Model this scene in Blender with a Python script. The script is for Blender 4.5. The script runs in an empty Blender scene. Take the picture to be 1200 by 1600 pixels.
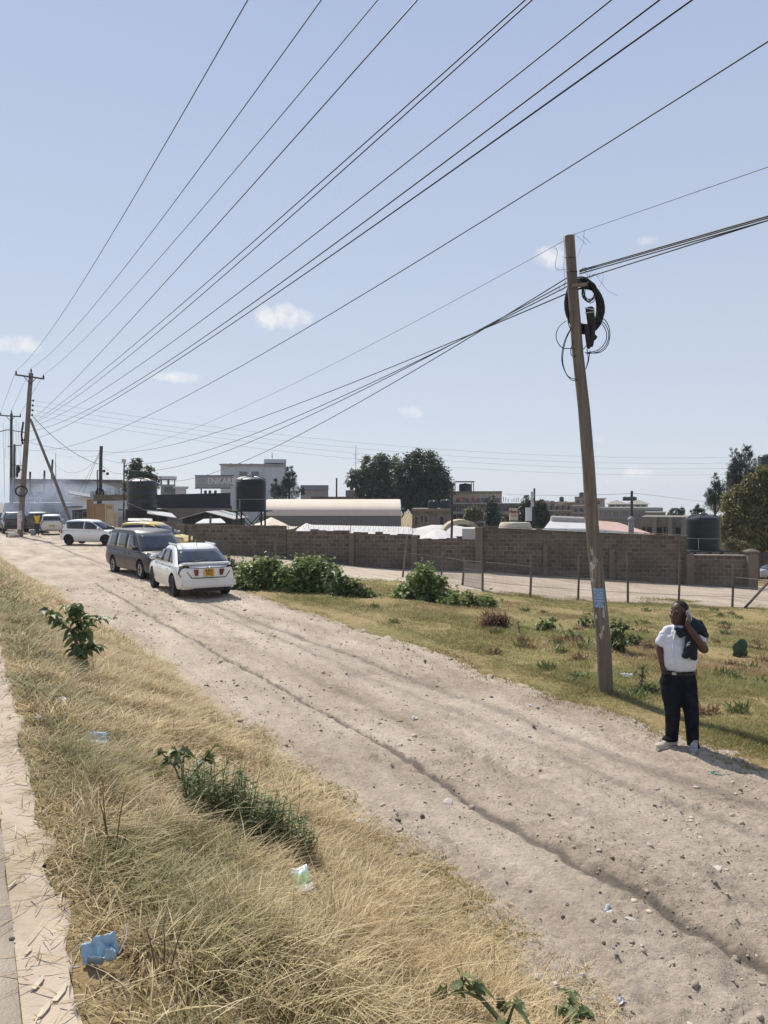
import bpy, bmesh, math, random
import numpy as np
from mathutils import Vector, Matrix, Euler

random.seed(7); rng = np.random.default_rng(11)
R = math.radians
scene = bpy.context.scene
COL = scene.collection

# ------------------------------------------------------------------ camera
H_CAM = 2.85                      # eye height above the dirt road (the footpath is 1.2 m above it)
PITCH = math.atan(20 / 1200)
cam_d = bpy.data.cameras.new("camera")
cam_d.sensor_fit = 'HORIZONTAL'; cam_d.sensor_width = 36; cam_d.lens = 36
cam_d.clip_start = 0.05; cam_d.clip_end = 5000
cam = bpy.data.objects.new("camera", cam_d); COL.objects.link(cam)
cam.location = (0, 0, H_CAM); cam.rotation_euler = (math.pi / 2 - PITCH, 0, 0)
scene.camera = cam

# ------------------------------------------------------------------ sun, sky, exposure
HAZE = 0.0003
SUN_EL = R(50)
SUN_H = Vector((-0.52, 0.854, 0)).normalized()
sun_vec = Vector((SUN_H.x * math.cos(SUN_EL), SUN_H.y * math.cos(SUN_EL), math.sin(SUN_EL)))
sd = bpy.data.lights.new("sun", 'SUN'); sd.energy = 4.1; sd.angle = R(0.75); sd.color = (1.0, 0.955, 0.88)
sun = bpy.data.objects.new("sun", sd); COL.objects.link(sun)
sun.rotation_euler = sun_vec.to_track_quat('Z', 'Y').to_euler()

world = bpy.data.worlds.new("World"); scene.world = world; world.use_nodes = True
nt = world.node_tree; nt.nodes.clear()
w_out = nt.nodes.new('ShaderNodeOutputWorld'); w_bg = nt.nodes.new('ShaderNodeBackground')
w_sky = nt.nodes.new('ShaderNodeTexSky'); w_sky.sky_type = 'NISHITA'; w_sky.sun_disc = False
w_sky.sun_elevation = SUN_EL; w_sky.sun_rotation = math.atan2(SUN_H.x, SUN_H.y)
w_sky.altitude = 1800; w_sky.air_density = 1.0; w_sky.dust_density = 1.2; w_sky.ozone_density = 1.0
w_bg.inputs['Strength'].default_value = 0.088
w_hs = nt.nodes.new('ShaderNodeHueSaturation'); w_hs.inputs['Saturation'].default_value = 1.0
# midday haze: the clear sky is washed with pale scattered light, paler towards the horizon
w_tc = nt.nodes.new('ShaderNodeTexCoord'); w_sp = nt.nodes.new('ShaderNodeSeparateXYZ'); nt.links.new(w_tc.outputs['Generated'], w_sp.inputs[0])
w_rp = nt.nodes.new('ShaderNodeValToRGB'); e_ = w_rp.color_ramp.elements
e_[0].position = 0.0; e_[0].color = (.585, .615, .665, 1); e_[1].position = 1.0; e_[1].color = (.24, .33, .54, 1)
for p_, c_ in ((.17, (.52, .575, .675, 1)), (.5, (.40, .475, .655, 1))): q_ = e_.new(p_); q_.color = c_
nt.links.new(w_sp.outputs[2], w_rp.inputs[0])
w_sc = nt.nodes.new('ShaderNodeVectorMath'); w_sc.operation = 'SCALE'; w_sc.inputs['Scale'].default_value = 10.0; nt.links.new(w_rp.outputs[0], w_sc.inputs[0])
w_mx = nt.nodes.new('ShaderNodeMix'); w_mx.data_type = 'RGBA'; w_mx.inputs[0].default_value = 0.85
nt.links.new(w_sky.outputs[0], w_mx.inputs[6]); nt.links.new(w_sc.outputs[0], w_mx.inputs[7]); nt.links.new(w_mx.outputs[2], w_hs.inputs['Color'])
nt.links.new(w_bg.outputs[0], w_out.inputs[0])
# a few small fair-weather clouds, each a soft noisy patch of the sky at its own bearing and height
def sky_clouds():
    tc = nt.nodes.new('ShaderNodeTexCoord')
    nz = nt.nodes.new('ShaderNodeTexNoise'); nz.inputs['Scale'].default_value = 42; nz.inputs['Detail'].default_value = 9
    nz.inputs['Roughness'].default_value = 0.62
    nt.links.new(tc.outputs['Generated'], nz.inputs['Vector'])
    total = None
    #        azimuth right of +Y (deg), elevation (deg), half width, half height, density
    for az, el, hw, hh, dn in [(-25.8, 10.3, 2.6, 0.8, 1.0), (-7.8, 13.3, 2.6, 1.2, 1.2), (-14.9, 8.7, 2.2, 0.55, 0.9),
                               (1.8, 6.5, 1.35, 0.75, 1.1), (12.3, 17.0, 2.0, 1.1, 1.0), (18.2, 1.9, 1.5, 0.6, 0.9),
                               (18.6, 17.6, 1.2, 0.5, 0.55), (15.8, 4.2, 0.6, 0.5, 0.7)]:
        a, e = R(az), R(el)
        c = Vector((math.sin(a) * math.cos(e), math.cos(a) * math.cos(e), math.sin(e)))
        r = Vector((math.cos(a), -math.sin(a), 0)); u = r.cross(c)
        acc = []
        for ax, hs in ((r, R(hw)), (u, R(hh))):
            d = nt.nodes.new('ShaderNodeVectorMath'); d.operation = 'DOT_PRODUCT'
            nt.links.new(tc.outputs['Generated'], d.inputs[0]); d.inputs[1].default_value = ax
            s_ = nt.nodes.new('ShaderNodeMath'); s_.operation = 'SUBTRACT'
            nt.links.new(d.outputs['Value'], s_.inputs[0]); s_.inputs[1].default_value = c.dot(ax)
            m = nt.nodes.new('ShaderNodeMath'); m.operation = 'DIVIDE'
            nt.links.new(s_.outputs[0], m.inputs[0]); m.inputs[1].default_value = hs
            p = nt.nodes.new('ShaderNodeMath'); p.operation = 'MULTIPLY'
            nt.links.new(m.outputs[0], p.inputs[0]); nt.links.new(m.outputs[0], p.inputs[1])
            acc.append(p)
        ad = nt.nodes.new('ShaderNodeMath'); ad.operation = 'ADD'
        nt.links.new(acc[0].outputs[0], ad.inputs[0]); nt.links.new(acc[1].outputs[0], ad.inputs[1])
        inv = nt.nodes.new('ShaderNodeMath'); inv.operation = 'SUBTRACT'; inv.inputs[0].default_value = 1.0
        nt.links.new(ad.outputs[0], inv.inputs[1])
        fw = nt.nodes.new('ShaderNodeVectorMath'); fw.operation = 'DOT_PRODUCT'
        nt.links.new(tc.outputs['Generated'], fw.inputs[0]); fw.inputs[1].default_value = c
        gt = nt.nodes.new('ShaderNodeMath'); gt.operation = 'GREATER_THAN'; gt.inputs[1].default_value = 0.5
        nt.links.new(fw.outputs['Value'], gt.inputs[0])
        # mask = clamp((inv*0.9 + noise - 0.72) * dn * 1.6)
        a1 = nt.nodes.new('ShaderNodeMath'); a1.operation = 'MULTIPLY_ADD'
        nt.links.new(inv.outputs[0], a1.inputs[0]); a1.inputs[1].default_value = 0.38
        nt.links.new(nz.outputs['Fac'], a1.inputs[2])
        a2 = nt.nodes.new('ShaderNodeMath'); a2.operation = 'SUBTRACT'; a2.inputs[1].default_value = 0.63
        nt.links.new(a1.outputs[0], a2.inputs[0])
        a3 = nt.nodes.new('ShaderNodeMath'); a3.operation = 'MULTIPLY'; a3.inputs[1].default_value = dn * 3.2; a3.use_clamp = True
        nt.links.new(a2.outputs[0], a3.inputs[0])
        a4 = nt.nodes.new('ShaderNodeMath'); a4.operation = 'MULTIPLY'
        nt.links.new(a3.outputs[0], a4.inputs[0]); nt.links.new(gt.outputs[0], a4.inputs[1])
        if total is None: total = a4
        else:
            mx = nt.nodes.new('ShaderNodeMath'); mx.operation = 'MAXIMUM'
            nt.links.new(total.outputs[0], mx.inputs[0]); nt.links.new(a4.outputs[0], mx.inputs[1]); total = mx
    mix = nt.nodes.new('ShaderNodeMix'); mix.data_type = 'RGBA'
    sc = nt.nodes.new('ShaderNodeMath'); sc.operation = 'MULTIPLY'; sc.inputs[1].default_value = 0.9
    nt.links.new(total.outputs[0], sc.inputs[0])
    nt.links.new(sc.outputs[0], mix.inputs[0]); nt.links.new(w_hs.outputs[0], mix.inputs[6])
    mix.inputs[7].default_value = (7.6, 7.6, 7.7, 1)
    nt.links.new(mix.outputs[2], w_bg.inputs['Color'])
sky_clouds()
vs = scene.view_settings
vs.view_transform = 'Standard'; vs.look = 'None'; vs.exposure = 0.42; vs.gamma = 1.0; vs.use_curve_mapping = False
scene.display_settings.display_device = 'sRGB'
scene.cycles.use_denoising = True
scene.cycles.max_bounces = 6; scene.cycles.transparent_max_bounces = 8
scene.cycles.volume_bounces = 0

# ------------------------------------------------------------------ projection helpers (layout of the place from the photo's sight lines)
CP, SP = math.cos(PITCH), math.sin(PITCH)
def ray(px, py):
    a, b = px - 600.0, 800.0 - py
    return Vector((a, 1200 * CP + b * SP, -1200 * SP + b * CP))
def P(px, py, Y):
    d = ray(px, py); k = Y / d.y
    return Vector((d.x * k, Y, H_CAM + d.z * k))
def proj(p):
    x, y, z = p[0], p[1], p[2] - H_CAM
    dep = y * CP - z * SP; up = y * SP + z * CP
    return 600 + 1200 * x / dep, 800 - 1200 * up / dep
TH = R(28.6); ST, CT = math.sin(TH), math.cos(TH)        # the road runs 28.6 degrees left of the view
def st(X, Y): return -ST * X + CT * Y, CT * X + ST * Y
def xy(s, t): return -ST * s + CT * t, CT * s + ST * t

# ------------------------------------------------------------------ noise
_RT = rng.random((256, 256))
def vn(x, y, o=0):
    x = np.asarray(x, float) + o * 17.3; y = np.asarray(y, float) + o * 31.7
    xi = np.floor(x).astype(int); yi = np.floor(y).astype(int)
    fx = x - xi; fy = y - yi
    fx = fx * fx * (3 - 2 * fx); fy = fy * fy * (3 - 2 * fy)
    a = _RT[xi & 255, yi & 255]; b = _RT[(xi + 1) & 255, yi & 255]
    c = _RT[xi & 255, (yi + 1) & 255]; d = _RT[(xi + 1) & 255, (yi + 1) & 255]
    return (a * (1 - fx) + b * fx) * (1 - fy) + (c * (1 - fx) + d * fx) * fy
def fbm(x, y, n=4, o=0):
    v = 0; a = 0.5; f = 1.0; s = 0
    for i in range(n):
        v = v + a * vn(np.asarray(x) * f, np.asarray(y) * f, o + i); s += a; a *= 0.5; f *= 2.03
    return v / s

# ------------------------------------------------------------------ terrain
def vh(s): return np.interp(s, [-50, 18, 34, 55], [1.2, 1.2, 0.75, 0.12])
def te(s): return np.interp(s, [0, 15, 22, 30, 42], [2.95, 2.95, 2.55, 2.05, 1.5])
def gz(X, Y, rough=True):
    X = np.asarray(X, float); Y = np.asarray(Y, float)
    s, t = st(X, Y)
    z = np.interp(t, [7.4, 10, 15, 20, 25, 35, 70, 90, 200, 600, 3000], [0, -0.06, -0.46, -1.0, -1.18, -1.75, -5.0, -5.8, -9, -20, -85])
    f = np.clip((t - 0.35) / (te(s) - 0.35), 0, 1)
    f = f * 0.75 + 0.25 * f * f * (3 - 2 * f)
    z = z + vh(s) * (1 - f)
    if rough:
        m = np.clip((t - 7.6) / 1.5, 0, 1) * np.clip((33 - Y) / 5, 0, 1)
        z = z + (fbm(X * 0.6, Y * 0.6, 4, 3) - 0.5) * 0.22 * m
        m2 = np.clip((t - 0.4) / 0.4, 0, 1) * np.clip((te(s) - t) / 0.6, 0, 1)
        z = z + (fbm(X * 2.2, Y * 2.2, 3, 5) - 0.5) * 0.12 * m2
    return z
def gzf(x, y): return float(gz(x, y))
def G(px, py):
    d = ray(px, py); d = d / d.y
    Y = 1.5
    while Y < 400:
        p = Vector((d.x * Y, Y, H_CAM + d.z * Y))
        if p.z < gzf(p.x, p.y):
            a, b = Y - 0.25 if Y > 1.8 else 1.2, Y
            for _ in range(16):
                m = (a + b) / 2; q = Vector((d.x * m, m, H_CAM + d.z * m))
                if q.z < gzf(q.x, q.y): b = m
                else: a = m
            return Vector((d.x * b, b, gzf(d.x * b, b)))
        Y += 0.25 if Y > 1.8 else 0.1
    return Vector((d.x * 100, 100, gzf(d.x * 100, 100)))

# ------------------------------------------------------------------ materials
def _nt(name):
    m = bpy.data.materials.new(name); m.use_nodes = True
    t = m.node_tree; b = t.nodes['Principled BSDF']
    return m, t, b
def N(t, typ, **kw):
    n = t.nodes.new(typ)
    for k, v in kw.items():
        if k in n.inputs: n.inputs[k].default_value = v
        else: setattr(n, k, v)
    return n
def ramp(t, fac, stops):
    r = t.nodes.new('ShaderNodeValToRGB'); e = r.color_ramp.elements
    while len(e) > 1: e.remove(e[0])
    e[0].position = stops[0][0]; e[0].color = (*stops[0][1], 1)
    for p, c in stops[1:]:
        q = e.new(p); q.color = (*c, 1)
    t.links.new(fac, r.inputs[0]); return r
_mc = {}
def M(name, col, rough=0.8, var=0.18, scale=6.0, bump=0.15, bscale=None, metal=0.0, spec=0.4, coat=0.0, dirt=None, dscale=2.0, damt=0.5, stretch=None):
    """plain surface: noise-varied colour, optional patches of a second colour, fine bump"""
    if name in _mc: return _mc[name]
    m, t, b = _nt(name)
    tc = N(t, 'ShaderNodeTexCoord'); src = tc.outputs['Object']
    if stretch:
        mp = N(t, 'ShaderNodeMapping'); mp.inputs['Scale'].default_value = stretch
        t.links.new(src, mp.inputs[0]); src = mp.outputs[0]
    n1 = N(t, 'ShaderNodeTexNoise', Scale=scale, Detail=6.0, Roughness=0.6); t.links.new(src, n1.inputs['Vector'])
    lo = tuple(max(0, c * (1 - var)) for c in col); hi = tuple(min(1, c * (1 + var)) for c in col)
    r = ramp(t, n1.outputs['Fac'], [(0.3, lo), (0.7, hi)])
    out = r.outputs[0]
    if dirt:
        n2 = N(t, 'ShaderNodeTexNoise', Scale=dscale, Detail=8.0, Roughness=0.7); t.links.new(src, n2.inputs['Vector'])
        r2 = ramp(t, n2.outputs['Fac'], [(0.48, (0, 0, 0)), (0.68, (damt, damt, damt))])
        mx = N(t, 'ShaderNodeMix', data_type='RGBA'); t.links.new(r2.outputs[0], mx.inputs[0]); t.links.new(out, mx.inputs[6])
        mx.inputs[7].default_value = (*dirt, 1); out = mx.outputs[2]
    t.links.new(out, b.inputs['Base Color'])
    b.inputs['Roughness'].default_value = rough; b.inputs['Metallic'].default_value = metal
    b.inputs['Specular IOR Level'].default_value = spec; b.inputs['Coat Weight'].default_value = coat
    if bump:
        n3 = N(t, 'ShaderNodeTexNoise', Scale=bscale or scale * 6, Detail=5.0); t.links.new(src, n3.inputs['Vector'])
        bp = N(t, 'ShaderNodeBump', Strength=bump, Distance=0.02); t.links.new(n3.outputs['Fac'], bp.inputs['Height'])
        t.links.new(bp.outputs[0], b.inputs['Normal'])
    _mc[name] = m; return m
def M_glass(name, col=(0.02, 0.025, 0.03), rough=0.05):
    if name in _mc: return _mc[name]
    m, t, b = _nt(name)
    tc = N(t, 'ShaderNodeTexCoord'); n1 = N(t, 'ShaderNodeTexNoise', Scale=3.0, Detail=3.0); t.links.new(tc.outputs['Object'], n1.inputs['Vector'])
    r = ramp(t, n1.outputs['Fac'], [(0.3, tuple(c * .7 for c in col)), (0.7, tuple(c * 1.3 for c in col))]); t.links.new(r.outputs[0], b.inputs['Base Color'])
    b.inputs['Roughness'].default_value = rough; b.inputs['Specular IOR Level'].default_value = 0.8
    _mc[name] = m; return m
def M_leaf(name, trans=0.35, rough=0.55, spec=0.35):
    """blades and leaves: colour stored per leaf in attribute 'col', thin and translucent"""
    if name in _mc: return _mc[name]
    m, t, b = _nt(name)
    at = N(t, 'ShaderNodeAttribute', attribute_name='col')
    t.links.new(at.outputs['Color'], b.inputs['Base Color'])
    b.inputs['Roughness'].default_value = rough; b.inputs['Specular IOR Level'].default_value = spec
    tr = N(t, 'ShaderNodeBsdfTranslucent'); t.links.new(at.outputs['Color'], tr.inputs['Color'])
    ms = N(t, 'ShaderNodeMixShader'); ms.inputs[0].default_value = trans
    t.links.new(b.outputs[0], ms.inputs[1]); t.links.new(tr.outputs[0], ms.inputs[2])
    t.links.new(ms.outputs[0], t.nodes['Material Output'].inputs[0])
    _mc[name] = m; return m

# ------------------------------------------------------------------ mesh helpers
class MB:
    """collects verts/faces for ONE mesh object"""
    def __init__(s): s.v = []; s.f = []; s.mi = []; s.cm = 0
    def add(s, vs, fs):
        o = len(s.v); s.v.extend([tuple(p) for p in vs]); s.f.extend([tuple(i + o for i in f) for f in fs]); s.mi.extend([s.cm] * len(fs)); return s
    def box(s, c, size, rz=0.0, rot=None):
        hx, hy, hz = size[0] / 2, size[1] / 2, size[2] / 2
        vs = [Vector((x, y, z)) for x in (-hx, hx) for y in (-hy, hy) for z in (-hz, hz)]
        m = (rot.to_matrix() if isinstance(rot, Euler) else rot.to_3x3()) if rot is not None else Matrix.Rotation(rz, 3, 'Z')
        vs = [m @ p + Vector(c) for p in vs]
        return s.add(vs, [(0, 1, 3, 2), (4, 6, 7, 5), (0, 4, 5, 1), (2, 3, 7, 6), (0, 2, 6, 4), (1, 5, 7, 3)])
    def bbox(s, c, size, bev, rz=0.0):
        """box with chamfered vertical and top edges"""
        bm = bmesh.new(); bmesh.ops.create_cube(bm, size=1)
        bmesh.ops.scale(bm, vec=size, verts=bm.verts)
        bmesh.ops.bevel(bm, geom=bm.edges[:], offset=bev, segments=2, affect='EDGES')
        m = Matrix.Translation(c) @ Matrix.Rotation(rz, 4, 'Z')
        bm.transform(m); bm.verts.index_update()
        s.add([v.co.copy() for v in bm.verts], [[v.index for v in f.verts] for f in bm.faces]); bm.free(); return s
    def tube(s, pts, r, n=8, cap=True):
        pts = [Vector(p) for p in pts]; rs = r if hasattr(r, '__len__') else [r] * len(pts)
        rings = []; up0 = None
        for i, p in enumerate(pts):
            a = pts[max(0, i - 1)]; b = pts[min(len(pts) - 1, i + 1)]; d = (b - a)
            if d.length < 1e-9: d = Vector((0, 0, 1))
            d.normalize()
            if up0 is None or abs(up0.dot(d)) > 0.98: up0 = Vector((0, 0, 1)) if abs(d.z) < 0.9 else Vector((1, 0, 0))
            e1 = (up0 - d * up0.dot(d)).normalized(); e2 = d.cross(e1); up0 = e1
            rings.append([p + (e1 * math.cos(2 * math.pi * k / n) + e2 * math.sin(2 * math.pi * k / n)) * rs[i] for k in range(n)])
        vs = [q for rg in rings for q in rg]; fs = []
        for i in range(len(pts) - 1):
            for k in range(n):
                a = i * n + k; b = i * n + (k + 1) % n; fs.append((a, b, b + n, a + n))
        if cap: fs.append(tuple(range(n - 1, -1, -1))); fs.append(tuple((len(pts) - 1) * n + k for k in range(n)))
        return s.add(vs, fs)
    def lathe(s, prof, n=24, c=(0, 0, 0), axis='z'):
        vs = []; fs = []
        for r, z in prof:
            for k in range(n):
                a = 2 * math.pi * k / n
                if axis == 'z': vs.append((c[0] + r * math.cos(a), c[1] + r * math.sin(a), c[2] + z))
                elif axis == 'y': vs.append((c[0] + r * math.cos(a), c[1] + z, c[2] + r * math.sin(a)))
                else: vs.append((c[0] + z, c[1] + r * math.cos(a), c[2] + r * math.sin(a)))
        for i in range(len(prof) - 1):
            for k in range(n):
                a = i * n + k; b = i * n + (k + 1) % n; fs.append((a, b, b + n, a + n))
        return s.add(vs, fs)
    def ball(s, c, r, n=10, m=6, rot=None):
        rx, ry, rz = r if hasattr(r, '__len__') else (r, r, r)
        vs = []; fs = []; R3 = (rot.to_matrix() if isinstance(rot, Euler) else rot.to_3x3()) if rot is not None else Matrix.Identity(3)
        for i in range(m + 1):
            th = math.pi * i / m
            for k in range(n):
                a = 2 * math.pi * k / n
                vs.append(Vector(c) + R3 @ Vector((rx * math.sin(th) * math.cos(a), ry * math.sin(th) * math.sin(a), rz * math.cos(th))))
        for i in range(m):
            for k in range(n):
                a = i * n + k; b = i * n + (k + 1) % n; fs.append((a, a + n, b + n, b))
        return s.add(vs, fs)
    def prism(s, poly, thick, frame):
        """2-D polygon (u,v) extruded by thick along w; frame = (origin, eu, ev, ew)"""
        o, eu, ev, ew = [Vector(q) for q in frame]; n = len(poly)
        a = [o + eu * u + ev * v for u, v in poly]; b = [p + ew * thick for p in a]
        fs = [tuple(range(n - 1, -1, -1)), tuple(range(n, 2 * n))] + [(i, (i + 1) % n, (i + 1) % n + n, i + n) for i in range(n)]
        return s.add(a + b, fs)
    def grid(s, pts):
        h, w = len(pts), len(pts[0])
        return s.add([p for row in pts for p in row], [(i * w + j, i * w + j + 1, (i + 1) * w + j + 1, (i + 1) * w + j) for i in range(h - 1) for j in range(w - 1)])
    def build(s, name, mat, parent=None, smooth=None, fix=True):
        me = bpy.data.meshes.new(name); me.from_pydata(s.v, [], s.f)
        mats = mat if isinstance(mat, (list, tuple)) else [mat]
        for m in mats: me.materials.append(m)
        if len(mats) > 1: me.polygons.foreach_set('material_index', np.array(s.mi, np.int32))
        if fix:
            bm = bmesh.new(); bm.from_mesh(me); bmesh.ops.recalc_face_normals(bm, faces=bm.faces); bm.to_mesh(me); bm.free()
        if smooth is not None:
            me.polygons.foreach_set('use_smooth', np.ones(len(me.polygons), bool)); me.set_sharp_from_angle(angle=R(smooth))
        me.update()
        o = bpy.data.objects.new(name, me); COL.objects.link(o)
        if parent is not None: o.parent = parent
        return o
def thing(name, label, cat, loc=(0, 0, 0), rotz=0.0, group=None):
    o = bpy.data.objects.new(name, None); COL.objects.link(o); o.empty_display_size = 0.3
    o.location = loc; o.rotation_euler = (0, 0, rotz); tag(o, label, cat, group); return o
def tag(o, label, cat=None, group=None, kind=None):
    if label: o['label'] = label
    if cat: o['category'] = cat
    if group: o['group'] = group
    if kind: o['kind'] = kind
    return o
def copy_tree(o, parent=None):
    c = o.copy(); COL.objects.link(c); c.parent = parent
    for ch in list(o.children): copy_tree(ch, c)
    return c
def np_mesh(name, V, F, mat, col=None, smooth=False, parent=None):
    """V (n,3) float, F list of index arrays (tri or quad blocks, each (k,3) or (k,4)), col (n,3)"""
    me = bpy.data.meshes.new(name)
    tot = sum(len(f) for f in F); loops = np.concatenate([f.ravel() for f in F]).astype(np.int32)
    sizes = np.concatenate([np.full(len(f), f.shape[1], np.int32) for f in F])
    starts = np.concatenate([[0], np.cumsum(sizes)[:-1]]).astype(np.int32)
    me.vertices.add(len(V)); me.vertices.foreach_set('co', np.ascontiguousarray(V, np.float32).ravel())
    me.loops.add(len(loops)); me.loops.foreach_set('vertex_index', loops)
    me.polygons.add(tot); me.polygons.foreach_set('loop_start', starts)
    try: me.polygons.foreach_set('loop_total', sizes)
    except Exception: pass
    if smooth: me.polygons.foreach_set('use_smooth', np.ones(tot, bool))
    if col is not None:
        a = me.attributes.new('col', 'FLOAT_COLOR', 'POINT')
        c4 = np.ones((len(V), 4), np.float32); c4[:, :col.shape[1]] = col; a.data.foreach_set('color', c4.ravel())
    me.materials.append(mat); me.update(calc_edges=True); me.validate()
    o = bpy.data.objects.new(name, me); COL.objects.link(o)
    if parent is not None: o.parent = parent
    return o
def text(name, body, size, mat, loc, rot, parent=None, ext=0.004, align='CENTER', bold=0.0):
    c = bpy.data.curves.new(name, 'FONT'); c.body = body; c.size = size; c.extrude = ext; c.align_x = align; c.align_y = 'CENTER'; c.offset = bold
    c.materials.append(mat); o = bpy.data.objects.new(name, c); COL.objects.link(o)
    dg = bpy.context.evaluated_depsgraph_get(); dg.update(); me = bpy.data.meshes.new_from_object(o.evaluated_get(dg))
    bpy.data.objects.remove(o); o = bpy.data.objects.new(name, me); COL.objects.link(o)
    o.location = loc; o.rotation_euler = rot
    if parent is not None: o.parent = parent
    return o
def baked(o, mods):
    """apply the given modifiers now, so the object is a plain mesh"""
    for typ, kw in mods:
        m = o.modifiers.new(typ.lower(), typ)
        for k, v in kw.items(): setattr(m, k, v)
    dg = bpy.context.evaluated_depsgraph_get(); dg.update()
    me = bpy.data.meshes.new_from_object(o.evaluated_get(dg)); old = o.data
    o.modifiers.clear(); o.data = me; bpy.data.meshes.remove(old); return o
# ------------------------------------------------------------------ ground, dirt road, footpath, track
def growth(a, b, d0, k):
    out = [a]; d = d0
    while out[-1] < b: out.append(out[-1] + d); d *= k
    return out
def axis_s():
    l = [-v for v in growth(0, 60, 0.5, 1.25)][::-1]
    return np.array(l[:-1] + list(np.arange(0, 8, 0.12)) + list(np.arange(8, 26, 0.28)) + list(np.arange(26, 60, 0.6)) + growth(60, 1500, 0.8, 1.13))
def axis_t():
    l = [-v for v in growth(2.0, 700, 0.6, 1.25)][::-1]
    return np.array(l[:-1] + list(np.arange(-2.0, 0.2, 0.4)) + list(np.arange(0.2, 3.3, 0.08)) + list(np.arange(3.3, 7.2, 0.5)) + list(np.arange(7.2, 22, 0.25)) + list(np.arange(22, 40, 0.5)) + growth(40, 1500, 0.7, 1.15))
def quads(h, w, off=0):
    i = np.arange(h - 1)[:, None] * w + np.arange(w - 1)[None, :]
    return (np.stack([i, i + 1, i + w + 1, i + w], -1).reshape(-1, 4) + off)

S, T = np.meshgrid(axis_s(), axis_t(), indexing='ij')
X, Y = xy(S, T); Z = gz(X, Y)
edge_r = 7.35 + (fbm(S * 0.8, S * 0 + 3, 4) - 0.5) * 0.9
lip = np.clip((T - edge_r) / 0.35, 0, 1)
Z = np.where((T > 7.0) & (T < 60), Z + (lip - 0.5) * 0.07 + 0.0, Z)
Z = np.where(T < 0.34, Z - 0.018, Z)                                   # under the footpath slab
sink = np.clip((T - te(S) - 0.15 - (fbm(S * 1.3, T * 1.3, 3, 9) - .5) * .8) / 0.25, 0, 1) * np.clip((7.15 - T) / 0.2, 0, 1)
Z = Z - 0.10 * sink
def mat_soil():
    m, t, b = _nt('dry_soil')
    tc = N(t, 'ShaderNodeTexCoord'); o = tc.outputs['Object']
    n1 = N(t, 'ShaderNodeTexNoise', Scale=0.35, Detail=8.0, Roughness=0.65); t.links.new(o, n1.inputs['Vector'])
    r1 = ramp(t, n1.outputs['Fac'], [(0.32, (0.17, 0.165, 0.065)), (0.47, (0.26, 0.215, 0.10)), (0.6, (0.34, 0.25, 0.135)), (0.75, (0.22, 0.205, 0.085))])
    n2 = N(t, 'ShaderNodeTexNoise', Scale=9.0, Detail=8.0, Roughness=0.75); t.links.new(o, n2.inputs['Vector'])
    r2 = ramp(t, n2.outputs['Fac'], [(0.3, (0.62, 0.6, 0.56)), (0.7, (1.35, 1.32, 1.25))])
    mx = N(t, 'ShaderNodeMix', data_type='RGBA', blend_type='MULTIPLY'); mx.inputs[0].default_value = 1
    t.links.new(r1.outputs[0], mx.inputs[6]); t.links.new(r2.outputs[0], mx.inputs[7])
    t.links.new(mx.outputs[2], b.inputs['Base Color']); b.inputs['Roughness'].default_value = 0.95; b.inputs['Specular IOR Level'].default_value = 0.1
    bp = N(t, 'ShaderNodeBump', Strength=0.9, Distance=0.05); t.links.new(n2.outputs['Fac'], bp.inputs['Height']); t.links.new(bp.outputs[0], b.inputs['Normal'])
    return m
V = np.stack([X, Y, Z], -1).reshape(-1, 3)
ground = np_mesh('ground', V, [quads(*S.shape)], mat_soil(), smooth=True); tag(ground, 'dry grassy ground sloping down from the road', kind='structure')

# shallow furrow running along the road, coloured darker, traced on the ground
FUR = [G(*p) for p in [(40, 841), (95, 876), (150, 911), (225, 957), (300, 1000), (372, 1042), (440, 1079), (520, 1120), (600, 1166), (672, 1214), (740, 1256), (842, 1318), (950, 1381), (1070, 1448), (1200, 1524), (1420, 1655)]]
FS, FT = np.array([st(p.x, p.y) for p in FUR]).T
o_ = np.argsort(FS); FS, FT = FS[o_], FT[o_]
POT = [G(770, 1192), G(735, 1178), G(820, 1200), G(380, 1000), G(470, 998), G(705, 1096)]
def road_z(S, T):
    X, Y = xy(S, T)
    z = (fbm(S * 0.45, T * 0.9, 4, 1) - 0.5) * 0.10 + (fbm(S * 2.6, T * 3.4, 4, 2) - 0.5) * 0.05
    z += np.abs(fbm(S * 7, T * 9, 3, 4) - 0.5) * 0.085 * (0.3 + 1.3 * fbm(S * .8, T * 1.4, 2, 15)) + (fbm(S * 19, T * 21, 2, 6) - 0.5) * 0.06 * (0.3 + 1.6 * np.clip(fbm(S * 1.1, T * 1.7, 2, 16) - .25, 0, 1))
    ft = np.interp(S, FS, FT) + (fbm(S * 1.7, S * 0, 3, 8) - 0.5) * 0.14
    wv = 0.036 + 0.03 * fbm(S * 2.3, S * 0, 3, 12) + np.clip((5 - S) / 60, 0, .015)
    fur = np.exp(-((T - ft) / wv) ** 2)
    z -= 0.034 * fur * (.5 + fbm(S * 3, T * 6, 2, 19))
    rut = np.exp(-((T - 3.75) / 0.35) ** 2) + np.exp(-((T - 5.5) / 0.4) ** 2)
    z -= 0.007 * rut * (0.4 + fbm(S * .4, T, 2, 14))
    dirt = fur.copy()  # furrow mask, sets where the road colour goes darker
    for i, p in enumerate(POT):
        ps, pt = st(p.x, p.y)
        d = ((S - ps) / (0.55 if i < 3 else 0.4)) ** 2 + ((T - pt) / 0.22) ** 2
        k = np.exp(-d); z += k * (np.abs(fbm(S * 7, T * 9, 3, 20 + i) - 0.5) * 0.28 - 0.05)
    return z, dirt, rut
ss = [0.2]
while ss[-1] < 75: ss.append(ss[-1] + min(max(0.028, ss[-1] * 0.0085), 0.5))
ss = np.array(list(np.arange(-12, 0.2, 0.4)) + ss)
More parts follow.
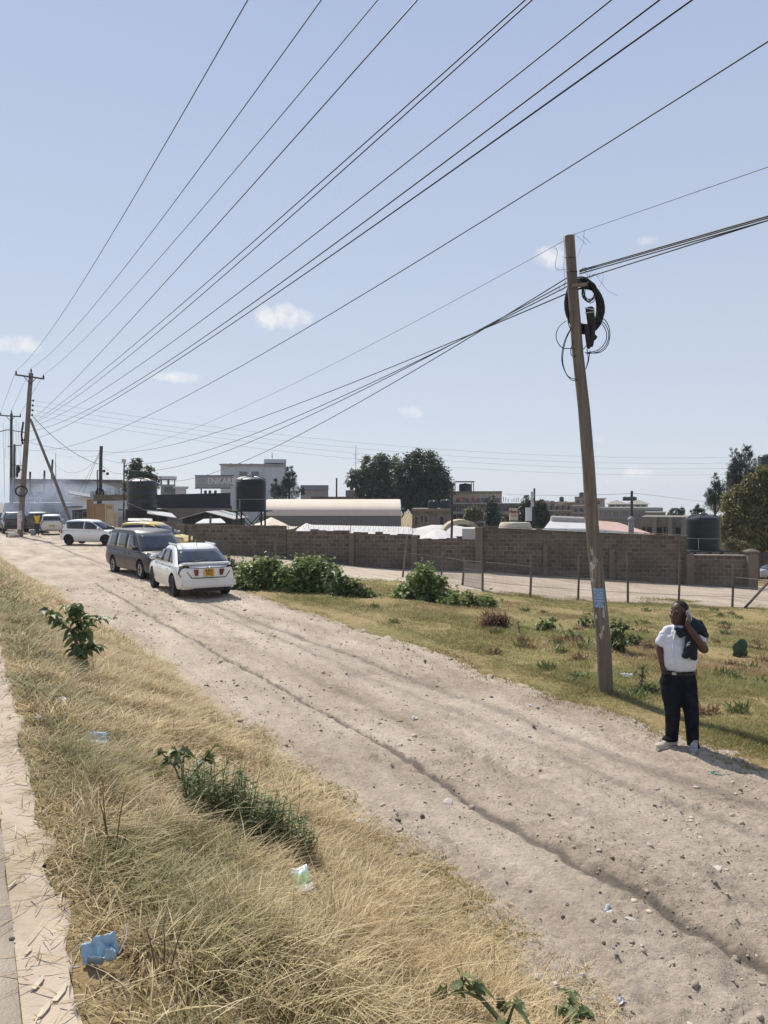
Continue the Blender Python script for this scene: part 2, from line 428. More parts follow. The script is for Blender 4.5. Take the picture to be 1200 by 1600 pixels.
tt = np.concatenate([np.arange(1.0, 2.6, 0.12), np.arange(2.6, 7.7, 0.03), [7.75, 7.9]])
S, T = np.meshgrid(ss, tt, indexing='ij')
X, Y = xy(S, T); Z, fur, rut = road_z(S, T)
Z = Z + np.interp(T, [7.4, 7.65, 7.9], [0, -0.03, -0.18]) + 0.01
Z = Z + np.interp(T, [1.0, 1.6], [-0.1, 0])
V = np.stack([X, Y, Z], -1).reshape(-1, 3)
def mat_dirt(name, groove=True):
    m, t, b = _nt(name)
    tc = N(t, 'ShaderNodeTexCoord'); o = tc.outputs['Object']
    rot = N(t, 'ShaderNodeMapping'); rot.inputs['Rotation'].default_value = (0, 0, -R(28.6)); t.links.new(o, rot.inputs[0])
    strv = N(t, 'ShaderNodeMapping'); strv.inputs['Scale'].default_value = (1.0, 0.3, 1.0); t.links.new(rot.outputs[0], strv.inputs[0])
    n1 = N(t, 'ShaderNodeTexNoise', Scale=1.1, Detail=9.0, Roughness=0.68); t.links.new(strv.outputs[0], n1.inputs['Vector'])
    r1 = ramp(t, n1.outputs['Fac'], [(0.28, (0.30, 0.235, 0.172)), (0.46, (0.46, 0.375, 0.285)), (0.58, (0.555, 0.46, 0.355)), (0.72, (0.645, 0.55, 0.44))])
    n2 = N(t, 'ShaderNodeTexNoise', Scale=26.0, Detail=8.0, Roughness=0.75); t.links.new(o, n2.inputs['Vector'])
    r2 = ramp(t, n2.outputs['Fac'], [(0.28, (0.58, 0.56, 0.54)), (0.5, (1, 1, 1)), (0.74, (1.22, 1.21, 1.2))])
    mx = N(t, 'ShaderNodeMix', data_type='RGBA', blend_type='MULTIPLY'); mx.inputs[0].default_value = 1
    t.links.new(r1.outputs[0], mx.inputs[6]); t.links.new(r2.outputs[0], mx.inputs[7]); col = mx.outputs[2]
    vo = N(t, 'ShaderNodeTexVoronoi', Scale=13.0); t.links.new(o, vo.inputs['Vector'])
    r3 = ramp(t, vo.outputs['Distance'], [(0.02, (0.5, 0.48, 0.46)), (0.13, (1, 1, 1))])
    n4 = N(t, 'ShaderNodeTexNoise', Scale=1.7, Detail=4.0); t.links.new(o, n4.inputs['Vector'])
    r4 = ramp(t, n4.outputs['Fac'], [(0.45, (0, 0, 0)), (0.6, (0.8, 0.8, 0.8))])
    mx2 = N(t, 'ShaderNodeMix', data_type='RGBA', blend_type='MULTIPLY'); t.links.new(r4.outputs[0], mx2.inputs[0])
    t.links.new(col, mx2.inputs[6]); t.links.new(r3.outputs[0], mx2.inputs[7]); col = mx2.outputs[2]
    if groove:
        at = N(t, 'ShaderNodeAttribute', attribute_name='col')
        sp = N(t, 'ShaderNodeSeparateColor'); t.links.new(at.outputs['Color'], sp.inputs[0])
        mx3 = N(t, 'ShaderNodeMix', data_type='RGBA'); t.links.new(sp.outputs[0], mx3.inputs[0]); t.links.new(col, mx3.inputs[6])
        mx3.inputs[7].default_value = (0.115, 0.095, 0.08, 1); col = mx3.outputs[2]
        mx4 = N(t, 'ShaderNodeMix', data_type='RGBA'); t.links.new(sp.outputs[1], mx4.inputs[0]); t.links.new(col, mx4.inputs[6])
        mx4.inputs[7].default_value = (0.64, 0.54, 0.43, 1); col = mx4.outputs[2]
    t.links.new(col, b.inputs['Base Color']); b.inputs['Roughness'].default_value = 0.95; b.inputs['Specular IOR Level'].default_value = 0.12
    bp = N(t, 'ShaderNodeBump', Strength=0.9, Distance=0.05); t.links.new(n2.outputs['Fac'], bp.inputs['Height']); t.links.new(bp.outputs[0], b.inputs['Normal'])
    return m
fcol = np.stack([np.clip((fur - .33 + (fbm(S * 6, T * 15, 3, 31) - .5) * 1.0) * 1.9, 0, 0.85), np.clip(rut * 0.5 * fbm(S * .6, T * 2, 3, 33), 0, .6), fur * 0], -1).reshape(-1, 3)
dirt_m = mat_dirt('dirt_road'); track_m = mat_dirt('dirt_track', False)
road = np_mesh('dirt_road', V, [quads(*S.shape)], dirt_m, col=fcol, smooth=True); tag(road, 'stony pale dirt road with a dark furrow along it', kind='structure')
def road_top(x, y):
    s, t = st(x, y); return float(road_z(np.array(s), np.array(t))[0]) + 0.01

# open dirt yard past the far end of the road, where the cars stand
YE = [G(0, 852), G(0, 800)]
m_ = [(s, t) for s in np.arange(26, 110, 1.0) for t in (0,)]
sy = np.arange(22, 130, 0.8); ty = np.concatenate([np.arange(-30, 1.2, 1.0), np.arange(1.2, 15, 0.5)])
S, T = np.meshgrid(sy, ty, indexing='ij'); X, Y = xy(S, T)
Z = np.interp(T, [-30, 0, 7.4], [0.15, 0.12, 0.0]) + np.where(T > 7.4, gz(X, Y, False) + .05, 0) + 0.012 + (fbm(S * .5, T * .5, 3, 40) - .5) * .05
Z = Z - np.clip((30 + np.clip(T - 7.4, 0, 9) * 1.1 - S) / 6, 0, 1) * 0.25
V = np.stack([X, Y, Z], -1).reshape(-1, 3)
yard = np_mesh('dirt_yard', V, [quads(*S.shape)], track_m, smooth=True); tag(yard, 'open dirt ground where the far cars stand', kind='structure')

# dirt track in front of the block wall
near = [G(px, py) for px, py in [(372, 886), (470, 897), (560, 909), (640, 916), (700, 922), (765, 927), (830, 934), (905, 939), (980, 942), (1060, 946), (1140, 950), (1200, 957), (1330, 968), (1500, 985)]]
rows = []
for i, p in enumerate(near):
    jit = (float(fbm(np.array(i * .9), np.array(2.2), 2, 3)) - .5) * 1.0
    a = Vector((p.x, p.y + jit, 0)); Yf = 44 if p.x < 20 else 92
    b = Vector((p.x * (Yf / p.y), Yf, 0))
    rows.append([a.lerp(b, k) for k in [0, .02, .05, .1, .16, .23, .3, .4, .5, .6, .7, .8, .9, 1.0]])
rr = []
for i in range(len(rows) - 1):
    for k in range(4): rr.append([rows[i][j].lerp(rows[i + 1][j], k / 4) for j in range(len(rows[0]))])
A = np.array([[(p.x, p.y) for p in r_] for r_ in rr])
Zt = gz(A[..., 0], A[..., 1], False) + 0.07 + (fbm(A[..., 0] * .5, A[..., 1] * .5, 3, 50) - .5) * .08
Zt[:, 0] -= 0.12
V = np.concatenate([A, Zt[..., None]], -1).reshape(-1, 3)
track = np_mesh('dirt_track', V, [quads(*A.shape[:2])], track_m, smooth=True); tag(track, 'pale dirt track along the foot of the block wall', kind='structure')

# concrete footpath with its edging strip; tarmac beyond it
def slab(name, t0, t1, s0, s1, dz, mat, jit, label, thick=0.25):
    sa = np.concatenate([np.arange(s0, 9, 0.1), np.arange(9, s1, 0.5)]); na = 9
    S = np.repeat(sa[:, None], na, 1); k = np.linspace(0, 1, na)[None, :]
    T = t0 + (t1 - t0) * k + np.where(k >= 1, 1, 0) * (fbm(S * 3, S * 0 + 5, 4, 60) - 0.5) * jit
    X, Y = xy(S, T); Z = vh(S) + dz + (fbm(S * 1.5, T * 4, 3, 61) - .5) * .012
    top = np.stack([X, Y, Z], -1); side = top[:, -1:, :].copy(); side[..., 2] -= thick
    V = np.concatenate([top, side], 1)
    o = np_mesh(name, V.reshape(-1, 3), [quads(V.shape[0], V.shape[1])], mat, smooth=False); tag(o, label, kind='structure'); return o
conc = M('worn_concrete', (0.42, 0.35, 0.275), rough=0.92, var=0.14, scale=1.6, bump=0.28, bscale=110, spec=0.15, dirt=(0.31, 0.25, 0.19), dscale=3.0, damt=0.65)
slab('footpath', -1.9, 0.145, -8, 60, 0.012, conc, 0.02, 'worn concrete footpath beside the grass verge')
slab('footpath_edging', 0.1458, 0.33, -8, 60, 0.002, M('edging_concrete', (0.46, 0.375, 0.285), rough=0.95, var=0.16, scale=2.5, bump=0.3, bscale=100, spec=0.1, dirt=(0.30, 0.235, 0.15), damt=0.9), 0.16, 'broken concrete edging strip of the footpath')
slab('tarmac_road', -9.5, -1.92, -30, 120, -0.12, M('tarmac', (0.06, 0.058, 0.055), rough=0.9, bump=0.5, bscale=90), 0.0, 'tarmac road beyond the footpath')

# ------------------------------------------------------------------ stones
def rock_mesh(name, seed, mat, sub=2):
    r_ = random.Random(seed); bm = bmesh.new(); bmesh.ops.create_icosphere(bm, subdivisions=sub, radius=1.0)
    off = [Vector((r_.gauss(0, 1), r_.gauss(0, 1), r_.gauss(0, 1))).normalized() for _ in range(9)]; cut = [r_.uniform(.45, .8) for _ in off]
    for v in bm.verts:
        for o, c in zip(off, cut):
            d = v.co.dot(o)
            if d > c: v.co -= o * (d - c) * .9
        v.co *= 1 + r_.uniform(-.05, .05)
    me = bpy.data.meshes.new(name); bm.to_mesh(me); bm.free(); me.materials.append(mat); return me
stone_m = M('grey_stone', (0.36, 0.31, 0.26), rough=0.9, var=0.3, scale=3.0, bump=0.4, bscale=14, spec=0.2)
dark_stone_m = M('dark_stone', (0.17, 0.145, 0.125), rough=0.9, var=0.3, scale=3.0, bump=0.4, bscale=14, spec=0.2)
pale_stone_m = M('pale_stone', (0.52, 0.46, 0.39), rough=0.9, var=0.2, scale=3.0, bump=0.4, bscale=14, spec=0.2)
# gravel: nobody could count it
def gravel(n_pts):
    bm = bmesh.new(); bmesh.ops.create_icosphere(bm, subdivisions=1, radius=1.0)
    bv = np.array([v.co[:] for v in bm.verts]); bf = np.array([[v.index for v in f.verts] for f in bm.faces]); bm.free()
    u = rng.random(n_pts); s = 0.9 + 30 * u ** 2.6; t = 2.55 + (7.5 - 2.55) * rng.random(n_pts)
    dens = fbm(s * 0.9, t * 1.8, 4, 70)
    keep = (dens + 0.34 * rng.random(n_pts) > 0.60); s, t = s[keep], t[keep]; n = len(s)
    size = 0.0025 + 0.008 * rng.random(n) ** 4 + 0.020 * (rng.random(n) > 0.93) * rng.random(n) ** 1.5; size *= 1 + s / 28
    X, Y = xy(s, t); z = road_z(s, t)[0] + 0.01
    on_v = gz(X, Y); z = np.where((t < 2.9) & (on_v > z), on_v, z)
    sc = size[:, None] * (0.6 + 0.8 * rng.random((n, 3))); sc[:, 2] *= 0.6
    ang = rng.random(n) * 6.28; c, si = np.cos(ang), np.sin(ang)
    jit = 1 + (rng.random((n, len(bv))) - .5) * 0.5
    P_ = bv[None] * jit[..., None] * sc[:, None, :]
    Q = np.stack([P_[..., 0] * c[:, None] - P_[..., 1] * si[:, None], P_[..., 0] * si[:, None] + P_[..., 1] * c[:, None], P_[..., 2]], -1)
    Q += np.stack([X, Y, z + size * 0.05], -1)[:, None, :]
    F = (bf[None] + (np.arange(n) * len(bv))[:, None, None]).reshape(-1, 3)
    br = (0.55 + 0.75 * rng.random(n) ** 1.3)[:, None] * np.array([0.41, 0.34, 0.265])[None]; br *= np.where(size > .009, 1.15, 1.0)[:, None]; br[(rng.random(n) < 0.22) & (size < .012)] *= 0.45
    col = np.repeat(br, len(bv), 0)
    return Q.reshape(-1, 3), F, col
gm, gt_, gb = _nt('gravel'); ga = N(gt_, 'ShaderNodeAttribute', attribute_name='col'); gt_.links.new(ga.outputs['Color'], gb.inputs['Base Color']); gb.inputs['Roughness'].default_value = .95; gb.inputs['Specular IOR Level'].default_value = .15
Vg, Fg, Cg = gravel(42000)
go = np_mesh('gravel', Vg, [Fg], gm, col=Cg); tag(go, 'loose gravel scattered over the dirt road', 'gravel', kind='stuff')
rocks = [rock_mesh('stone', 100 + i, [stone_m, dark_stone_m, pale_stone_m][i % 3]) for i in range(9)]
big = [  # px, py, width in px, mesh, flatness, label
    (565, 1291, 30, 2, .35, 'flat pale stone at the verge edge beside the bushy weed'), (734, 1536, 0, 0, 0, ''),
    (842, 1537, 20, 5, .8, 'pale chunky stone at the edge of dry grass above the thorn apple'),
    (868, 1546, 15, 8, .6, 'small pale stone right of the chunky stone at grass edge'),
    (771, 1531, 18, 1, .7, 'dark lump lying in the dry grass behind the thorn apple'),
    (737, 1264, 14, 3, .8, 'brown stone sitting in the dark furrow of the road'),
    (660, 1280, 11, 4, .8, 'dark round stone on the road left of the furrow'),
    (622, 1286, 12, 7, .6, 'dark flat stone on the road between two pale ones'),
    (668, 1362, 14, 1, .6, 'dark cracked stone by the dry grass edge'),
    (180, 968, 11, 6, .7, 'grey stone on the road right of the leafy plant'),
    (322, 1077, 10, 4, .6, 'brown stone on the road below the white car'),
    (383, 955, 7, 1, .8, 'dark small stone beside the grass behind the white car'),
    (664, 1038, 8, 1, .8, 'dark stone in the middle of the road near the right verge'),
    (768, 1090, 9, 4, .6, 'dark stone on the smooth right edge of the road'),
    (834, 1141, 9, 7, .7, 'dark stone on the road in front of the leaning pole'),
    (858, 1279, 11, 1, .6, 'dark clod on the road above the furrow'),
    (925, 1305, 9, 4, .6, 'small dark stone far right of the furrow'),
    (1023, 1264, 7, 7, .7, 'tiny dark stone in front of the man'),
    (1157, 1238, 9, 4, .9, 'dark stone near the green strip'),
    (880, 1436, 9, 1, .8, 'dark stone in the open right part of the road'),
    (943, 1476, 9, 7, .8, 'dark stone in the lower right of the road'),
    (828, 1394, 9, 4, .7, 'dark stone left of the furrow in the lower road'),
    (963, 1502, 8, 1, .7, 'dark stone beside a pale patch of road'),
    (910, 1529, 10, 2, .7, 'pale stone in the lower road near the verge'),
    (1140, 1473, 8, 4, .7, 'small dark stone right of the furrow'),
    (1085, 1376, 8, 2, .4, 'pale flat stone in the right part of the road'),
    (700, 1413, 10, 4, .6, 'dark flat stone at the grass edge mid verge'),
    (1120, 1365, 22, 5, .2, 'broad flat pale stone bedded in the road at right'),
    (985, 1440, 26, 2, .18, 'broad flat pale stone bedded beside the furrow'),
    (700, 1253, 22, 8, .25, 'flat pale stone bedded along the furrow'),
]
for px, py, w, mi, fl, lab in big:
    if not lab: continue
    p = G(px, py); wz = w * p.y / 1200 / 2
    o = bpy.data.objects.new('stone', rocks[mi]); COL.objects.link(o)
    z = max(road_top(p.x, p.y), p.z) if st(p.x, p.y)[1] > 2.7 else p.z
    o.location = (p.x, p.y, z + wz * fl * .25); o.scale = (wz, wz * .8, wz * fl); o.rotation_euler = (random.uniform(-.2, .2), random.uniform(-.2, .2), random.uniform(0, 6))
    tag(o, lab, 'stone')
for i in range(60):
    s = 1.5 + 22 * random.random() ** 1.6; t = random.uniform(3.0, 7.3); x, y = xy(s, t); w = random.uniform(.010, .026)
    o = bpy.data.objects.new('stone', rocks[i % 9]); COL.objects.link(o)
    o.location = (x, y, road_top(x, y) + w * .05); o.scale = (w, w * random.uniform(.6, 1), w * random.uniform(.4, .8)); o.rotation_euler = (0, 0, random.uniform(0, 6))
    tag(o, 'fist sized loose stone among the gravel of the dirt road', 'stone', 'loose stones strewn over the dirt road')

# ------------------------------------------------------------------ grass
def blades(name, x, y, z, h, w, lean, col, mat, curl=0.6):
    n = len(x); az = rng.random(n) * 2 * np.pi
    dx, dy = np.cos(az), np.sin(az); wx, wy = -dy * w, dx * w
    K = [0, 0.35, 0.7, 1.0]; wd = [1, 0.85, 0.55, 0.0]; V = []
    for k, q in zip(K, wd):
        off = h * lean * (k ** 1.6); zz = h * (k - curl * lean * 0.45 * k * k)
        cx, cy, cz = x + dx * off, y + dy * off, z + np.maximum(zz, 0.01 * k)
        if q > 0:
            V.append(np.stack([cx - wx * q, cy - wy * q, cz], -1)); V.append(np.stack([cx + wx * q, cy + wy * q, cz], -1))
        else: V.append(np.stack([cx, cy, cz], -1))
    V = np.stack(V, 1); b = (np.arange(n) * 7)[:, None]
    Q = np.concatenate([b + np.array([[0, 1, 3, 2]]), b + np.array([[2, 3, 5, 4]])]); Tt = b + np.array([[4, 5, 6]])
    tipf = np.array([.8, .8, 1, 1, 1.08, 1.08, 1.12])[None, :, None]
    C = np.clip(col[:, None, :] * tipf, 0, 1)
    return np_mesh(name, V.reshape(-1, 3), [Q, Tt], mat, col=C.reshape(-1, 3))
blade_m = M_leaf('grass_blade', 0.38, 0.6, 0.2)
STRAW = np.array([0.60, 0.47, 0.265]); STRAW2 = np.array([0.42, 0.285, 0.14]); GREEN = np.array([0.17, 0.20, 0.07]); OLIVE = np.array([0.33, 0.29, 0.12]); LUSH = np.array([0.185, 0.245, 0.06])
def lerp(a, b, k): return a * (1 - k)[:, None] + b * k[:, None]
LIT = [(G(px, py).x, G(px, py).y, r) for px, py, r in [(159, 1503, .10), (159, 1515, .08), (471, 1390, .13), (480, 1410, .12), (488, 1432, .09), (152, 1164, .12), (94, 1100, .09), (159, 1127, .07), (82, 1118, .06), (168, 1196, .06)]]
def verge(n, s0, s1, wmul, hmul):
    s = s0 + (s1 - s0) * rng.random(n); tE = te(s) + 0.38
    t = 0.15 + (tE - 0.15) * rng.random(n)
    edge = np.minimum(np.maximum(t - 0.30, 0) / 0.35, (tE - t) / 0.8)
    clump = fbm(s * 1.6, t * 1.6, 3, 80); tuft_ = fbm(s * 5.5, t * 5.5, 2, 81); bare = fbm(s * 0.8, t * 1.2, 3, 88)
    keep = (rng.random(n) < np.where(t < .31, .03 + .5 * np.clip(t - .25, 0, 1), np.clip(edge * 0.8 + 0.15, 0.12, 1))) & (tuft_ + .35 * rng.random(n) > 0.47) & (bare + .3 * rng.random(n) > .47)
    lx, ly = xy(s, t)
    for qx, qy, qr in LIT: keep &= ((lx - qx) ** 2 + ((ly - qy) / 1.25) ** 2 > qr * qr)
    s, t, edge, clump, tuft_ = s[keep], t[keep], edge[keep], clump[keep], tuft_[keep]; n = len(s)
    X, Y = xy(s, t); Z = gz(X, Y) - 0.004 + np.where(t < .31, .018, 0)
    h = (0.035 + 0.09 * clump + 0.10 * np.clip(tuft_ - .4, 0, 1) + 0.07 * rng.random(n) ** 2) * np.clip(0.3 + edge * 0.8, 0.3, 1) * hmul
    h *= 1 + .25 * np.clip((t - 1.2) / 1, 0, 1) * np.clip((3.4 - s) / 1.5, 0, 1)          # longer bleached grass at the near road side
    h *= np.clip(.55 + 1.1 * fbm(s * 3.1, t * 3.1, 2, 87), .5, 1.4)
    tall = rng.random(n) < 0.03; h = np.where(tall, h * 1.8, h)
    g = np.clip(1.0 - np.abs(t - 0.66) / 0.5 + (fbm(s * 1.7, t * 2.2, 3, 82) - .5) * 3.6, 0, 1) * (rng.random(n) * .5 + .5)
    b2 = np.clip((fbm(s * 1.5, t * 1.8, 3, 83) - .47) * 5, 0, 1)
    col = lerp(np.broadcast_to(STRAW, (n, 3)), np.broadcast_to(STRAW2, (n, 3)), b2 * rng.random(n))
    gm_ = lerp(np.broadcast_to(GREEN, (n, 3)), np.broadcast_to(OLIVE, (n, 3)), rng.random(n))
    col = lerp(col, gm_, g * 0.9) * (0.42 + 0.82 * rng.random(n))[:, None]
    pale = (rng.random(n) < 0.12) & (g < .6); col[pale] = np.array([.74, .61, .38]) * (0.8 + .3 * rng.random(pale.sum()))[:, None]
    lean = 0.5 + 1.7 * rng.random(n)
    h *= np.clip(.6 + s / 9, .6, 1)
    flat = (rng.random(n) < .34) | (t < .31); h = np.where(flat, .022 + .03 * rng.random(n), h); lean = np.where(flat, 2.2 + 3.0 * rng.random(n), lean)
    col = np.where(flat[:, None], col * (.65 + .5 * rng.random(n))[:, None], col)
    w = np.where(pale, 0.0028, 0.0014 + 0.0019 * rng.random(n)) * wmul
    return X, Y, Z, h, w, lean, col
parts = [verge(170000, 0.4, 6.0, 1.1, 1.0), verge(120000, 6.0, 14, 1.8, 1.0), verge(60000, 14, 44, 3.8, 1.1)]
A = [np.concatenate([p[i] for p in parts]) for i in range(7)]
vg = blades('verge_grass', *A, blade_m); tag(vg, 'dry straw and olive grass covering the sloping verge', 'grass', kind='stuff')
def field(n, y0, y1, wmul):
    Yv = y0 + (y1 - y0) * rng.random(n); Xv = (rng.random(n) * 1.35 - 0.42) * Yv * 0.62
    s, t = st(Xv, Yv); ed = 7.35 + (fbm(s * 0.8, s * 0 + 3, 4) - 0.5) * 0.9
    pxs = 600 + 1200 * Xv / Yv
    ymax = np.interp(pxs, [300, 372, 560, 700, 830, 980, 1140, 1330], [36, 36, 31, 30.5, 29.8, 30.3, 30.3, 30.5]) + (fbm(Xv, Yv, 2, 90) - .5) * 1.6
    clump = fbm(Xv * 0.7, Yv * 0.7, 4, 84); fine = fbm(Xv * 3.2, Yv * 3.2, 2, 85)
    dens = np.clip((t - ed + .15) / 0.6, 0, 1) * np.clip((clump - 0.3) * 4 + (t - ed < 2.4) * .8, 0.12, 1)
    keep = (rng.random(n) < dens) & (Yv < ymax) & (s < 36) & (fine + .3 * rng.random(n) > 0.42)
    Xv, Yv, s, t, clump, ed = Xv[keep], Yv[keep], s[keep], t[keep], clump[keep], ed[keep]; n = len(Xv)
    Zv = gz(Xv, Yv) + 0.01
    h = (0.035 + 0.13 * np.clip(clump - .35, 0, 1) * 1.6 + 0.05 * rng.random(n)) * np.clip((t - ed) / 1.0, 0.35, 1)
    nearg = np.clip(1 - (t - ed - 1.1) / 2.6, 0, 1) * np.clip((t - ed) / 0.8, 0, 1)
    g = np.clip((fbm(Xv * 0.33, Yv * 0.33, 4, 86) - .31) * 4.5 + nearg * 1.4 + np.clip((Yv - 24) / 6, 0, .45), 0, 1) * (0.35 + 0.65 * rng.random(n))
    col = lerp(np.broadcast_to(np.array([0.42, 0.33, 0.17]), (n, 3)), np.broadcast_to(np.array([0.31, 0.205, 0.105]), (n, 3)), np.clip(rng.random(n) * clump * 1.8, 0, 1))
    col = lerp(col, lerp(np.broadcast_to(LUSH, (n, 3)), np.broadcast_to(OLIVE, (n, 3)), rng.random(n)), g) * (0.7 + 0.55 * rng.random(n))[:, None]
    return Xv, Yv, Zv, h, (0.003 + 0.003 * rng.random(n)) * wmul, 0.3 + 0.9 * rng.random(n), col
parts = [field(240000, 5.5, 13, 1.0), field(170000, 13, 22, 1.5), field(110000, 22, 37, 2.2)]
A = [np.concatenate([p[i] for p in parts]) for i in range(7)]
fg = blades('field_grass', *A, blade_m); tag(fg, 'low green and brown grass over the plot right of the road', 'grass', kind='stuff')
# ------------------------------------------------------------------ block wall, fence, sheds, tanks, buildings
def mat_blocks(name, c1, c2, mortar, bw=0.4, bh=0.215, msize=0.022, dirt=(0.10, 0.085, 0.07)):
    m, t, b = _nt(name)
    tc = N(t, 'ShaderNodeTexCoord'); sp = N(t, 'ShaderNodeSeparateXYZ'); t.links.new(tc.outputs['Object'], sp.inputs[0])
    ad = N(t, 'ShaderNodeMath', operation='ADD'); t.links.new(sp.outputs[0], ad.inputs[0]); t.links.new(sp.outputs[1], ad.inputs[1])
    cb = N(t, 'ShaderNodeCombineXYZ'); t.links.new(ad.outputs[0], cb.inputs[0]); t.links.new(sp.outputs[2], cb.inputs[1])
    nz = N(t, 'ShaderNodeTexNoise', Scale=1.4, Detail=3.0); t.links.new(tc.outputs['Object'], nz.inputs['Vector'])
    vm = N(t, 'ShaderNodeVectorMath', operation='SCALE'); t.links.new(nz.outputs['Color'], vm.inputs[0]); vm.inputs['Scale'].default_value = 0.07
    va = N(t, 'ShaderNodeVectorMath', operation='ADD'); t.links.new(cb.outputs[0], va.inputs[0]); t.links.new(vm.outputs[0], va.inputs[1])
    br = N(t, 'ShaderNodeTexBrick'); br.offset = 0.5
    br.inputs['Scale'].default_value = 1.0; br.inputs['Brick Width'].default_value = bw; br.inputs['Row Height'].default_value = bh
    br.inputs['Mortar Size'].default_value = msize; br.inputs['Mortar Smooth'].default_value = 0.3; br.inputs['Bias'].default_value = 0.0
    br.inputs['Color1'].default_value = (*c1, 1); br.inputs['Color2'].default_value = (*c2, 1); br.inputs['Mortar'].default_value = (*mortar, 1)
    t.links.new(va.outputs[0], br.inputs['Vector'])
    n2 = N(t, 'ShaderNodeTexNoise', Scale=0.8, Detail=8.0, Roughness=0.7); t.links.new(tc.outputs['Object'], n2.inputs['Vector'])
    r2 = ramp(t, n2.outputs['Fac'], [(0.42, (0, 0, 0)), (0.62, (0.75, 0.75, 0.75))])
    mx = N(t, 'ShaderNodeMix', data_type='RGBA'); t.links.new(r2.outputs[0], mx.inputs[0]); t.links.new(br.outputs['Color'], mx.inputs[6]); mx.inputs[7].default_value = (*dirt, 1)
    n3 = N(t, 'ShaderNodeTexNoise', Scale=14.0, Detail=6.0); t.links.new(tc.outputs['Object'], n3.inputs['Vector'])
    r3 = ramp(t, n3.outputs['Fac'], [(0.3, (0.7, 0.7, 0.7)), (0.7, (1.2, 1.2, 1.2))])
    m2 = N(t, 'ShaderNodeMix', data_type='RGBA', blend_type='MULTIPLY'); m2.inputs[0].default_value = 1; t.links.new(mx.outputs[2], m2.inputs[6]); t.links.new(r3.outputs[0], m2.inputs[7])
    t.links.new(m2.outputs[2], b.inputs['Base Color']); b.inputs['Roughness'].default_value = 0.95; b.inputs['Specular IOR Level'].default_value = 0.1
    iv = N(t, 'ShaderNodeMath', operation='MULTIPLY_ADD'); t.links.new(br.outputs['Fac'], iv.inputs[0]); iv.inputs[1].default_value = -0.6; t.links.new(n3.outputs['Fac'], iv.inputs[2])
    bp = N(t, 'ShaderNodeBump', Strength=0.8, Distance=0.02); t.links.new(iv.outputs[0], bp.inputs['Height']); t.links.new(bp.outputs[0], b.inputs['Normal'])
    return m
wall_m = mat_blocks('quarry_blocks', (0.185, 0.148, 0.115), (0.105, 0.084, 0.067), (0.24, 0.20, 0.16))
wall_dark = mat_blocks('grey_blocks', (0.20, 0.18, 0.155), (0.15, 0.135, 0.12), (0.24, 0.215, 0.19))
render_m = M('cement_pillar', (0.15, 0.122, 0.094), rough=0.95, var=0.15, scale=3, bump=0.3, dirt=(0.10, 0.08, 0.065), dscale=2)
cope_m = M('cement_coping', (0.34, 0.30, 0.25), rough=0.95, var=0.2, scale=4, bump=0.4)
WALL = thing('boundary_wall', 'long grey stone block wall across the plot behind the wire fence', 'wall', (0, 42, 0))
def panel(pxa, Ya, pya, pxb, Yb, pyb, name='block_panel', mat=None, th=0.2, ragged=0.0, parent=WALL, cope=None, base=None):
    a = P(pxa, pya, Ya); b = P(pxb, pyb, Yb); d = Vector((b.x - a.x, b.y - a.y, 0)); L = d.length; ang = math.atan2(d.y, d.x)
    z0 = (min(gzf(a.x, a.y), gzf(b.x, b.y)) - 0.4) if base is None else base
    n = max(2, int(L / 0.4)); r_ = random.Random(int(pxa * 7)); prof = []
    for i in range(n):
        h = a.z + (b.z - a.z) * (i + .5) / n - z0 + (r_.choice([0, 0, -.03, -.06, .05]) if ragged else 0) * ragged
        prof += [(L * i / n, h), (L * (i + 1) / n, h)] if ragged else ([(0, a.z - z0)] if i == 0 else []) + ([(L, b.z - z0)] if i == n - 1 else [])
    poly = [(0, 0)] + ([] if not ragged else []) + [(L, 0)] + prof[::-1]
    mb = MB(); mb.prism(poly, th, ((0, 0, 0), (1, 0, 0), (0, 0, 1), (0, 1, 0)))
    o = mb.build(name, mat or wall_m, None)
    wl = Matrix.Translation((a.x, a.y, z0)) @ Matrix.Rotation(ang, 4, 'Z')
    if parent is not None: o.parent = parent; o.matrix_local = Matrix.Translation(-Vector(parent.location)) @ wl
    else: o.matrix_world = wl
    if cope:
        c = MB(); c.prism([(-.02, 0), (L + .02, 0), (L + .02, .05), (-.02, .05)], th + .1, ((0, 0, 0), Vector((L, 0, b.z - a.z)).normalized(), (0, 0, 1), (0, 1, 0)))
        q = c.build('coping', cope, o); q.location = (0, -.05, a.z - z0 + .003)
    return o
def pillar(px, Y, pyt, w, mat=render_m, cap=False, parent=WALL):
    a = P(px, pyt, Y); z0 = gzf(a.x, a.y) - .4; mb = MB(); mb.bbox((0, 0, (a.z - z0) / 2), (w, w * .9, a.z - z0), .015)
    if cap:
        h = a.z - z0; mb.bbox((0, 0, h + .03), (w + .14, w + .14, .07), .01)
        k = w / 2 + .06; mb.add([(-k, -k, h + .066), (k, -k, h + .066), (k, k, h + .066), (-k, k, h + .066), (0, 0, h + .2)], [(0, 1, 4), (1, 2, 4), (2, 3, 4), (3, 0, 4)])
    o = mb.build('pillar', mat, parent); o.location = Vector((a.x, a.y, z0)) - Vector(parent.location); return o
panel(283, 42.5, 820, 447, 42.2, 821, ragged=.6)
panel(448, 42.2, 828, 546, 41.9, 829, ragged=1)
panel(552, 41.9, 831, 644, 41.7, 835, ragged=1.2)
panel(651, 41.7, 841, 744, 41.4, 843, ragged=1)
panel(752, 41.4, 824, 1073, 39.6, 838)
panel(1081, 39.6, 868, 1168, 38.9, 869, cope=cope_m)
pillar(283, 42.4, 819, .45); pillar(549, 41.8, 833, .3); pillar(647, 41.6, 838, .34); pillar(748, 41.3, 824, .4)
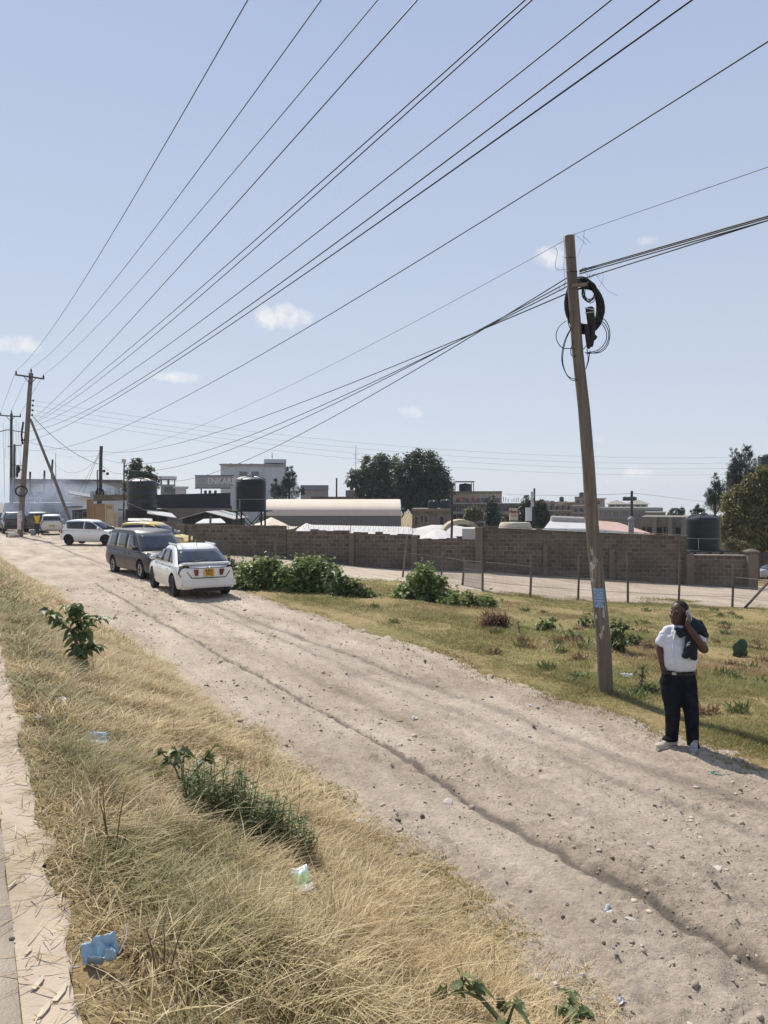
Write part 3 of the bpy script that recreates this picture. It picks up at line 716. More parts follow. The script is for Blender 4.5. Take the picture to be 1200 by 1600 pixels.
pillar(852, 40.8, 848, .26); pillar(955, 40.2, 857, .3); pillar(1077, 39.5, 866, .42); pillar(1174, 38.8, 863, .5, cap=True)
def mat_mabati(name, col, rust=(0.22, 0.10, 0.05), rough=0.45, metal=0.5, pitch=0.076, dirtamt=.5, var=.15):
    m, t, b = _nt(name)
    tc = N(t, 'ShaderNodeTexCoord')
    n1 = N(t, 'ShaderNodeTexNoise', Scale=1.2, Detail=8.0, Roughness=.7); t.links.new(tc.outputs['Object'], n1.inputs['Vector'])
    lo = tuple(c * (1 - var) for c in col); hi = tuple(min(1, c * (1 + var)) for c in col)
    r = ramp(t, n1.outputs['Fac'], [(.3, lo), (.55, hi), (.75, tuple(c * (1 - dirtamt) + q * dirtamt for c, q in zip(col, rust)))])
    t.links.new(r.outputs[0], b.inputs['Base Color']); b.inputs['Roughness'].default_value = rough; b.inputs['Metallic'].default_value = metal
    wv = N(t, 'ShaderNodeTexWave', Scale=1.0 / pitch / 3.1416 * 1.57); wv.bands_direction = 'X'; t.links.new(tc.outputs['Object'], wv.inputs['Vector'])
    bp = N(t, 'ShaderNodeBump', Strength=0.7, Distance=0.02); t.links.new(wv.outputs['Fac'], bp.inputs['Height']); t.links.new(bp.outputs[0], b.inputs['Normal'])
    return m
# ragged lengths of roofing iron laid on the high section
galv = mat_mabati('galvanised_iron', (0.25, 0.24, 0.225), metal=.3, rough=.5)
a, b = P(752, 823, 41.3), P(1072, 837, 39.5)
mb = MB(); r_ = random.Random(5); nn = 26
for i in range(nn):
    u0, u1 = i / nn, (i + 1) / nn + .004; p, q = a.lerp(b, u0), a.lerp(b, u1); dz = r_.uniform(.02, .05)
    mb.add([p + Vector((0, -.14, dz)), q + Vector((0, -.14, dz)), q + Vector((0, .2, dz - .02)), p + Vector((0, .2, dz - .02)), p + Vector((0, -.14, dz + .02)), q + Vector((0, -.14, dz + .02)), q + Vector((0, .2, dz)), p + Vector((0, .2, dz))],
           [(0, 1, 2, 3), (4, 7, 6, 5), (0, 4, 5, 1), (1, 5, 6, 2), (2, 6, 7, 3), (3, 7, 4, 0)])
q = mb.build('coping', galv, WALL); q.location = -Vector(WALL.location)
# razor wire coil on the ragged middle section
wire_m = M('fence_wire', (0.12, 0.115, 0.11), rough=.6, bump=0, metal=.4)
mb = MB(); a, b = P(448, 822, 42.2), P(650, 829, 41.6); pts = []
for i in range(520):
    u = i / 519; p = a.lerp(b, u); an = u * 2 * math.pi * 26; pts.append(p + Vector((math.sin(an) * .06, math.cos(an) * .1, .1 + math.sin(an) * .22)))
mb.tube(pts, .007, 3); [mb.tube([P(px, py, 41.9), P(px, py - 17, 41.9)], .018, 5) for px, py in [(450, 830), (548, 834), (644, 836)]]
q = mb.build('razor_wire', wire_m, WALL); q.location = -Vector(WALL.location)

# wire fence along the edge of the grass plot
wood_m = M('grey_timber', (0.17, 0.135, 0.105), rough=.9, var=.3, scale=5, bump=.4, bscale=20, stretch=(4, 4, .6))
FEN = thing('wire_fence', 'sagging chain link fence on thin wooden posts in front of the block wall', 'fence', (0, 30, 0))
posts = [(628, 838, 905, 8), (688, 862, 912, 4), (722, 872, 917, 3), (754, 854, 925, -2), (828, 868, 934, 2), (903, 867, 938, 1), (981, 862, 943, -2), (1060, 863, 947, 2), (1144, 882, 950, 1), (1229, 880, 961, 0)]
tops, bots = [], []
for px, pt, pb, ln in posts:
    g = G(px, pb); tz = P(px, pt, g.y).z; tx = P(px + ln, pt, g.y).x
    mb = MB(); mb.tube([(g.x, g.y, g.z - .15), (g.x * .6 + tx * .4 + .02, g.y, g.z * .6 + tz * .4), (tx, g.y, tz)], [.048, .043, .035], 8)
    o = mb.build('post', wood_m, FEN, smooth=50); o.location = -Vector(FEN.location)
    tops.append(Vector((tx, g.y - .04, g.z + min(1.15, tz - g.z - .1)))); bots.append(Vector((g.x, g.y - .04, g.z + .03)))
g = G(1158, 952); mb = MB(); e = P(1204, 906, g.y); mb.tube([g - Vector((0, 0, .1)), e], [.05, .045], 8); o = mb.build('brace', wood_m, FEN); o.location = -Vector(FEN.location)
def chain_link(tops, bots, step=.085, r=.004):
    V = []; F = []
    cum = [0.0]
    for i in range(len(bots) - 1): cum.append(cum[-1] + (bots[i + 1] - bots[i]).length)
    def at(arr, d):
        d = min(max(d, 0), cum[-1] - 1e-6); i = max(k for k in range(len(cum) - 1) if cum[k] <= d); f = (d - cum[i]) / (cum[i + 1] - cum[i])
        sagv = 4 * f * (1 - f); p = arr[i].lerp(arr[i + 1], f); return p, sagv
    n = int(cum[-1] / step)
    for sgn in (1, -1):
        for k in range(-14, n + 14):
            d0 = k * step; hh = 1.15; steps = 6; prev = None
            for j in range(steps + 1):
                f = j / steps; d = d0 + sgn * f * hh
                if d < 0 or d > cum[-1]: prev = None; continue
                (pb, sv), (pt, _) = at(bots, d), at(tops, d)
                z = pb.lerp(pt, f) - Vector((0, 0, sv * .08 * f)); z.y += .006 * sgn
                i0 = len(V); V.extend([(z.x - r, z.y, z.z), (z.x + r, z.y + r, z.z), (z.x, z.y - r, z.z + r)])
                if prev is not None:
                    for q in range(3): F.append((prev + q, prev + (q + 1) % 3, i0 + (q + 1) % 3, i0 + q))
                prev = i0
    return V, F
V_, F_ = chain_link(tops, bots); mb = MB(); mb.add(V_, F_)
for h in (.35, .7, 1.0): mb.tube([b_.lerp(t_, h) for b_, t_ in zip(bots, tops)], .006, 4)
o = mb.build('wire_mesh', wire_m, FEN, fix=False); o.location = -Vector(FEN.location)
# rougher stub of fence beside the parked cars
FE2 = thing('wire_fence', 'short leaning fence of rough poles and netting beside the yellow car', 'fence', (-9, 36, 0))
tops, bots = [], []
for px, pt, pb, ln, Yp in [(270, 822, 868, 0, 34), (294, 826, 872, 3, 33.5), (303, 836, 873, 0, 33), (327, 806, 874, 2, 34.5), (338, 836, 878, 2, 33), (358, 828, 885, -1, 31.5), (398, 848, 888, -2, 31), (430, 842, 892, 0, 31)]:
    g = P(px, pb, Yp); g.z = gzf(g.x, g.y); t_ = P(px + ln, pt, Yp)
    mb = MB(); mb.tube([(g.x, g.y, g.z - .15), (t_.x, t_.y, t_.z)], [.07, .05], 7); o = mb.build('post', wood_m, FE2); o.location = -Vector(FE2.location)
    tops.append(Vector((t_.x, t_.y - .05, g.z + min(1.2, t_.z - g.z - .1)))); bots.append(Vector((g.x, g.y - .05, g.z + .05)))
V_, F_ = chain_link(tops[1:], bots[1:]); mb = MB(); mb.add(V_, F_); o = mb.build('wire_mesh', wire_m, FE2, fix=False); o.location = -Vector(FE2.location)
mb = MB(); mb.tube([P(297, 826, 33.4), P(322, 858, 33.2)], .05, 6); o = mb.build('brace', wood_m, FE2); o.location = -Vector(FE2.location)

# ---- plastic water tanks on their stands
tank_m = M('black_plastic', (0.012, 0.014, 0.018), rough=.38, var=.2, scale=3, bump=.03, spec=.5)
steel_m = M('dark_steel', (0.045, 0.042, 0.04), rough=.6, var=.3, metal=.3)
def water_tank(px0, px1, pyt, pyb, Y, label, lid_px=None, rings=17, group=None, stand=True, slab_label=None, band=True):
    c = P((px0 + px1) / 2, pyb, Y); r = (px1 - px0) / 2 * Y / 1200; h = (pyb - pyt) * Y / 1200; dome = h * .12
    t = thing('water_tank', label, 'water tank', c, 0, group)
    pr = [(.001, 0), (r * .95, 0), (r * .97, .04)]
    for i in range(rings):
        z = .06 + (h - dome - .1) * i / rings; dz = (h - dome - .1) / rings
        pr += [(r * .965, z), (r * .965, z + dz * .25), (r, z + dz * .4), (r, z + dz * .8), (r * .965, z + dz * .97)]
    z = h - dome
    pr += [(r * .98, z - .02), (r * .93, z + dome * .3), (r * .7, z + dome * .7), (r * .42, z + dome * .93), (r * .25, z + dome)]
    pr += [(.001, z + dome)]
    mb = MB(); mb.lathe(pr, 40); mb.build('tank_body', tank_m, t, smooth=35)
    mb = MB(); mb.lathe([(.001, 0), (r * .27, 0), (r * .27, .05), (r * .24, .08), (.001, .1)], 20, (0, 0, z + dome)); mb.build('lid', tank_m, t, smooth=40)
    mb = MB()
    for k in range(8):
        a = k * math.pi / 4 + .2; mb.tube([(r * .3 * math.cos(a), r * .3 * math.sin(a), z + dome * .97), (r * .72 * math.cos(a), r * .72 * math.sin(a), z + dome * .71), (r * .95 * math.cos(a), r * .95 * math.sin(a), z + dome * .25)], .035, 6)
    mb.build('rib', tank_m, t, smooth=50)
    if band:
        mb = MB(); mb.lathe([(r * 1.005, h * .32), (r * 1.02, h * .32), (r * 1.02, h * .33), (r * 1.005, h * .33)], 40); mb.tube([(-r * .6, -r * .84, h * .32), (-r * .6, -r * .84, .02)], .02, 6)
        mb.build('pipe', M('pale_pipe', (.38, .37, .35), rough=.6), t)
    if stand:
        z0 = gzf(c.x, c.y); hh = c.z - z0
        s = thing('tank_stand', slab_label, 'tank stand', (c.x, c.y, z0))
        mb = MB()
        mb.box((0, 0, hh - .05), (r * 2.5, r * 2.3, .08)); mb.build('platform', steel_m, s)
        for sx in (-1, 1):
            for sy in (-1, 1):
                mb = MB(); mb.box((sx * r * .8, sy * r * .8, (hh - .1) / 2), (.1, .1, hh - .1)); mb.build('leg', steel_m, s)
        for sy in (-1, 1): mb = MB(); mb.tube([(-r * .8, sy * r * .8, hh - .15), (r * .8, sy * r * .8, hh * .35)], .03, 5); mb.tube([(r * .8, sy * r * .8, hh - .15), (-r * .8, sy * r * .8, hh * .35)], .03, 5); mb.build('brace', steel_m, s)
    return t, c, r, h
water_tank(1072, 1124, 804, 858, 43, 'big black ribbed water tank behind the low end of the block wall, right', slab_label='low steel stand under the big black tank at the right end of the wall')
water_tank(369, 416, 745, 797, 46.5, 'black ribbed water tank high on a steel stand beside the grey name board', slab_label='tall steel stand carrying the tank beside the name board')
water_tank(199, 245, 748, 795, 52, 'smooth dark water tank above the van, on a timber and steel stand', rings=3, slab_label='dark stand under the leftmost big tank above the van', band=False)
# pipework and panel beside the middle tank
mb = MB(); mb.box((0, 0, 0), (.28, .06, 1.15)); o = mb.build('panel_board', M('pale_sheet', (.42, .44, .48), rough=.4, var=.1), None); c = P(364, 775, 46); o.location = c; tag(o, 'narrow pale upright sheet left of the tank beside the name board', 'panel')

# ---- generic built block
def facade(name, label, cat, px0, px1, pyt, Y, depth, mat, base_py=None, wins=(), group=None, rot=0.0, winmat=None, frame=None, bandm=None, bands=(), roof=None):
    a, b = P(px0, pyt, Y), P(px1, pyt, Y); cx = (a.x + b.x) / 2; rot = rot - math.atan2(cx, Y); w = (b.x - a.x) * math.cos(rot)
    z0 = (gzf(cx, Y) - .3) if base_py is None else P(px0, base_py, Y).z
    h = a.z - z0; k = Y / 1200 * math.cos(rot)
    t = thing(name, label, cat, (cx, Y, z0), rot, group)
    mb = MB(); mb.box((0, depth / 2, h / 2), (w, depth, h)); o = mb.build('wall', mat, t)
    for (wx0, wx1, wy0, wy1, *ex) in wins:
        x0, x1 = (wx0 - px0) * k - w / 2, (wx1 - px0) * k - w / 2; zt, zb = P(px0, wy0, Y).z - z0, P(px0, wy1, Y).z - z0
        mb = MB(); fw = min(.08, (x1 - x0) * .12)
        for (c, s) in [(((x0 + x1) / 2, -.03, zt), (x1 - x0 + fw, .12, fw)), (((x0 + x1) / 2, -.04, zb), (x1 - x0 + fw * 2, .16, fw)), ((x0, -.03, (zt + zb) / 2), (fw, .1, zt - zb - fw)), ((x1, -.03, (zt + zb) / 2), (fw, .1, zt - zb - fw))]: mb.box(c, s)
        nb = ex[0] if ex else 0
        for i in range(nb): mb.box((x0 + (x1 - x0) * (i + 1) / (nb + 1), -.035, (zt + zb) / 2), (fw * .5, .05, zt - zb - fw))
        fr = mb.build('window', frame or M('window_frame', (.30, .29, .27)), t)
        mb = MB(); mb.box(((x0 + x1) / 2, -.005, (zt + zb) / 2), (x1 - x0 - fw, .03, zt - zb - fw)); mb.build('pane', winmat or M_glass('dark_window', (.02, .022, .027)), fr)
    for (by0, by1, pr) in bands:
        zt, zb = P(px0, by0, Y).z - z0, P(px0, by1, Y).z - z0
        mb = MB(); mb.box((0, depth / 2 - pr / 2, (zt + zb) / 2), (w + .06, depth + pr, zt - zb)); mb.build('ledge', bandm or cope_m, t)
    if roof:
        over, th_, rm = roof; mb = MB(); mb.box((0, depth / 2, h + th_ / 2), (w + over * 2, depth + over * 2, th_)); mb.build('roof', rm, t)
    return t, w, h, k, z0
def local(t, px, py, Y): return Matrix.Rotation(-t.rotation_euler.z, 3, 'Z') @ (P(px, py, Y) - Vector(t.location))
grey_r = M('grey_render', (0.30, 0.29, 0.27), rough=.9, var=.12, scale=1.2, bump=.1, dirt=(.2, .19, .18), dscale=.6)
white_r = M('white_render', (0.50, 0.51, 0.53), rough=.85, var=.06, scale=.8, bump=.05, dirt=(.4, .4, .4), dscale=.5, damt=.3)
cream_r = M('cream_render', (0.45, 0.39, 0.29), rough=.9, var=.1, scale=1, bump=.1, dirt=(.3, .26, .2), dscale=.7)
brown_r = M('brown_render', (0.21, 0.155, 0.115), rough=.9, var=.15, scale=1, bump=.1, dirt=(.16, .13, .11), dscale=.7)
dark_r = M('dark_render', (0.11, 0.105, 0.10), rough=.9, var=.2, scale=1, bump=.1)
block_far = mat_blocks('grey_blocks_far', (.23, .215, .19), (.19, .175, .155), (.27, .25, .22), bw=.6, bh=.3, msize=.03, dirt=(.22, .2, .18))
stone_far = mat_blocks('brown_stone_far', (.25, .2, .155), (.19, .15, .12), (.29, .24, .19), bw=.5, bh=.25, msize=.03)

# left distance
facade('apartment_block', 'long low grey block with a row of windows behind the far cars', 'building', 25, 193, 749, 118, 14, grey_r, wins=[(x, x + 9, 768, 784, 1) for x in range(30, 190, 14)], bands=[(749, 756, .5)], bandm=dark_r)
facade('flat_roofed_house', 'grey flat roofed house front left of the floodlight mast', 'building', 160, 200, 752, 100, 10, grey_r, wins=[(166, 174, 762, 772, 1), (178, 188, 762, 774, 1), (191, 197, 763, 773, 1)], bands=[(752, 754, .3)], bandm=dark_r)
t, w, h, k, z0 = facade('stair_tower', 'small grey roof house with an open top floor left of the name board', 'building', 251, 274, 757, 105, 6, grey_r, wins=[(256, 270, 760, 769, 1)])
for (px, wv) in [(252, 1.2), (263, 1.6), (273, .8)]:
    q = local(t, px, 752, 105); mb = MB(); mb.box((q.x, .7, q.z), (.18 * wv, .4, 1.1)); mb.build('column', dark_r, t)
q = local(t, 262.5, 746.5, 105); mb = MB(); mb.box((q.x, 3, q.z), (2.3, 6.4, .42)); mb.build('roof', white_r, t)
facade('shed', 'pale low shed right of the small roof house', 'shed', 274, 291, 763, 103, 6, white_r, roof=(.3, .25, white_r))
t, w, h, k, z0 = facade('commercial_building', 'white four storey building with barred windows behind the name board', 'building', 345, 447, 727, 128, 16, white_r,
    wins=[(374, 386, 737, 746, 4), (393, 404, 737, 746, 4), (374, 386, 757, 766, 4), (393, 404, 757, 766, 4)], bands=[(725, 728, .25)], bandm=grey_r, winmat=M_glass('hazy_window', (.07, .08, .1)))
for px in (366.5, 409): q = local(t, px, 745, 128); mb = MB(); mb.box((q.x, -.12, h / 2), (.25, .25, h)); mb.build('pilaster', white_r, t)
q = local(t, 431, 718.5, 128); mb = MB(); mb.add([(q.x - 1.9, 2, q.z - .4), (q.x + 1.85, 2, q.z - .4), (q.x + 1.85, 2, q.z + .25), (q.x - 1.9, 2, q.z + .25), (q.x - 1.9, 8, q.z - .4), (q.x + 1.85, 8, q.z - .4), (q.x + 1.85, 8, q.z + .25), (q.x - 1.9, 8, q.z + .25)],
    [(0, 1, 2, 3), (4, 7, 6, 5), (0, 4, 5, 1), (3, 2, 6, 7), (0, 3, 7, 4), (1, 5, 6, 2)])
for px in (418, 444): qq = local(t, px, 723, 128); mb.box((qq.x, 3, h + .35), (.35, .35, .95))
mb.build('roof_canopy', white_r, t)
mb = MB(); r_ = random.Random(3)
for i in range(26): mb.box((-w / 2 + w * r_.random(), .2, h + .1), (.25 + r_.random() * .5, .3, .15 + r_.random() * .25))
mb.build('parapet_clutter', dark_r, t); mb = MB(); q = local(t, 426, 711, 128); mb.tube([(q.x, 3, q.z - .6), (q.x, 3, q.z + .6)], .05, 5); mb.ball((q.x, 3, q.z), .12); mb.build('aerial', dark_r, t)
facade('shed', 'low flat roofed shed with three small tanks left of the white building', 'shed', 303, 342, 773, 100, 6, grey_r)
for px in (321, 328, 336.5): water_tank(px - 2.2, px + 2.2, 766.5, 772.5, 101, 'small black roof tank in a row of three left of the white building', rings=4, stand=False, group='row of three small tanks', band=False)
facade('factory_block', 'grey flat block right of the white building beyond the tent', 'building', 470, 513, 758, 120, 12, grey_r, bands=[(758, 765, .3)], bandm=M('blue_grey_cladding', (.2, .22, .25)))
t, w, h, k, z0 = facade('brick_block', 'half built brick block with two tanks on top behind the big tent', 'building', 540, 570, 766, 122, 10, brown_r, wins=[(543, 549, 770, 776), (553, 560, 770, 776)])
for px in (549.5, 558.5): water_tank(px - 3, px + 3, 758.5, 765.8, 123, 'small black tank of the pair on the half built brick block', rings=4, stand=False, group='pair of tanks on the brick block', band=False)
facade('brick_block', 'long low dark brick building right behind the big tent', 'building', 486, 545, 776, 105, 10, mat_blocks('red_brick_far', (.17, .10, .08), (.12, .08, .065), (.2, .16, .14)))
# grey name board on two posts
SG = thing('name_board', 'long grey sign board reading OLEENKARE on two thin posts', 'sign', P(335, 820, 78))
q = Vector(SG.location); a, b = P(305, 743, 78) - q, P(365, 763, 78) - q
sgm = M('faded_sign', (.26, .265, .28), rough=.6, var=.1, scale=2); mb = MB(); mb.bbox(((a.x + b.x) / 2, 0, (a.z + b.z) / 2), (b.x - a.x, .12, a.z - b.z), .015); brd = mb.build('board', sgm, SG)
mb = MB()
for (c, s) in [(((a.x + b.x) / 2, -.06, a.z), (b.x - a.x + .1, .06, .08)), (((a.x + b.x) / 2, -.06, b.z), (b.x - a.x + .1, .06, .08))]: mb.box(c, s)
mb.build('frame', steel_m, SG)
text('lettering', 'ENKARE', .88, M('sign_letters', (.56, .56, .57), var=.05, bump=0), ((a.x * .25 + b.x * .75) - .25, -.075, (a.z + b.z) / 2 + .05), (math.pi / 2, 0, 0), SG, bold=.012).scale = (.88, 1, 1)
text('lettering', 'OLE', .8, M('sign_letters_faint', (.37, .37, .385), var=.05, bump=0), (a.x + .68, -.075, (a.z + b.z) / 2 + .05), (math.pi / 2, 0, 0), SG, bold=.01).scale = (.75, 1, 1)
for px in (314, 361): q2 = P(px, 763, 78) - q; mb = MB(); mb.tube([(q2.x, .1, gzf(-18, 78) - q.z), (q2.x, .1, a.z)], .07, 8); mb.build('post', steel_m, SG)
# dark netted fence in front of it, pink wall, gabled shed, tin roofs
def sheet(name, label, cat, pts, mat, th=.05, group=None):
    """a flat panel with thickness: four corner points"""
    p = [Vector(q) for q in pts]; n = (p[1] - p[0]).cross(p[3] - p[0]).normalized() * th; c = (p[0] + p[1] + p[2] + p[3]) / 4
    ex = (p[1] - p[0]).normalized(); ez = n.normalized(); ey = ez.cross(ex); Mx = Matrix((ex, ey, ez)).transposed()
    inv = Mx.inverted(); mb = MB(); mb.add([inv @ (q - c) for q in p] + [inv @ (q + n - c) for q in p], [(3, 2, 1, 0), (4, 5, 6, 7), (0, 1, 5, 4), (1, 2, 6, 5), (2, 3, 7, 6), (3, 0, 4, 7)])
    o = mb.build(name, mat); o.matrix_world = Matrix.Translation(c) @ Mx.to_4x4()
    if label: tag(o, label, cat, group)
    return o
black_iron = mat_mabati('black_iron', (.02, .022, .026), rust=(.04, .03, .03), rough=.6, metal=.1)
tin = mat_mabati('tin_roof', (.42, .41, .39), rust=(.26, .2, .15), metal=.25, rough=.5)
tin_dark = mat_mabati('tin_roof_dark', (.13, .14, .145), rust=(.1, .08, .07), metal=.3, rough=.5)
tin_pink = mat_mabati('tin_roof_pink', (.46, .30, .24), rust=(.4, .25, .2), metal=.0, rough=.7)
sheet('screen_fence', 'tall black sheet screen between the two big tanks', 'fence', [P(246, 794, 58), P(362, 794, 56), P(360, 770, 56), P(246, 773, 58)], black_iron, .06)
sheet('screen_fence', 'dark sheet lean-to roof edge left of the black screen', 'roof', [P(150, 783, 62), P(246, 781, 60), P(246, 772.5, 60), P(150, 773, 62)], M('brown_eave', (.13, .10, .07), var=.3), .3)
facade('plastered_wall', 'pinkish grey plastered wall under the black screen', 'wall', 256, 363, 788, 59.5, .3, M('pink_plaster', (.27, .215, .195), rough=.9, var=.12, scale=1.5, dirt=(.2, .165, .15)))
def gable(label, pxl, pxa, pxr, pye, pya, Y, depth, wallm, roofm):
    l, ap, r = P(pxl, pye, Y), P(pxa, pya, Y), P(pxr, pye, Y); z0 = gzf(ap.x, Y) - .2
    t = thing('gabled_shed', label, 'shed', (ap.x, Y, z0)); L, A_, R_ = [q - Vector(t.location) for q in (l, ap, r)]
    mb = MB(); mb.prism([(L.x + .1, 0), (R_.x - .1, 0), (R_.x - .1, R_.z), (A_.x, A_.z - .05), (L.x + .1, L.z)], depth, ((0, 0, 0), (1, 0, 0), (0, 0, 1), (0, 1, 0))); mb.build('wall', wallm, t)
    mb = MB()
    for e in (L, R_):
        d = (A_ - e); n = Vector((-d.z, 0, d.x)).normalized() * .05; n = n if n.z > 0 else -n; e2 = e - d * .06
        for yy in [0]:
            mb.add([e2 + Vector((0, -.3, 0)), A_ + Vector((0, -.3, 0)), A_ + Vector((0, depth + .3, 0)), e2 + Vector((0, depth + .3, 0))] + [q + n for q in (e2 + Vector((0, -.3, 0)), A_ + Vector((0, -.3, 0)), A_ + Vector((0, depth + .3, 0)), e2 + Vector((0, depth + .3, 0)))],
                   [(0, 1, 2, 3), (7, 6, 5, 4), (0, 4, 5, 1), (1, 5, 6, 2), (2, 6, 7, 3), (3, 7, 4, 0)])
    mb.build('roof', roofm, t); return t
gable('gabled dark shed with pale roof edges behind the fence above the white car', 283, 322, 364, 811, 800, 52, 5, M('dark_opening', (.03, .028, .026), var=.3), tin)
sheet('tin_roof', 'crumpled pale tin sheet roof in front of the gabled shed', 'roof', [P(305, 819, 47), P(353, 818, 47), P(345, 811, 50), P(318, 812, 50)], tin)
sheet('tin_roof', 'pale tin lean-to roof below the leftmost big tank', 'roof', [P(230, 803, 48), P(276, 810, 47), P(268, 803, 50), P(230, 797, 51)], tin)
sheet('tin_roof', 'narrow strip of tin on the low wall above the yellow car', 'roof', [P(200, 815, 46), P(238, 815, 46), P(238, 811, 48), P(200, 811, 48)], tin)
panel(192, 46, 813, 282, 43.5, 816, name='yard_wall', mat=wall_dark, parent=None, ragged=.5); tag(bpy.data.objects[-1] if False else [o for o in bpy.data.objects if o.name.startswith('yard_wall')][-1], 'low grey block yard wall behind the van and yellow car', 'wall')
facade('dark_shed', 'dark open shed behind the yard wall under the leftmost tank', 'shed', 196, 262, 796, 54, 3, M('dark_opening', (.03, .028, .026), var=.3))
# brown gate and beige gate leaves, sheeted kiosk left of them
gate_b = M('brown_gate', (.30, .195, .105), rough=.7, var=.12, scale=2, bump=.1, stretch=(6, 6, .5)); gate_y = M('beige_gate', (.48, .40, .27), rough=.7, var=.08, scale=2, bump=.05)
def gate(label, px0, px1, pyt, pyb, Y, mat, txt=None, rot=0.0):
    a, b = P(px0, pyt, Y), P(px1, pyb, Y); w, h = b.x - a.x, a.z - b.z
    t = thing('metal_gate', label, 'gate', ((a.x + b.x) / 2, Y, b.z), rot)
    mb = MB(); mb.box((0, 0, h / 2), (w, .06, h)); mb.build('panel', mat, t)
    mb = MB()
    for x in (-w / 2 + .04, w / 2 - .04): mb.box((x, -.05, h / 2), (.08, .06, h))
    for z in (.05, h - .05, h * .5): mb.box((0, -.05, z), (w - .16, .05, .07))
    mb.build('frame', mat, t)
    if txt: text('lettering', txt, .34, M('gate_letters', (.22, .14, .08), bump=0), (0, -.045, h * .83), (math.pi / 2, 0, 0), t)
gate('brown sheet gate left of the small pole behind the white hatchback', 146, 165, 787, 818, 60, gate_b)
gate('brown gate pillar and leaf at the far left of the gateway', 136, 146, 780, 818, 60.5, M('brown_gate_dark', (.27, .18, .10), var=.15))
gate('tall beige gate leaf with faint dark lettering', 165, 178, 787, 822, 57, gate_y, 'FBE')
gate('lower beige gate leaf right of the lettered one', 178.3, 184.5, 800, 824, 57, gate_y)
facade('kiosk', 'dark kiosk with white sheeting and a slanting roof by the far gate', 'kiosk', 113, 140, 793, 64, 4, dark_r, wins=[(116, 122, 800, 812), (129, 136, 798, 812)], roof=(.5, .12, tin_dark))
sheet('plastic_sheeting', 'bright white plastic sheeting hung at the far kiosk', 'sheet', [P(112, 797, 63.6), P(142, 795, 63.6), P(142, 776, 63.8), P(112, 777, 63.8)], M('white_plastic', (.72, .73, .75), rough=.5, var=.06, scale=2, bump=.5, bscale=3), .05)
sheet('tin_roof', 'dark slanting tin roof over the white sheeting', 'roof', [P(107, 772, 63), P(143, 778, 63), P(143, 773.5, 66), P(107, 767, 66)], tin_dark)

# big barrel-roofed tent and the tents around it
canvas = M('cream_canvas', (.60, .50, .39), rough=.8, var=.05, scale=.6, bump=.1, bscale=3, dirt=(.5, .41, .32), dscale=.5, damt=.4)
canvas_w = M('white_canvas', (.50, .475, .44), rough=.8, var=.06, scale=1, bump=.15, bscale=4, dirt=(.38, .35, .31), dscale=.8, damt=.4)
def barrel_tent():
    Y0, Y1 = 72, 84; t = thing('barrel_tent', 'big cream barrel roofed tent hall behind the block wall', 'tent', P(520, 840, 72))
    q = Vector(t.location); arc = []
    x0, x1 = P(405, 800, Y0).x, P(626, 800, Y0).x; ze, zr = P(500, 810, Y0).z + .25, P(500, 780, 78).z
    n = 12
    for i in range(n + 1):
        a = math.pi * (i / n); arc.append((Y0 + (Y1 - Y0) * (1 - math.cos(a)) / 2, ze + (zr - ze) * max(0, math.sin(a)) ** .8))
    xs = np.linspace(x0, x1, 14)
    mb = MB(); mb.grid([[Vector((x, y, z + .04 * math.sin(i * math.pi))) - q for (y, z) in arc] for i, x in enumerate(xs)])
    mb.build('canopy', canvas, t, smooth=60)
    for x in (x0, x1):
        mb = MB(); vs = [Vector((x, y, z)) - q for y, z in arc] + [Vector((x, Y1, gzf(x, Y1))) - q, Vector((x, Y0, gzf(x, Y0))) - q]; vs2 = [v + Vector((.06, 0, 0)) for v in vs]; m = len(vs)
        mb.add(vs + vs2, [tuple(range(m)), tuple(range(2 * m - 1, m - 1, -1))] + [(i, i + m, (i + 1) % m + m, (i + 1) % m) for i in range(m)]); mb.build('end_wall', M('grey_canvas', (.24, .26, .26), rough=.8), t)
    mb = MB(); zg = gzf(0, Y0); mb.box(((x0 + x1) / 2 - q.x, 0.02, (ze + zg) / 2 - q.z), (x1 - x0, .08, ze - zg)); mb.build('side_wall', M('grey_canvas_side', (.15, .14, .135), rough=.85), t)
barrel_tent()
def marquee(label, pxs, pye, peaks, Y, depth, mat, fringe=.25):
    """row of canopy roofs: eave line at pye, ridge/peaks given as (px, py)"""
    a, b = P(pxs[0], pye, Y), P(pxs[1], pye, Y); t = thing('canopy_tent', label, 'tent', ((a.x + b.x) / 2, Y, gzf((a.x + b.x) / 2, Y)))
    q = Vector(t.location); n = 40; row0, row1, row2 = [], [], []
    for i in range(n + 1):
        x = a.x + (b.x - a.x) * i / n; pxx = pxs[0] + (pxs[1] - pxs[0]) * i / n
        zr = P(pxx, np.interp(pxx, [p[0] for p in peaks], [p[1] for p in peaks]), Y + depth / 2).z
        row0.append(Vector((x, Y, a.z)) - q); row1.append(Vector((x, Y + depth / 2, zr)) - q); row2.append(Vector((x, Y + depth, a.z)) - q)
    mb = MB(); mids = [(r0 * .5 + r1 * .5) - Vector((0, 0, .08 * (r1.z - r0.z))) for r0, r1 in zip(row0, row1)]; mids2 = [(r2 * .5 + r1 * .5) - Vector((0, 0, .08 * (r1.z - r2.z))) for r2, r1 in zip(row2, row1)]
    mb.grid([row0, mids, row1, mids2, row2]); mb.build('canopy', mat, t, smooth=50)
    mb = MB()
    for i in (0, n // 2, n): mb.tube([Vector((row0[i].x, .02, 0)), row0[i]], .04, 6)
    mb.box(((row0[0].x + row0[-1].x) / 2, -.02, row0[0].z - fringe / 2), (row0[-1].x - row0[0].x, .03, fringe)); mb.build('frame', steel_m, t)
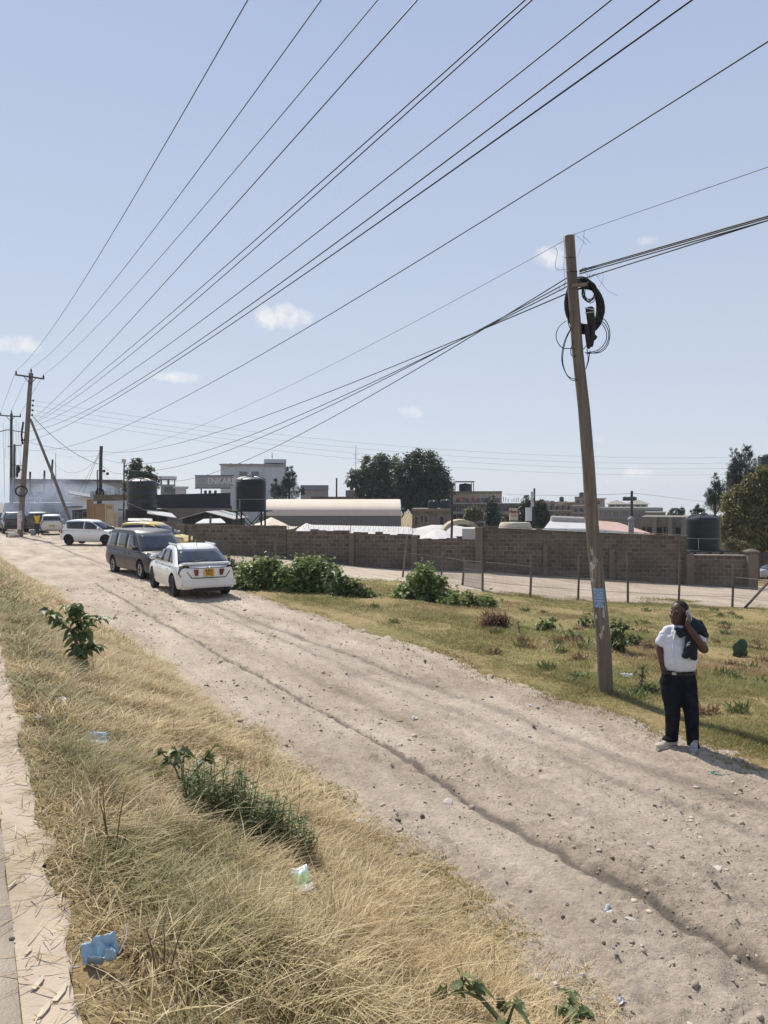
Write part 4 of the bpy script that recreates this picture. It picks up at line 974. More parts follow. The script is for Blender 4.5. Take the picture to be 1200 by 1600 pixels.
marquee('row of low white canopy roofs just behind the middle of the wall', (450, 655), 836, [(450, 829), (470, 817), (478, 820), (640, 823), (655, 827)], 50, 7, canvas_w)
marquee('white peaked canopy left of the low white canopies under the tank', (366, 452), 827, [(366, 824), (395, 817), (415, 808), (435, 817), (452, 826)], 49, 5, canvas)
marquee('white parasol shaped canopy behind the lowest part of the wall', (658, 722), 843, [(658, 842), (672, 833), (684, 827), (700, 829), (722, 842)], 47, 5, canvas_w)
marquee('large grey white canopy roof behind the parasol shaped one', (650, 752), 838, [(650, 826), (680, 820), (720, 821), (752, 826)], 56, 8, canvas_w)
# decorated arch
t = thing('archway', 'curved pale arch with brown painted front between the canopies', 'arch', P(722, 845, 53)); q = Vector(t.location)
def arcpts(rx, rz, n=16): return [(rx * math.cos(math.pi * i / n), rz * math.sin(math.pi * i / n)) for i in range(n + 1)]
w_ = 32 * 53 / 1200; zt = P(722, 812, 53).z - q.z; zb = P(722, 838, 53).z - q.z
o1, i1 = arcpts(w_, zt - zb), arcpts(w_ * .86, (zt - zb) * .72); mb = MB()
mb.add([(x, 0, zb + z) for x, z in o1] + [(x, 0, zb + z) for x, z in i1] + [(x, 2.2, zb + z) for x, z in o1] + [(x, 2.2, zb + z) for x, z in i1], sum([[(i, i + 1, 17 + i + 1, 17 + i), (34 + i, 51 + i, 51 + i + 1, 34 + i + 1), (i, 34 + i, 34 + i + 1, i + 1), (17 + i, 17 + i + 1, 51 + i + 1, 51 + i)] for i in range(16)], []))
mb.build('arch_band', M('arch_paint', (.42, .36, .24), var=.4, scale=1.5, dirt=(.2, .12, .06), dscale=1.2, damt=.8), t, smooth=40)
for sx in (-1, 1): mb = MB(); mb.box((sx * w_ * .93, 1.1, zb / 2), (.25, 2.0, zb)); mb.build('post', steel_m, t)
facade('white_shed', 'plain white shed wall with a dark prop beside the high part of the wall', 'shed', 722, 744, 826, 50, 3, canvas_w)
# clutter of tin roofs right
sheet('tin_roof', 'dark corrugated roof sheets sloping behind the high part of the wall', 'roof', [P(845, 831, 44), P(1030, 838, 43), P(930, 827, 50), P(850, 826, 50)], tin_dark)
sheet('tin_roof', 'pale corrugated roof under the rounded gutter right of the sign post', 'roof', [P(850, 827, 49), P(925, 829, 49), P(910, 813, 56), P(862, 811, 56)], tin)
sheet('tin_roof', 'pinkish corrugated roof to the right of the leaning pole', 'roof', [P(905, 829, 52), P(1022, 836, 50), P(965, 817, 60), P(905, 812, 60)], tin_pink)
mb = MB(); a, b = P(861, 813, 54), P(912, 815, 54); mb.tube([a, b], .32, 14); o = mb.build('roof_ridge', M('pale_ridge', (.40, .37, .32), rough=.6), None, smooth=40); tag(o, 'rounded pale ridge pipe over the corrugated roof', 'ridge')
t = thing('round_kiosk', 'low round cream roof behind the wall with signs standing on it', 'roof', P(805, 828, 46)); q = Vector(t.location); rr_ = 26 * 46 / 1200
mb = MB(); mb.lathe([(rr_ * 1.25, -1.5), (rr_ * 1.25, .06), (rr_, .1), (rr_ * .92, .36), (rr_ * .85, .45), (.001, .47)], 28); mb.build('roof', M('cream_roof', (.52, .45, .35), var=.12, dirt=(.35, .3, .24)), t, smooth=35)
t = thing('painted_board', 'weathered board with red hand painted lettering on the round roof', 'sign', P(802.5, 813, 46.4), R(14)); mb = MB(); w_ = 14.5 * 46.4 / 1200; h_ = 19 * 46.4 / 1200; mb.box((0, 0, h_ / 2), (w_, .06, h_)); mb.build('board', M('rusty_white', (.55, .46, .36), var=.15, dirt=(.33, .14, .07), dscale=3, damt=.8), t)
text('lettering', 'Hotel', .26, M('red_paint', (.22, .03, .035), bump=0), (0, -.04, h_ * .7), (math.pi / 2, 0, 0), t, bold=.012); text('lettering', 'CAFE', .14, M('red_paint', (.22, .03, .035), bump=0), (0, -.04, h_ * .38), (math.pi / 2, 0, 0), t)
t = thing('blank_board', 'plain white board standing right of the lettered board', 'sign', P(826, 814, 46.5)); w_ = 10 * 46.5 / 1200; h_ = 21 * 46.5 / 1200; mb = MB(); mb.box((0, 0, h_ / 2), (w_, .05, h_)); mb.build('board', M('white_board', (.66, .67, .69), var=.05), t); mb = MB(); mb.box((-w_ / 2 + .03, .06, h_ / 2 - .1), (.05, .05, h_)); mb.build('post', steel_m, t)
t = thing('sign_mast', 'dark mast with a tattered white and red banner behind the wall', 'mast', P(835, 828, 46.2)); q = Vector(t.location); mb = MB(); tp = P(835, 763, 46.2) - q; mb.tube([(0, 0, -2.5), tp], .055, 8); mb.build('pole', steel_m, t)
a, b = P(829, 768, 46.2) - q, P(834, 792, 46.2) - q; mb = MB(); mb.grid([[Vector((a.x + (b.x - a.x) * u + .02 * math.sin(v * 9), -.05 + .03 * math.sin(v * 14), a.z + (b.z - a.z) * v)) for u in np.linspace(0, 1, 4)] for v in np.linspace(0, 1, 12)]); o = mb.build('banner', M('banner_cloth', (.62, .58, .57), var=.1, dirt=(.4, .09, .08), dscale=2.2, damt=.8), t)
baked(o, [('SOLIDIFY', dict(thickness=.01))])
# stone building with two tanks, block of flats behind it
facade('stone_building', 'brown stone flat roofed building with small windows beside the big trees', 'building', 644, 706, 796, 92, 9, stone_far, wins=[(648, 653, 807, 822), (657, 661, 805, 816), (664, 668, 805, 816), (686, 694, 806, 820)], bands=[(795, 799, .2)], bandm=brown_r)
water_tank(668.5, 684, 782, 796, 94, 'left one of two dark tanks with pale domed tops on the stone building', rings=5, stand=False, band=False); water_tank(687, 705, 780.5, 796, 94, 'right one of two dark tanks with pale domed tops on the stone building', rings=5, stand=False, band=False)
t, w, h, k, z0 = facade('apartment_block', 'flats with cream balcony walls, hung washing and a caged roof tank', 'building', 700, 784, 768, 112, 12, cream_r, wins=[(713, 734, 778, 785), (737, 750, 778, 785), (752, 765, 778, 785), (767, 781, 778, 785)], bands=[(767.5, 769.5, .4), (785, 787, .5)], bandm=brown_r)
facade('apartment_block', 'dark unfinished frame of flats with railings below the cream balconies', 'building', 698, 822, 787, 108, 3, dark_r, wins=[(x, x + 11, 790, 799, 5) for x in range(702, 816, 14)] + [(x, x + 11, 804, 812, 0) for x in range(702, 816, 14)], bands=[(786, 788, .5), (800, 803, .6), (814, 817, .6)], bandm=grey_r)
mb = MB(); r_ = random.Random(8)
for i in range(9): q = P(786 + i * 4 + r_.random() * 2, 784, 109); mb.tube([q, q + Vector((0, 0, .3 + r_.random() * .4))], .04, 4)
o = mb.build('starter_bars', steel_m); tag(o, 'rusty starter bars sticking up from the unfinished flats', 'rebar', kind='stuff')
water_tank(717, 737, 756, 767.5, 113, 'black roof tank inside a metal frame on the cream flats', rings=5, stand=False, band=False)
t2 = thing('tank_cage', 'thin metal frame and roof around the tank on the cream flats', 'frame', P(727, 767.5, 112)); q = Vector(t2.location); mb = MB(); 
for px in (711, 740): a = P(px, 753, 112) - q; mb.tube([(a.x, 0, 0), a], .06, 5); mb.tube([(a.x, 2.5, 0), (a.x, 2.5, a.z)], .06, 5)
mb.build('post', steel_m, t2); a, b = P(712, 752.5, 112) - q, P(741, 752.5, 112) - q; mb = MB(); mb.box(((a.x + b.x) / 2, 1.2, a.z), (b.x - a.x, 3, .12)); mb.build('roof', steel_m, t2)
for px, c, nm in [(721, (.6, .13, .05), 'orange shirt hung out to dry on the cream flats'), (734, (.55, .18, .1), 'red cloth hung on the balcony of the cream flats'), (743, (.6, .2, .15), 'rightmost red cloth hung on the cream flats')]:
    a = P(px, 779, 111.6); mb = MB(); mb.grid([[Vector((a.x + (u - .5) * .5 * (1 - .2 * v), a.y + .04 * math.sin(u * 7), a.z + .2 - v * .55)) for u in np.linspace(0, 1, 5)] for v in np.linspace(0, 1, 5)]); o = mb.build('washing', M('cloth_%d' % px, c, bump=0)); baked(o, [('SOLIDIFY', dict(thickness=.02))]); tag(o, nm, 'laundry')
# far blocks behind the right half of the wall
facade('apartment_block', 'narrow dark brown flats between the banner mast and the pink flats', 'building', 836, 858, 783, 172, 10, M('umber_render', (.15, .115, .09), rough=.9), wins=[(839, 843, 788, 794), (848, 853, 788, 794), (839, 843, 799, 805), (848, 853, 799, 805)], bands=[(782, 784, .3)], bandm=grey_r)
facade('apartment_block', 'cream and brown flats rising just behind the leaning pole', 'building', 898, 930, 777, 176, 10, M('ochre_render', (.34, .27, .18), rough=.9), wins=[(x, x + 5, y, y + 6) for x in (901, 910, 919) for y in (781, 790)], bands=[(776, 778, .3)], bandm=brown_r)
water_tank(905, 912, 769.5, 776.6, 177, 'dark roof tank on the cream and brown flats behind the leaning pole', rings=4, stand=False, band=False)
facade('apartment_block', 'low brown flats under the hipped roofs at the thin pole', 'building', 1008, 1040, 801, 132, 8, brown_r, wins=[(x, x + 5, 804, 811) for x in (1011, 1020, 1029)], bands=[(800, 802, .3)], bandm=grey_r)
t, w, h, k, z0 = facade('apartment_block', 'distant pink and brown flats with washing on the roof, left of the leaning pole', 'building', 846, 898, 786, 165, 14, brown_r, wins=[(x, x + 5, y, y + 7) for x in range(850, 895, 9) for y in (790, 801, 811)], bands=[(797, 798.5, .4), (808, 809.5, .4), (784, 786, .3)], bandm=cream_r)
water_tank(874, 881, 776.5, 785.8, 166, 'square looking dark tank on the distant pink flats', rings=4, stand=False, band=False)
mb = MB(); r_ = random.Random(4)
for i in range(14): q = P(852 + i * 3.2, 784 + r_.random() * 4, 164.6); mb.box(q, (.35 + r_.random() * .4, .05, .5 + r_.random() * .5))
o = mb.build('laundry', M('washing_mix', (.38, .3, .3), var=.6, scale=.8)); tag(o, 'lines of washing on the roof of the distant pink flats', 'laundry', kind='stuff')
facade('apartment_block', 'distant brown block of flats right behind the leaning pole', 'building', 893, 944, 790, 150, 12, brown_r, wins=[(x, x + 5, y, y + 7) for x in range(897, 940, 9) for y in (794, 804)], bands=[(800, 802, .3)], bandm=grey_r)
facade('stair_tower', 'small peach coloured roof room with dark openings right of the leaning pole', 'building', 929, 945, 780, 149, 5, M('peach_render', (.42, .28, .2), var=.1), wins=[(933, 938, 783, 788)], roof=(.3, .2, grey_r))
t, w, h, k, z0 = facade('house', 'pale house with two hipped grey roofs on the skyline behind the thin pole', 'house', 950, 1012, 788, 158, 10, M('pale_cream', (.50, .45, .36), var=.06), wins=[(x, x + 5, 789, 795, 1) for x in (955, 964, 973, 984, 994, 1003)])
def hip(t, px0, px1, pye, pya, Y, depth, mat):
    a, b, c = local(t, px0, pye, Y), local(t, px1, pye, Y), local(t, (px0 + px1) / 2, pya, Y); mb = MB(); o = .5
    mb.add([(a.x - o, -o, a.z), (b.x + o, -o, a.z), (b.x + o, depth + o, a.z), (a.x - o, depth + o, a.z), (c.x, depth * .5, c.z)], [(0, 1, 4), (1, 2, 4), (2, 3, 4), (3, 0, 4), (3, 2, 1, 0)]); mb.build('roof', mat, t)
hip(t, 948, 978, 788, 781, 158, 10, M('grey_tiles', (.24, .225, .19), var=.15, scale=2)); hip(t, 980, 1014, 788, 780.5, 157, 10, M('grey_tiles', (.24, .225, .19), var=.15, scale=2))
for px in (977, 984, 991): water_tank(px - 4, px + 4, 776.5, 782.5, 163, 'dark roof tank in a row of three between the hipped roofs', rings=4, stand=False, group='three tanks behind the hipped roofs', band=False)
facade('apartment_block', 'grey unplastered flats with a cream bay below the hipped roofs', 'building', 936, 1035, 794, 140, 12, block_far, wins=[(943, 950, 799, 807), (957, 968, 798, 808), (972, 984, 798, 808), (992, 997, 799, 804), (1000, 1005, 799, 803), (957, 968, 812, 820), (972, 984, 812, 820)], bands=[(793, 797.5, .15), (808.5, 810, .3)], bandm=grey_r, winmat=M('block_infill', (.17, .165, .16)))
t, w, h, k, z0 = facade('unfinished_building', 'grey block shell of an unfinished building with dark open bays behind the wall', 'building', 1000, 1150, 808, 74, 9, block_far, wins=[(1002, 1008, 824, 840), (1009, 1021, 824, 842), (1024, 1035, 824, 842), (1037, 1040, 824, 832), (1042, 1045, 824, 832), (1055, 1064, 824, 842), (1128, 1138, 824, 846)], winmat=M('dark_opening', (.03, .028, .026), var=.3), frame=block_far)
for px in (1022, 1047, 1068): q = local(t, px, 820, 74); mb = MB(); mb.box((q.x, -.35, h / 2), (.42, .7, h - .02)); mb.build('pier', block_far, t)
t, w, h, k, z0 = facade('apartment_block', 'tall brown building behind the trees at the right edge with a tank on top', 'building', 1134, 1250, 745, 98, 14, brown_r, wins=[(x, x + 10, y, y + 9) for x in range(1140, 1240, 18) for y in (754, 772, 790)], bands=[(744, 747, .5), (765, 767, .6)], bandm=cope_m)
facade('roof_room', 'concrete roof slab storey of the tall building at right', 'building', 1176, 1250, 729, 99, 9, dark_r, base_py=746, bands=[(728.5, 733, .5)], bandm=cope_m)
water_tank(1185, 1212, 711, 728.3, 100, 'black tank on top of the tall building at the right edge', rings=6, stand=False, band=False)
panel(1176, 74, 861, 1290, 70, 866, name='far_wall', mat=wall_m, parent=None, cope=cope_m); tag([o for o in bpy.data.objects if o.name.startswith('far_wall')][-1], 'far block wall seen past the end pillar at the right edge', 'wall')
# ------------------------------------------------------------------ vehicles
tyre_m = M('tyre_rubber', (.018, .017, .016), rough=.85, var=.2, bump=.1); chrome_m = M('alloy', (.42, .42, .43), rough=.3, metal=.8, var=.05, bump=0)
black_m = M('black_trim', (.012, .012, .013), rough=.55, bump=0); well_m = M('wheel_well', (.008, .008, .008), rough=.95, bump=0)
red_lamp = M_glass('red_lamp', (.16, .01, .012), .12); dark_lamp = M_glass('smoked_lamp', (.035, .012, .012), .12); clear_lamp = M_glass('clear_lamp', (.20, .23, .27), .08)
plate_y = M('yellow_plate', (.72, .40, .05), rough=.5, var=.05, bump=0); plate_w = M('white_plate', (.65, .65, .62), rough=.5, var=.05, bump=0); plate_k = M('plate_letters', (.03, .025, .02), bump=0)
def paint(name, col, coat=.6, rough=.35, metal=0.0, dust=.35): return _dusty(M('paint_' + name, col, rough=rough, var=.04, scale=1.5, bump=0, metal=metal, coat=coat, spec=.5, dirt=tuple(min(1, c * .7 + .09) for c in col), dscale=1.6, damt=dust))
def _dusty(m):
    t = m.node_tree; b = t.nodes['Principled BSDF']
    if t.nodes.get('dust'): return m
    src = b.inputs['Base Color'].links[0].from_socket; tc = N(t, 'ShaderNodeTexCoord'); sp = N(t, 'ShaderNodeSeparateXYZ'); t.links.new(tc.outputs['Object'], sp.inputs[0])
    nz = N(t, 'ShaderNodeTexNoise', Scale=3.5, Detail=6.0); t.links.new(tc.outputs['Object'], nz.inputs['Vector'])
    a = N(t, 'ShaderNodeMath', operation='MULTIPLY_ADD'); t.links.new(nz.outputs['Fac'], a.inputs[0]); a.inputs[1].default_value = .5; t.links.new(sp.outputs[2], a.inputs[2])
    r = ramp(t, a.outputs[0], [(.42, (.42, .42, .42)), (.9, (.02, .02, .02))]); mx = N(t, 'ShaderNodeMix', data_type='RGBA'); mx.name = 'dust'
    t.links.new(r.outputs[0], mx.inputs[0]); t.links.new(src, mx.inputs[6]); mx.inputs[7].default_value = (.33, .275, .215, 1); t.links.new(mx.outputs[2], b.inputs['Base Color'])
    rr = N(t, 'ShaderNodeMath', operation='MULTIPLY_ADD'); t.links.new(r.outputs[0], rr.inputs[0]); rr.inputs[1].default_value = .5; rr.inputs[2].default_value = b.inputs['Roughness'].default_value; t.links.new(rr.outputs[0], b.inputs['Roughness']); return m
def pw(v, e): return v ** e if v > 0 else v
def smooth1(xs, ys, x, k=5):
    y = np.interp(x, xs, ys); ker = np.ones(k) / k; yp = np.pad(y, k // 2, mode='edge'); return np.convolve(yp, ker, 'valid')
def build_car(label, cat, loc, heading, sp, pm, glass, name='parked_car'):
    """x forward, y left; sp: body outline arrays and cabin rings"""
    t = thing(name, label, cat, loc, math.pi / 2 - heading)
    L, W = sp['L'], sp['W']; hw = W / 2; n = 46
    xs = np.linspace(-L / 2, L / 2, n); u = (xs + L / 2) / L
    zt = smooth1(*sp['deck'], u); zb = smooth1(*sp['sill'], u); wd = smooth1(*sp['plan'], u) * hw
    mb = MB(); rows = []
    for i in range(n):
        w, a, b = wd[i], zb[i], zt[i]; hgt = b - a
        half = [(0, a), (w * .8, a), (w * .94, a + hgt * .06), (w * .985, a + hgt * .22), (w, a + hgt * .45), (w * .995, a + hgt * .66), (w * .97, a + hgt * .84), (w * .92, a + hgt * .94), (w * .82, a + hgt * .985), (w * .45, b + .012), (0, b + .02)]
        ring = half + [(-y, z) for y, z in half[-2:0:-1]]; rows.append([Vector((xs[i], y, z)) for y, z in ring])
    m = len(rows[0]); mb.add([p for r_ in rows for p in r_], [(i * m + j, i * m + (j + 1) % m, (i + 1) * m + (j + 1) % m, (i + 1) * m + j) for i in range(n - 1) for j in range(m)] + [tuple(range(m - 1, -1, -1)), tuple((n - 1) * m + j for j in range(m))])
    body = mb.build('body', [pm, well_m], t, smooth=38)
    wr = sp.get('wr', .31); wx = sp['wheels']
    cut = MB(); cut.cm = 1
    for x in wx:
        for sgn in (-1, 1): cut.lathe([(.001, -.16), (wr + .055, -.16), (wr + .055, .2), (.001, .2)], 28, (x, sgn * (hw - .05), wr + .02), 'y')
    co = cut.build('cutter', [well_m, well_m], t); 
    bpy.context.view_layer.update()
    md = body.modifiers.new('b', 'BOOLEAN'); md.object = co; md.operation = 'DIFFERENCE'; md.solver = 'EXACT'; md.material_mode = 'INDEX'
    co.data.polygons.foreach_set('material_index', np.ones(len(co.data.polygons), np.int32))
    dg = bpy.context.evaluated_depsgraph_get(); dg.update(); me = bpy.data.meshes.new_from_object(body.evaluated_get(dg)); body.modifiers.clear(); body.data = me; bpy.data.objects.remove(co)
    me.set_sharp_from_angle(angle=R(38))
    # cabin
    (xb0, xb1, xt0, xt1), (cz0, cz1), (wb, wt) = sp['cabin']; wb *= hw; wt *= hw
    def zroof(x): k = (x - (xt0 + xt1) / 2) / max(.1, (xt1 - xt0) / 2); return cz1 - sp.get('rdrop', .05) * k * k
    def zv(x, v): return cz0 + (zroof(np.clip(x, xt0, xt1)) - cz0) * v
    def xf(v): return xb1 + (xt1 - xb1) * pw(v, 1.08)
    def xr(v): return xb0 + (xt0 - xb0) * pw(v, 1.1)
    def wv(v): return wb + (wt - wb) * pw(v, 1.15)
    bowf, bowr = sp.get('bow', (.16, .1))
    def ring(v, N_=10):
        pts = []; a, b, w = xr(v), xf(v), wv(v); r = .1
        for y in np.linspace(-w + r, w - r, N_): pts.append((b - bowf * (y / w) ** 2, y))
        for k in (.35, .7): pts.append((b - bowf - r * (1 - math.cos(k * 1.57)) * 1.0, w - r + r * math.sin(k * 1.57)))
        for x in np.linspace(b - bowf - r, a + bowr + r, N_): pts.append((x, w))
        for k in (.3, .65): pts.append((a + bowr + r * (1 - math.sin(k * 1.57)), w - r + r * math.cos(k * 1.57)))
        for y in np.linspace(w - r, -w + r, N_): pts.append((a + bowr * (y / w) ** 2, y))
        for k in (.35, .7): pts.append((a + bowr + r * (1 - math.cos(k * 1.57)), -w + r - r * math.sin(k * 1.57)))
        for x in np.linspace(a + bowr + r, b - bowf - r, N_): pts.append((x, -w))
        for k in (.3, .65): pts.append((b - bowf - r * (1 - math.sin(k * 1.57)), -w + r - r * math.cos(k * 1.57)))
        return [Vector((x, y, zv(x, v))) for x, y in pts]
    rows = [ring(v) for v in (-.06, .25, .5, .75, .93)]; cx = (xt0 + xt1) / 2
    last = ring(1.0); rows.append([Vector((cx + (p.x - cx) * .985, p.y * .97, p.z + .012)) for p in last])
    for k, dz in ((.88, .035), (.6, .055), (.3, .065), (.02, .068)): rows.append([Vector((cx + (p.x - cx) * k, p.y * k, zroof(cx + (p.x - cx) * k) + dz)) for p in last])
    mb = MB(); m = len(rows[0]); mb.add([p for r_ in rows for p in r_], [(i * m + j, i * m + (j + 1) % m, (i + 1) * m + (j + 1) % m, (i + 1) * m + j) for i in range(len(rows) - 1) for j in range(m)] + [tuple((len(rows) - 1) * m + j for j in range(m))])
    mb.build('cabin', pm, t, smooth=40)
    # glass, 6 mm proud of the cabin shell
    def gl(nm, f, us, vs, mat): mb = MB(); mb.grid([[f(a, b) for a in us] for b in vs]); o = mb.build(nm, mat, t, smooth=50); return baked(o, [('SOLIDIFY', dict(thickness=.006, offset=1))])
    e = .012
    def ff(y, v): w = wv(v); yy = y * (w - .07); x = xf(v) - bowf * (yy / w) ** 2; return Vector((x + e, yy, zv(x, v) + e))
    def fr(y, v): w = wv(v); yy = y * (w - sp.get('rin', .09)); x = xr(v) + bowr * (yy / w) ** 2; return Vector((x - e, yy, zv(x, v) + e))
    gl('windscreen', ff, np.linspace(-1, 1, 9), np.linspace(.04, .9, 6), glass)
    gl('rear_window', fr, np.linspace(-1, 1, 9), np.linspace(*sp.get('rwv', (.1, .88)), 6), glass)
    for sgn in (1, -1):
        for poly in sp['windows']:
            (x0, v0), (x1, v1), (x2, v2), (x3, v3) = poly
            def fs(a, b): x = (x0 * (1 - a) + x1 * a) * (1 - b) + (x3 * (1 - a) + x2 * a) * b; v = (v0 * (1 - a) + v1 * a) * (1 - b) + (v3 * (1 - a) + v2 * a) * b; return Vector((x, sgn * (wv(v) + e), zv(x, v)))
            gl('side_window', fs, np.linspace(0, 1, 6), np.linspace(0, 1, 5), glass)
    # wheels
    for x in wx:
        for sgn in (-1, 1):
            mb = MB(); mb.lathe([(wr * .64, -.1), (wr * .93, -.1), (wr, -.06), (wr, .06), (wr * .93, .1), (wr * .64, .1), (wr * .64, -.1)], 26, (0, 0, 0), 'y'); whl = mb.build('wheel', tyre_m, t, smooth=40); whl.location = (x, sgn * (hw - .11), wr)
            mb = MB(); mb.lathe([(.001, sgn * .03), (wr * .2, sgn * .045), (wr * .24, sgn * .02)], 16, (0, 0, 0), 'y'); mb.lathe([(wr * .56, sgn * .07), (wr * .66, sgn * .09), (wr * .66, -sgn * .05), (wr * .3, -sgn * .03), (.001, -sgn * .03)], 24, (0, 0, 0), 'y')
            for k in range(sp.get('spokes', 6)):
                a = 2 * math.pi * k / sp.get('spokes', 6); mb.tube([(wr * .15 * math.cos(a), sgn * .03, wr * .15 * math.sin(a)), (wr * .6 * math.cos(a), sgn * .065, wr * .6 * math.sin(a))], [.028, .02], 6)
            mb.build('rim', sp.get('rim', chrome_m), whl, smooth=40)
    # mirrors, handles
    for sgn in (-1, 1):
        mb = MB(); mb.ball((xb1 - .42, sgn * (wb + .1), cz0 + .1), (.07, .115, .075), 12, 8); mb.tube([(xb1 - .4, sgn * (wb - .02), cz0 + .04), (xb1 - .41, sgn * (wb + .05), cz0 + .08)], .025, 6); mb.build('mirror', sp.get('mirror', pm), t, smooth=60)
        for hx in sp.get('handles', ()):
            mb = MB(); mb.bbox((hx, sgn * (hw * .985 + .012), cz0 - .13), (.16, .035, .03), .01); mb.build('door_handle', pm, t)
        for hx in sp.get('seams', ()): mb = MB(); mb.tube([(hx, sgn * (hw * .99 - .012), sp['sill'][1][1] + .12), (hx, sgn * (hw * 1.0 - .0135), cz0 - .35), (hx, sgn * (hw * .955 - .014), cz0 - .05)], .016, 4); mb.build('door_seam', black_m, t)
    body_at = lambda x, z: float(np.interp(x, xs, wd))
    return t, body_at
def patch(t, name, mat, pts, th=.02, normal=(1, 0, 0), parent=None):
    n = Vector(normal).normalized() * th; p = [Vector(q) for q in pts]; m = len(p); mb = MB()
    mb.add(p + [q + n for q in p], [tuple(range(m)), tuple(range(2 * m - 1, m - 1, -1))] + [(i, i + m, (i + 1) % m + m, (i + 1) % m) for i in range(m)]); return mb.build(name, mat, parent or t)
def plate(t, x, z, y, face, l1, l2=None, mat=plate_y, w=.42, h=.13):
    """number plate; face +1 front, -1 rear"""
    if l2: w, h = .30, .21
    mb = MB(); mb.bbox((x, y, z), (.02, w, h), .006); p = mb.build('number_plate', mat, t)
    rz = math.pi / 2 if face > 0 else -math.pi / 2
    if l2:
        text('lettering', l1, .105, plate_k, (x + face * .014, y, z + .048), (math.pi / 2, 0, rz), p, .002, bold=.003); text('lettering', l2, .105, plate_k, (x + face * .014, y, z - .05), (math.pi / 2, 0, rz), p, .002, bold=.003)
    elif l1: text('lettering', l1, .1, plate_k, (x + face * .014, y, z), (math.pi / 2, 0, rz), p, .002)
    return p
def wheel_spot(px, py): p = G(px, py); return p
Hroad = -TH
white_p = paint('white', (.78, .77, .74)); grey_gl = M_glass('car_glass', (.025, .03, .035), .04); tint_gl = M_glass('tinted_glass', (.006, .007, .009), .05)
# --- white saloon seen from behind
SED = dict(L=4.55, W=1.70, plan=([0, .03, .1, .3, .7, .9, .97, 1], [.80, .9, .965, 1, 1, .96, .88, .72]),
    deck=([0, .02, .06, .2, .24, .7, .75, .93, .98, 1], [.82, .95, .995, .99, .94, .93, .93, .84, .72, .6]), sill=([0, .06, .12, .9, .95, 1], [.34, .27, .2, .2, .24, .3]),
    wheels=(-1.36, 1.34), wr=.315, cabin=((-1.86, 1.18, -.98, .22), (.92, 1.43), (.955, .74)), rim=M('dark_hubcap', (.10, .10, .105), rough=.4, metal=.5), spokes=7,
    windows=[[(-.92, .12), (-.1, .1), (-.1, .86), (-.72, .84)], [(-.02, .1), (.86, .08), (.3, .8), (-.02, .86)], [(-1.32, .14), (-.99, .12), (-.8, .82), (-.86, .7)]], handles=(-.75, .2), seams=(-.06, -.98, .9), rwv=(.08, .9), rin=.05)
pR = wheel_spot(350, 929); pL = wheel_spot(275, 933)
c = (pR + pL) / 2; fwd = Vector((math.sin(Hroad), math.cos(Hroad), 0)); loc = c + fwd * 1.36; loc.z = 0.02
car, ba = build_car('white saloon car seen from behind with dusty bumper, parked beside the green bushes', 'car', loc, Hroad, SED, white_p, grey_gl)
xr_ = -2.275
for sg in (1, -1):
    patch(car, 'tail_lamp', dark_lamp, [(-2.22, sg * .5, .62), (-2.22, sg * .54, .93), (-2.1, sg * .70, .95), (-1.93, sg * .75, .925), (-1.95, sg * .795, .72), (-2.1, sg * .75, .62)], .04, (-1, sg * .35, 0))
    patch(car, 'reflector', red_lamp, [(-2.285, sg * .3, .84), (-2.285, sg * .44, .84), (-2.285, sg * .40, .67), (-2.285, sg * .31, .67)], .025, (-1, 0, 0))
    mb = MB(); mb.bbox((-.42, sg * .57, 1.475), (1.05, .055, .05), .018); mb.build('roof_rail', white_p, car)
mb = MB(); mb.bbox((-2.2, 0, .44), (.22, 1.60, .3), .07); mb.build('rear_bumper', white_p, car, smooth=40)
mb = MB(); mb.tube([(-2.275, -.62, .78), (-2.29, -.48, .605), (-2.295, 0, .6), (-2.29, .48, .605), (-2.275, .62, .78)], .012, 5); mb.tube([(-2.262, -.55, .875), (-2.285, 0, .885), (-2.262, .55, .875)], .012, 5); mb.build('boot_seam', black_m, car)
mb = MB(); mb.bbox((-2.0, 0, .99), (.34, 1.36, .05), .02); mb.build('boot_spoiler', white_p, car)
mb = MB(); mb.tube([(-1.83, .28, 1.02), (-1.78, .02, 1.06), (-1.74, -.1, 1.08)], [.03, .022, .012], 6); mb.build('rear_wiper', black_m, car)
mb = MB(); mb.tube([(-.95, 0, 1.45), (-1.0, 0, 1.60)], .008, 5); mb.build('aerial', black_m, car)
mb = MB(); mb.tube([(-2.288, .06, .915), (-2.29, 0, .935), (-2.288, -.06, .915), (-2.29, 0, .895), (-2.288, .06, .915)], .008, 5); mb.build('badge', chrome_m, car)
plate(car, -2.30, .745, 0, -1, 'KBQ', '776J')
mb = MB(); mb.box((-2.1, -.1, .26), (.3, 1.1, .1)); mb.tube([(-2.2, -.5, .26), (-2.32, -.5, .25)], .035, 8); mb.build('exhaust', black_m, car)
# --- dark purple-grey people carrier facing the camera
VAN = dict(L=4.8, W=1.80, plan=([0, .03, .1, .3, .8, .93, .98, 1], [.9, .96, .99, 1, 1, .96, .88, .76]), deck=([0, .03, .72, .78, .9, .97, 1], [.96, 1.04, 1.02, 1.0, .95, .80, .60]), sill=([0, .06, .12, .9, .95, 1], [.34, .27, .22, .22, .24, .26]),
    wheels=(-1.42, 1.42), wr=.325, cabin=((-2.36, 1.62, -2.15, .72), (.98, 1.68), (.965, .80)), rdrop=.05, bow=(.26, .06), rwv=(.15, .85), mirror=black_m,
    windows=[[(-2.02, .14), (-1.12, .12), (-1.12, .82), (-1.95, .82)], [(-1.02, .12), (-.02, .1), (-.02, .84), (-1.02, .84)], [(.08, .1), (1.0, .06), (.5, .8), (.08, .84)]], handles=(-.15, .25), seams=(-1.07, .03, 1.05), spokes=7)
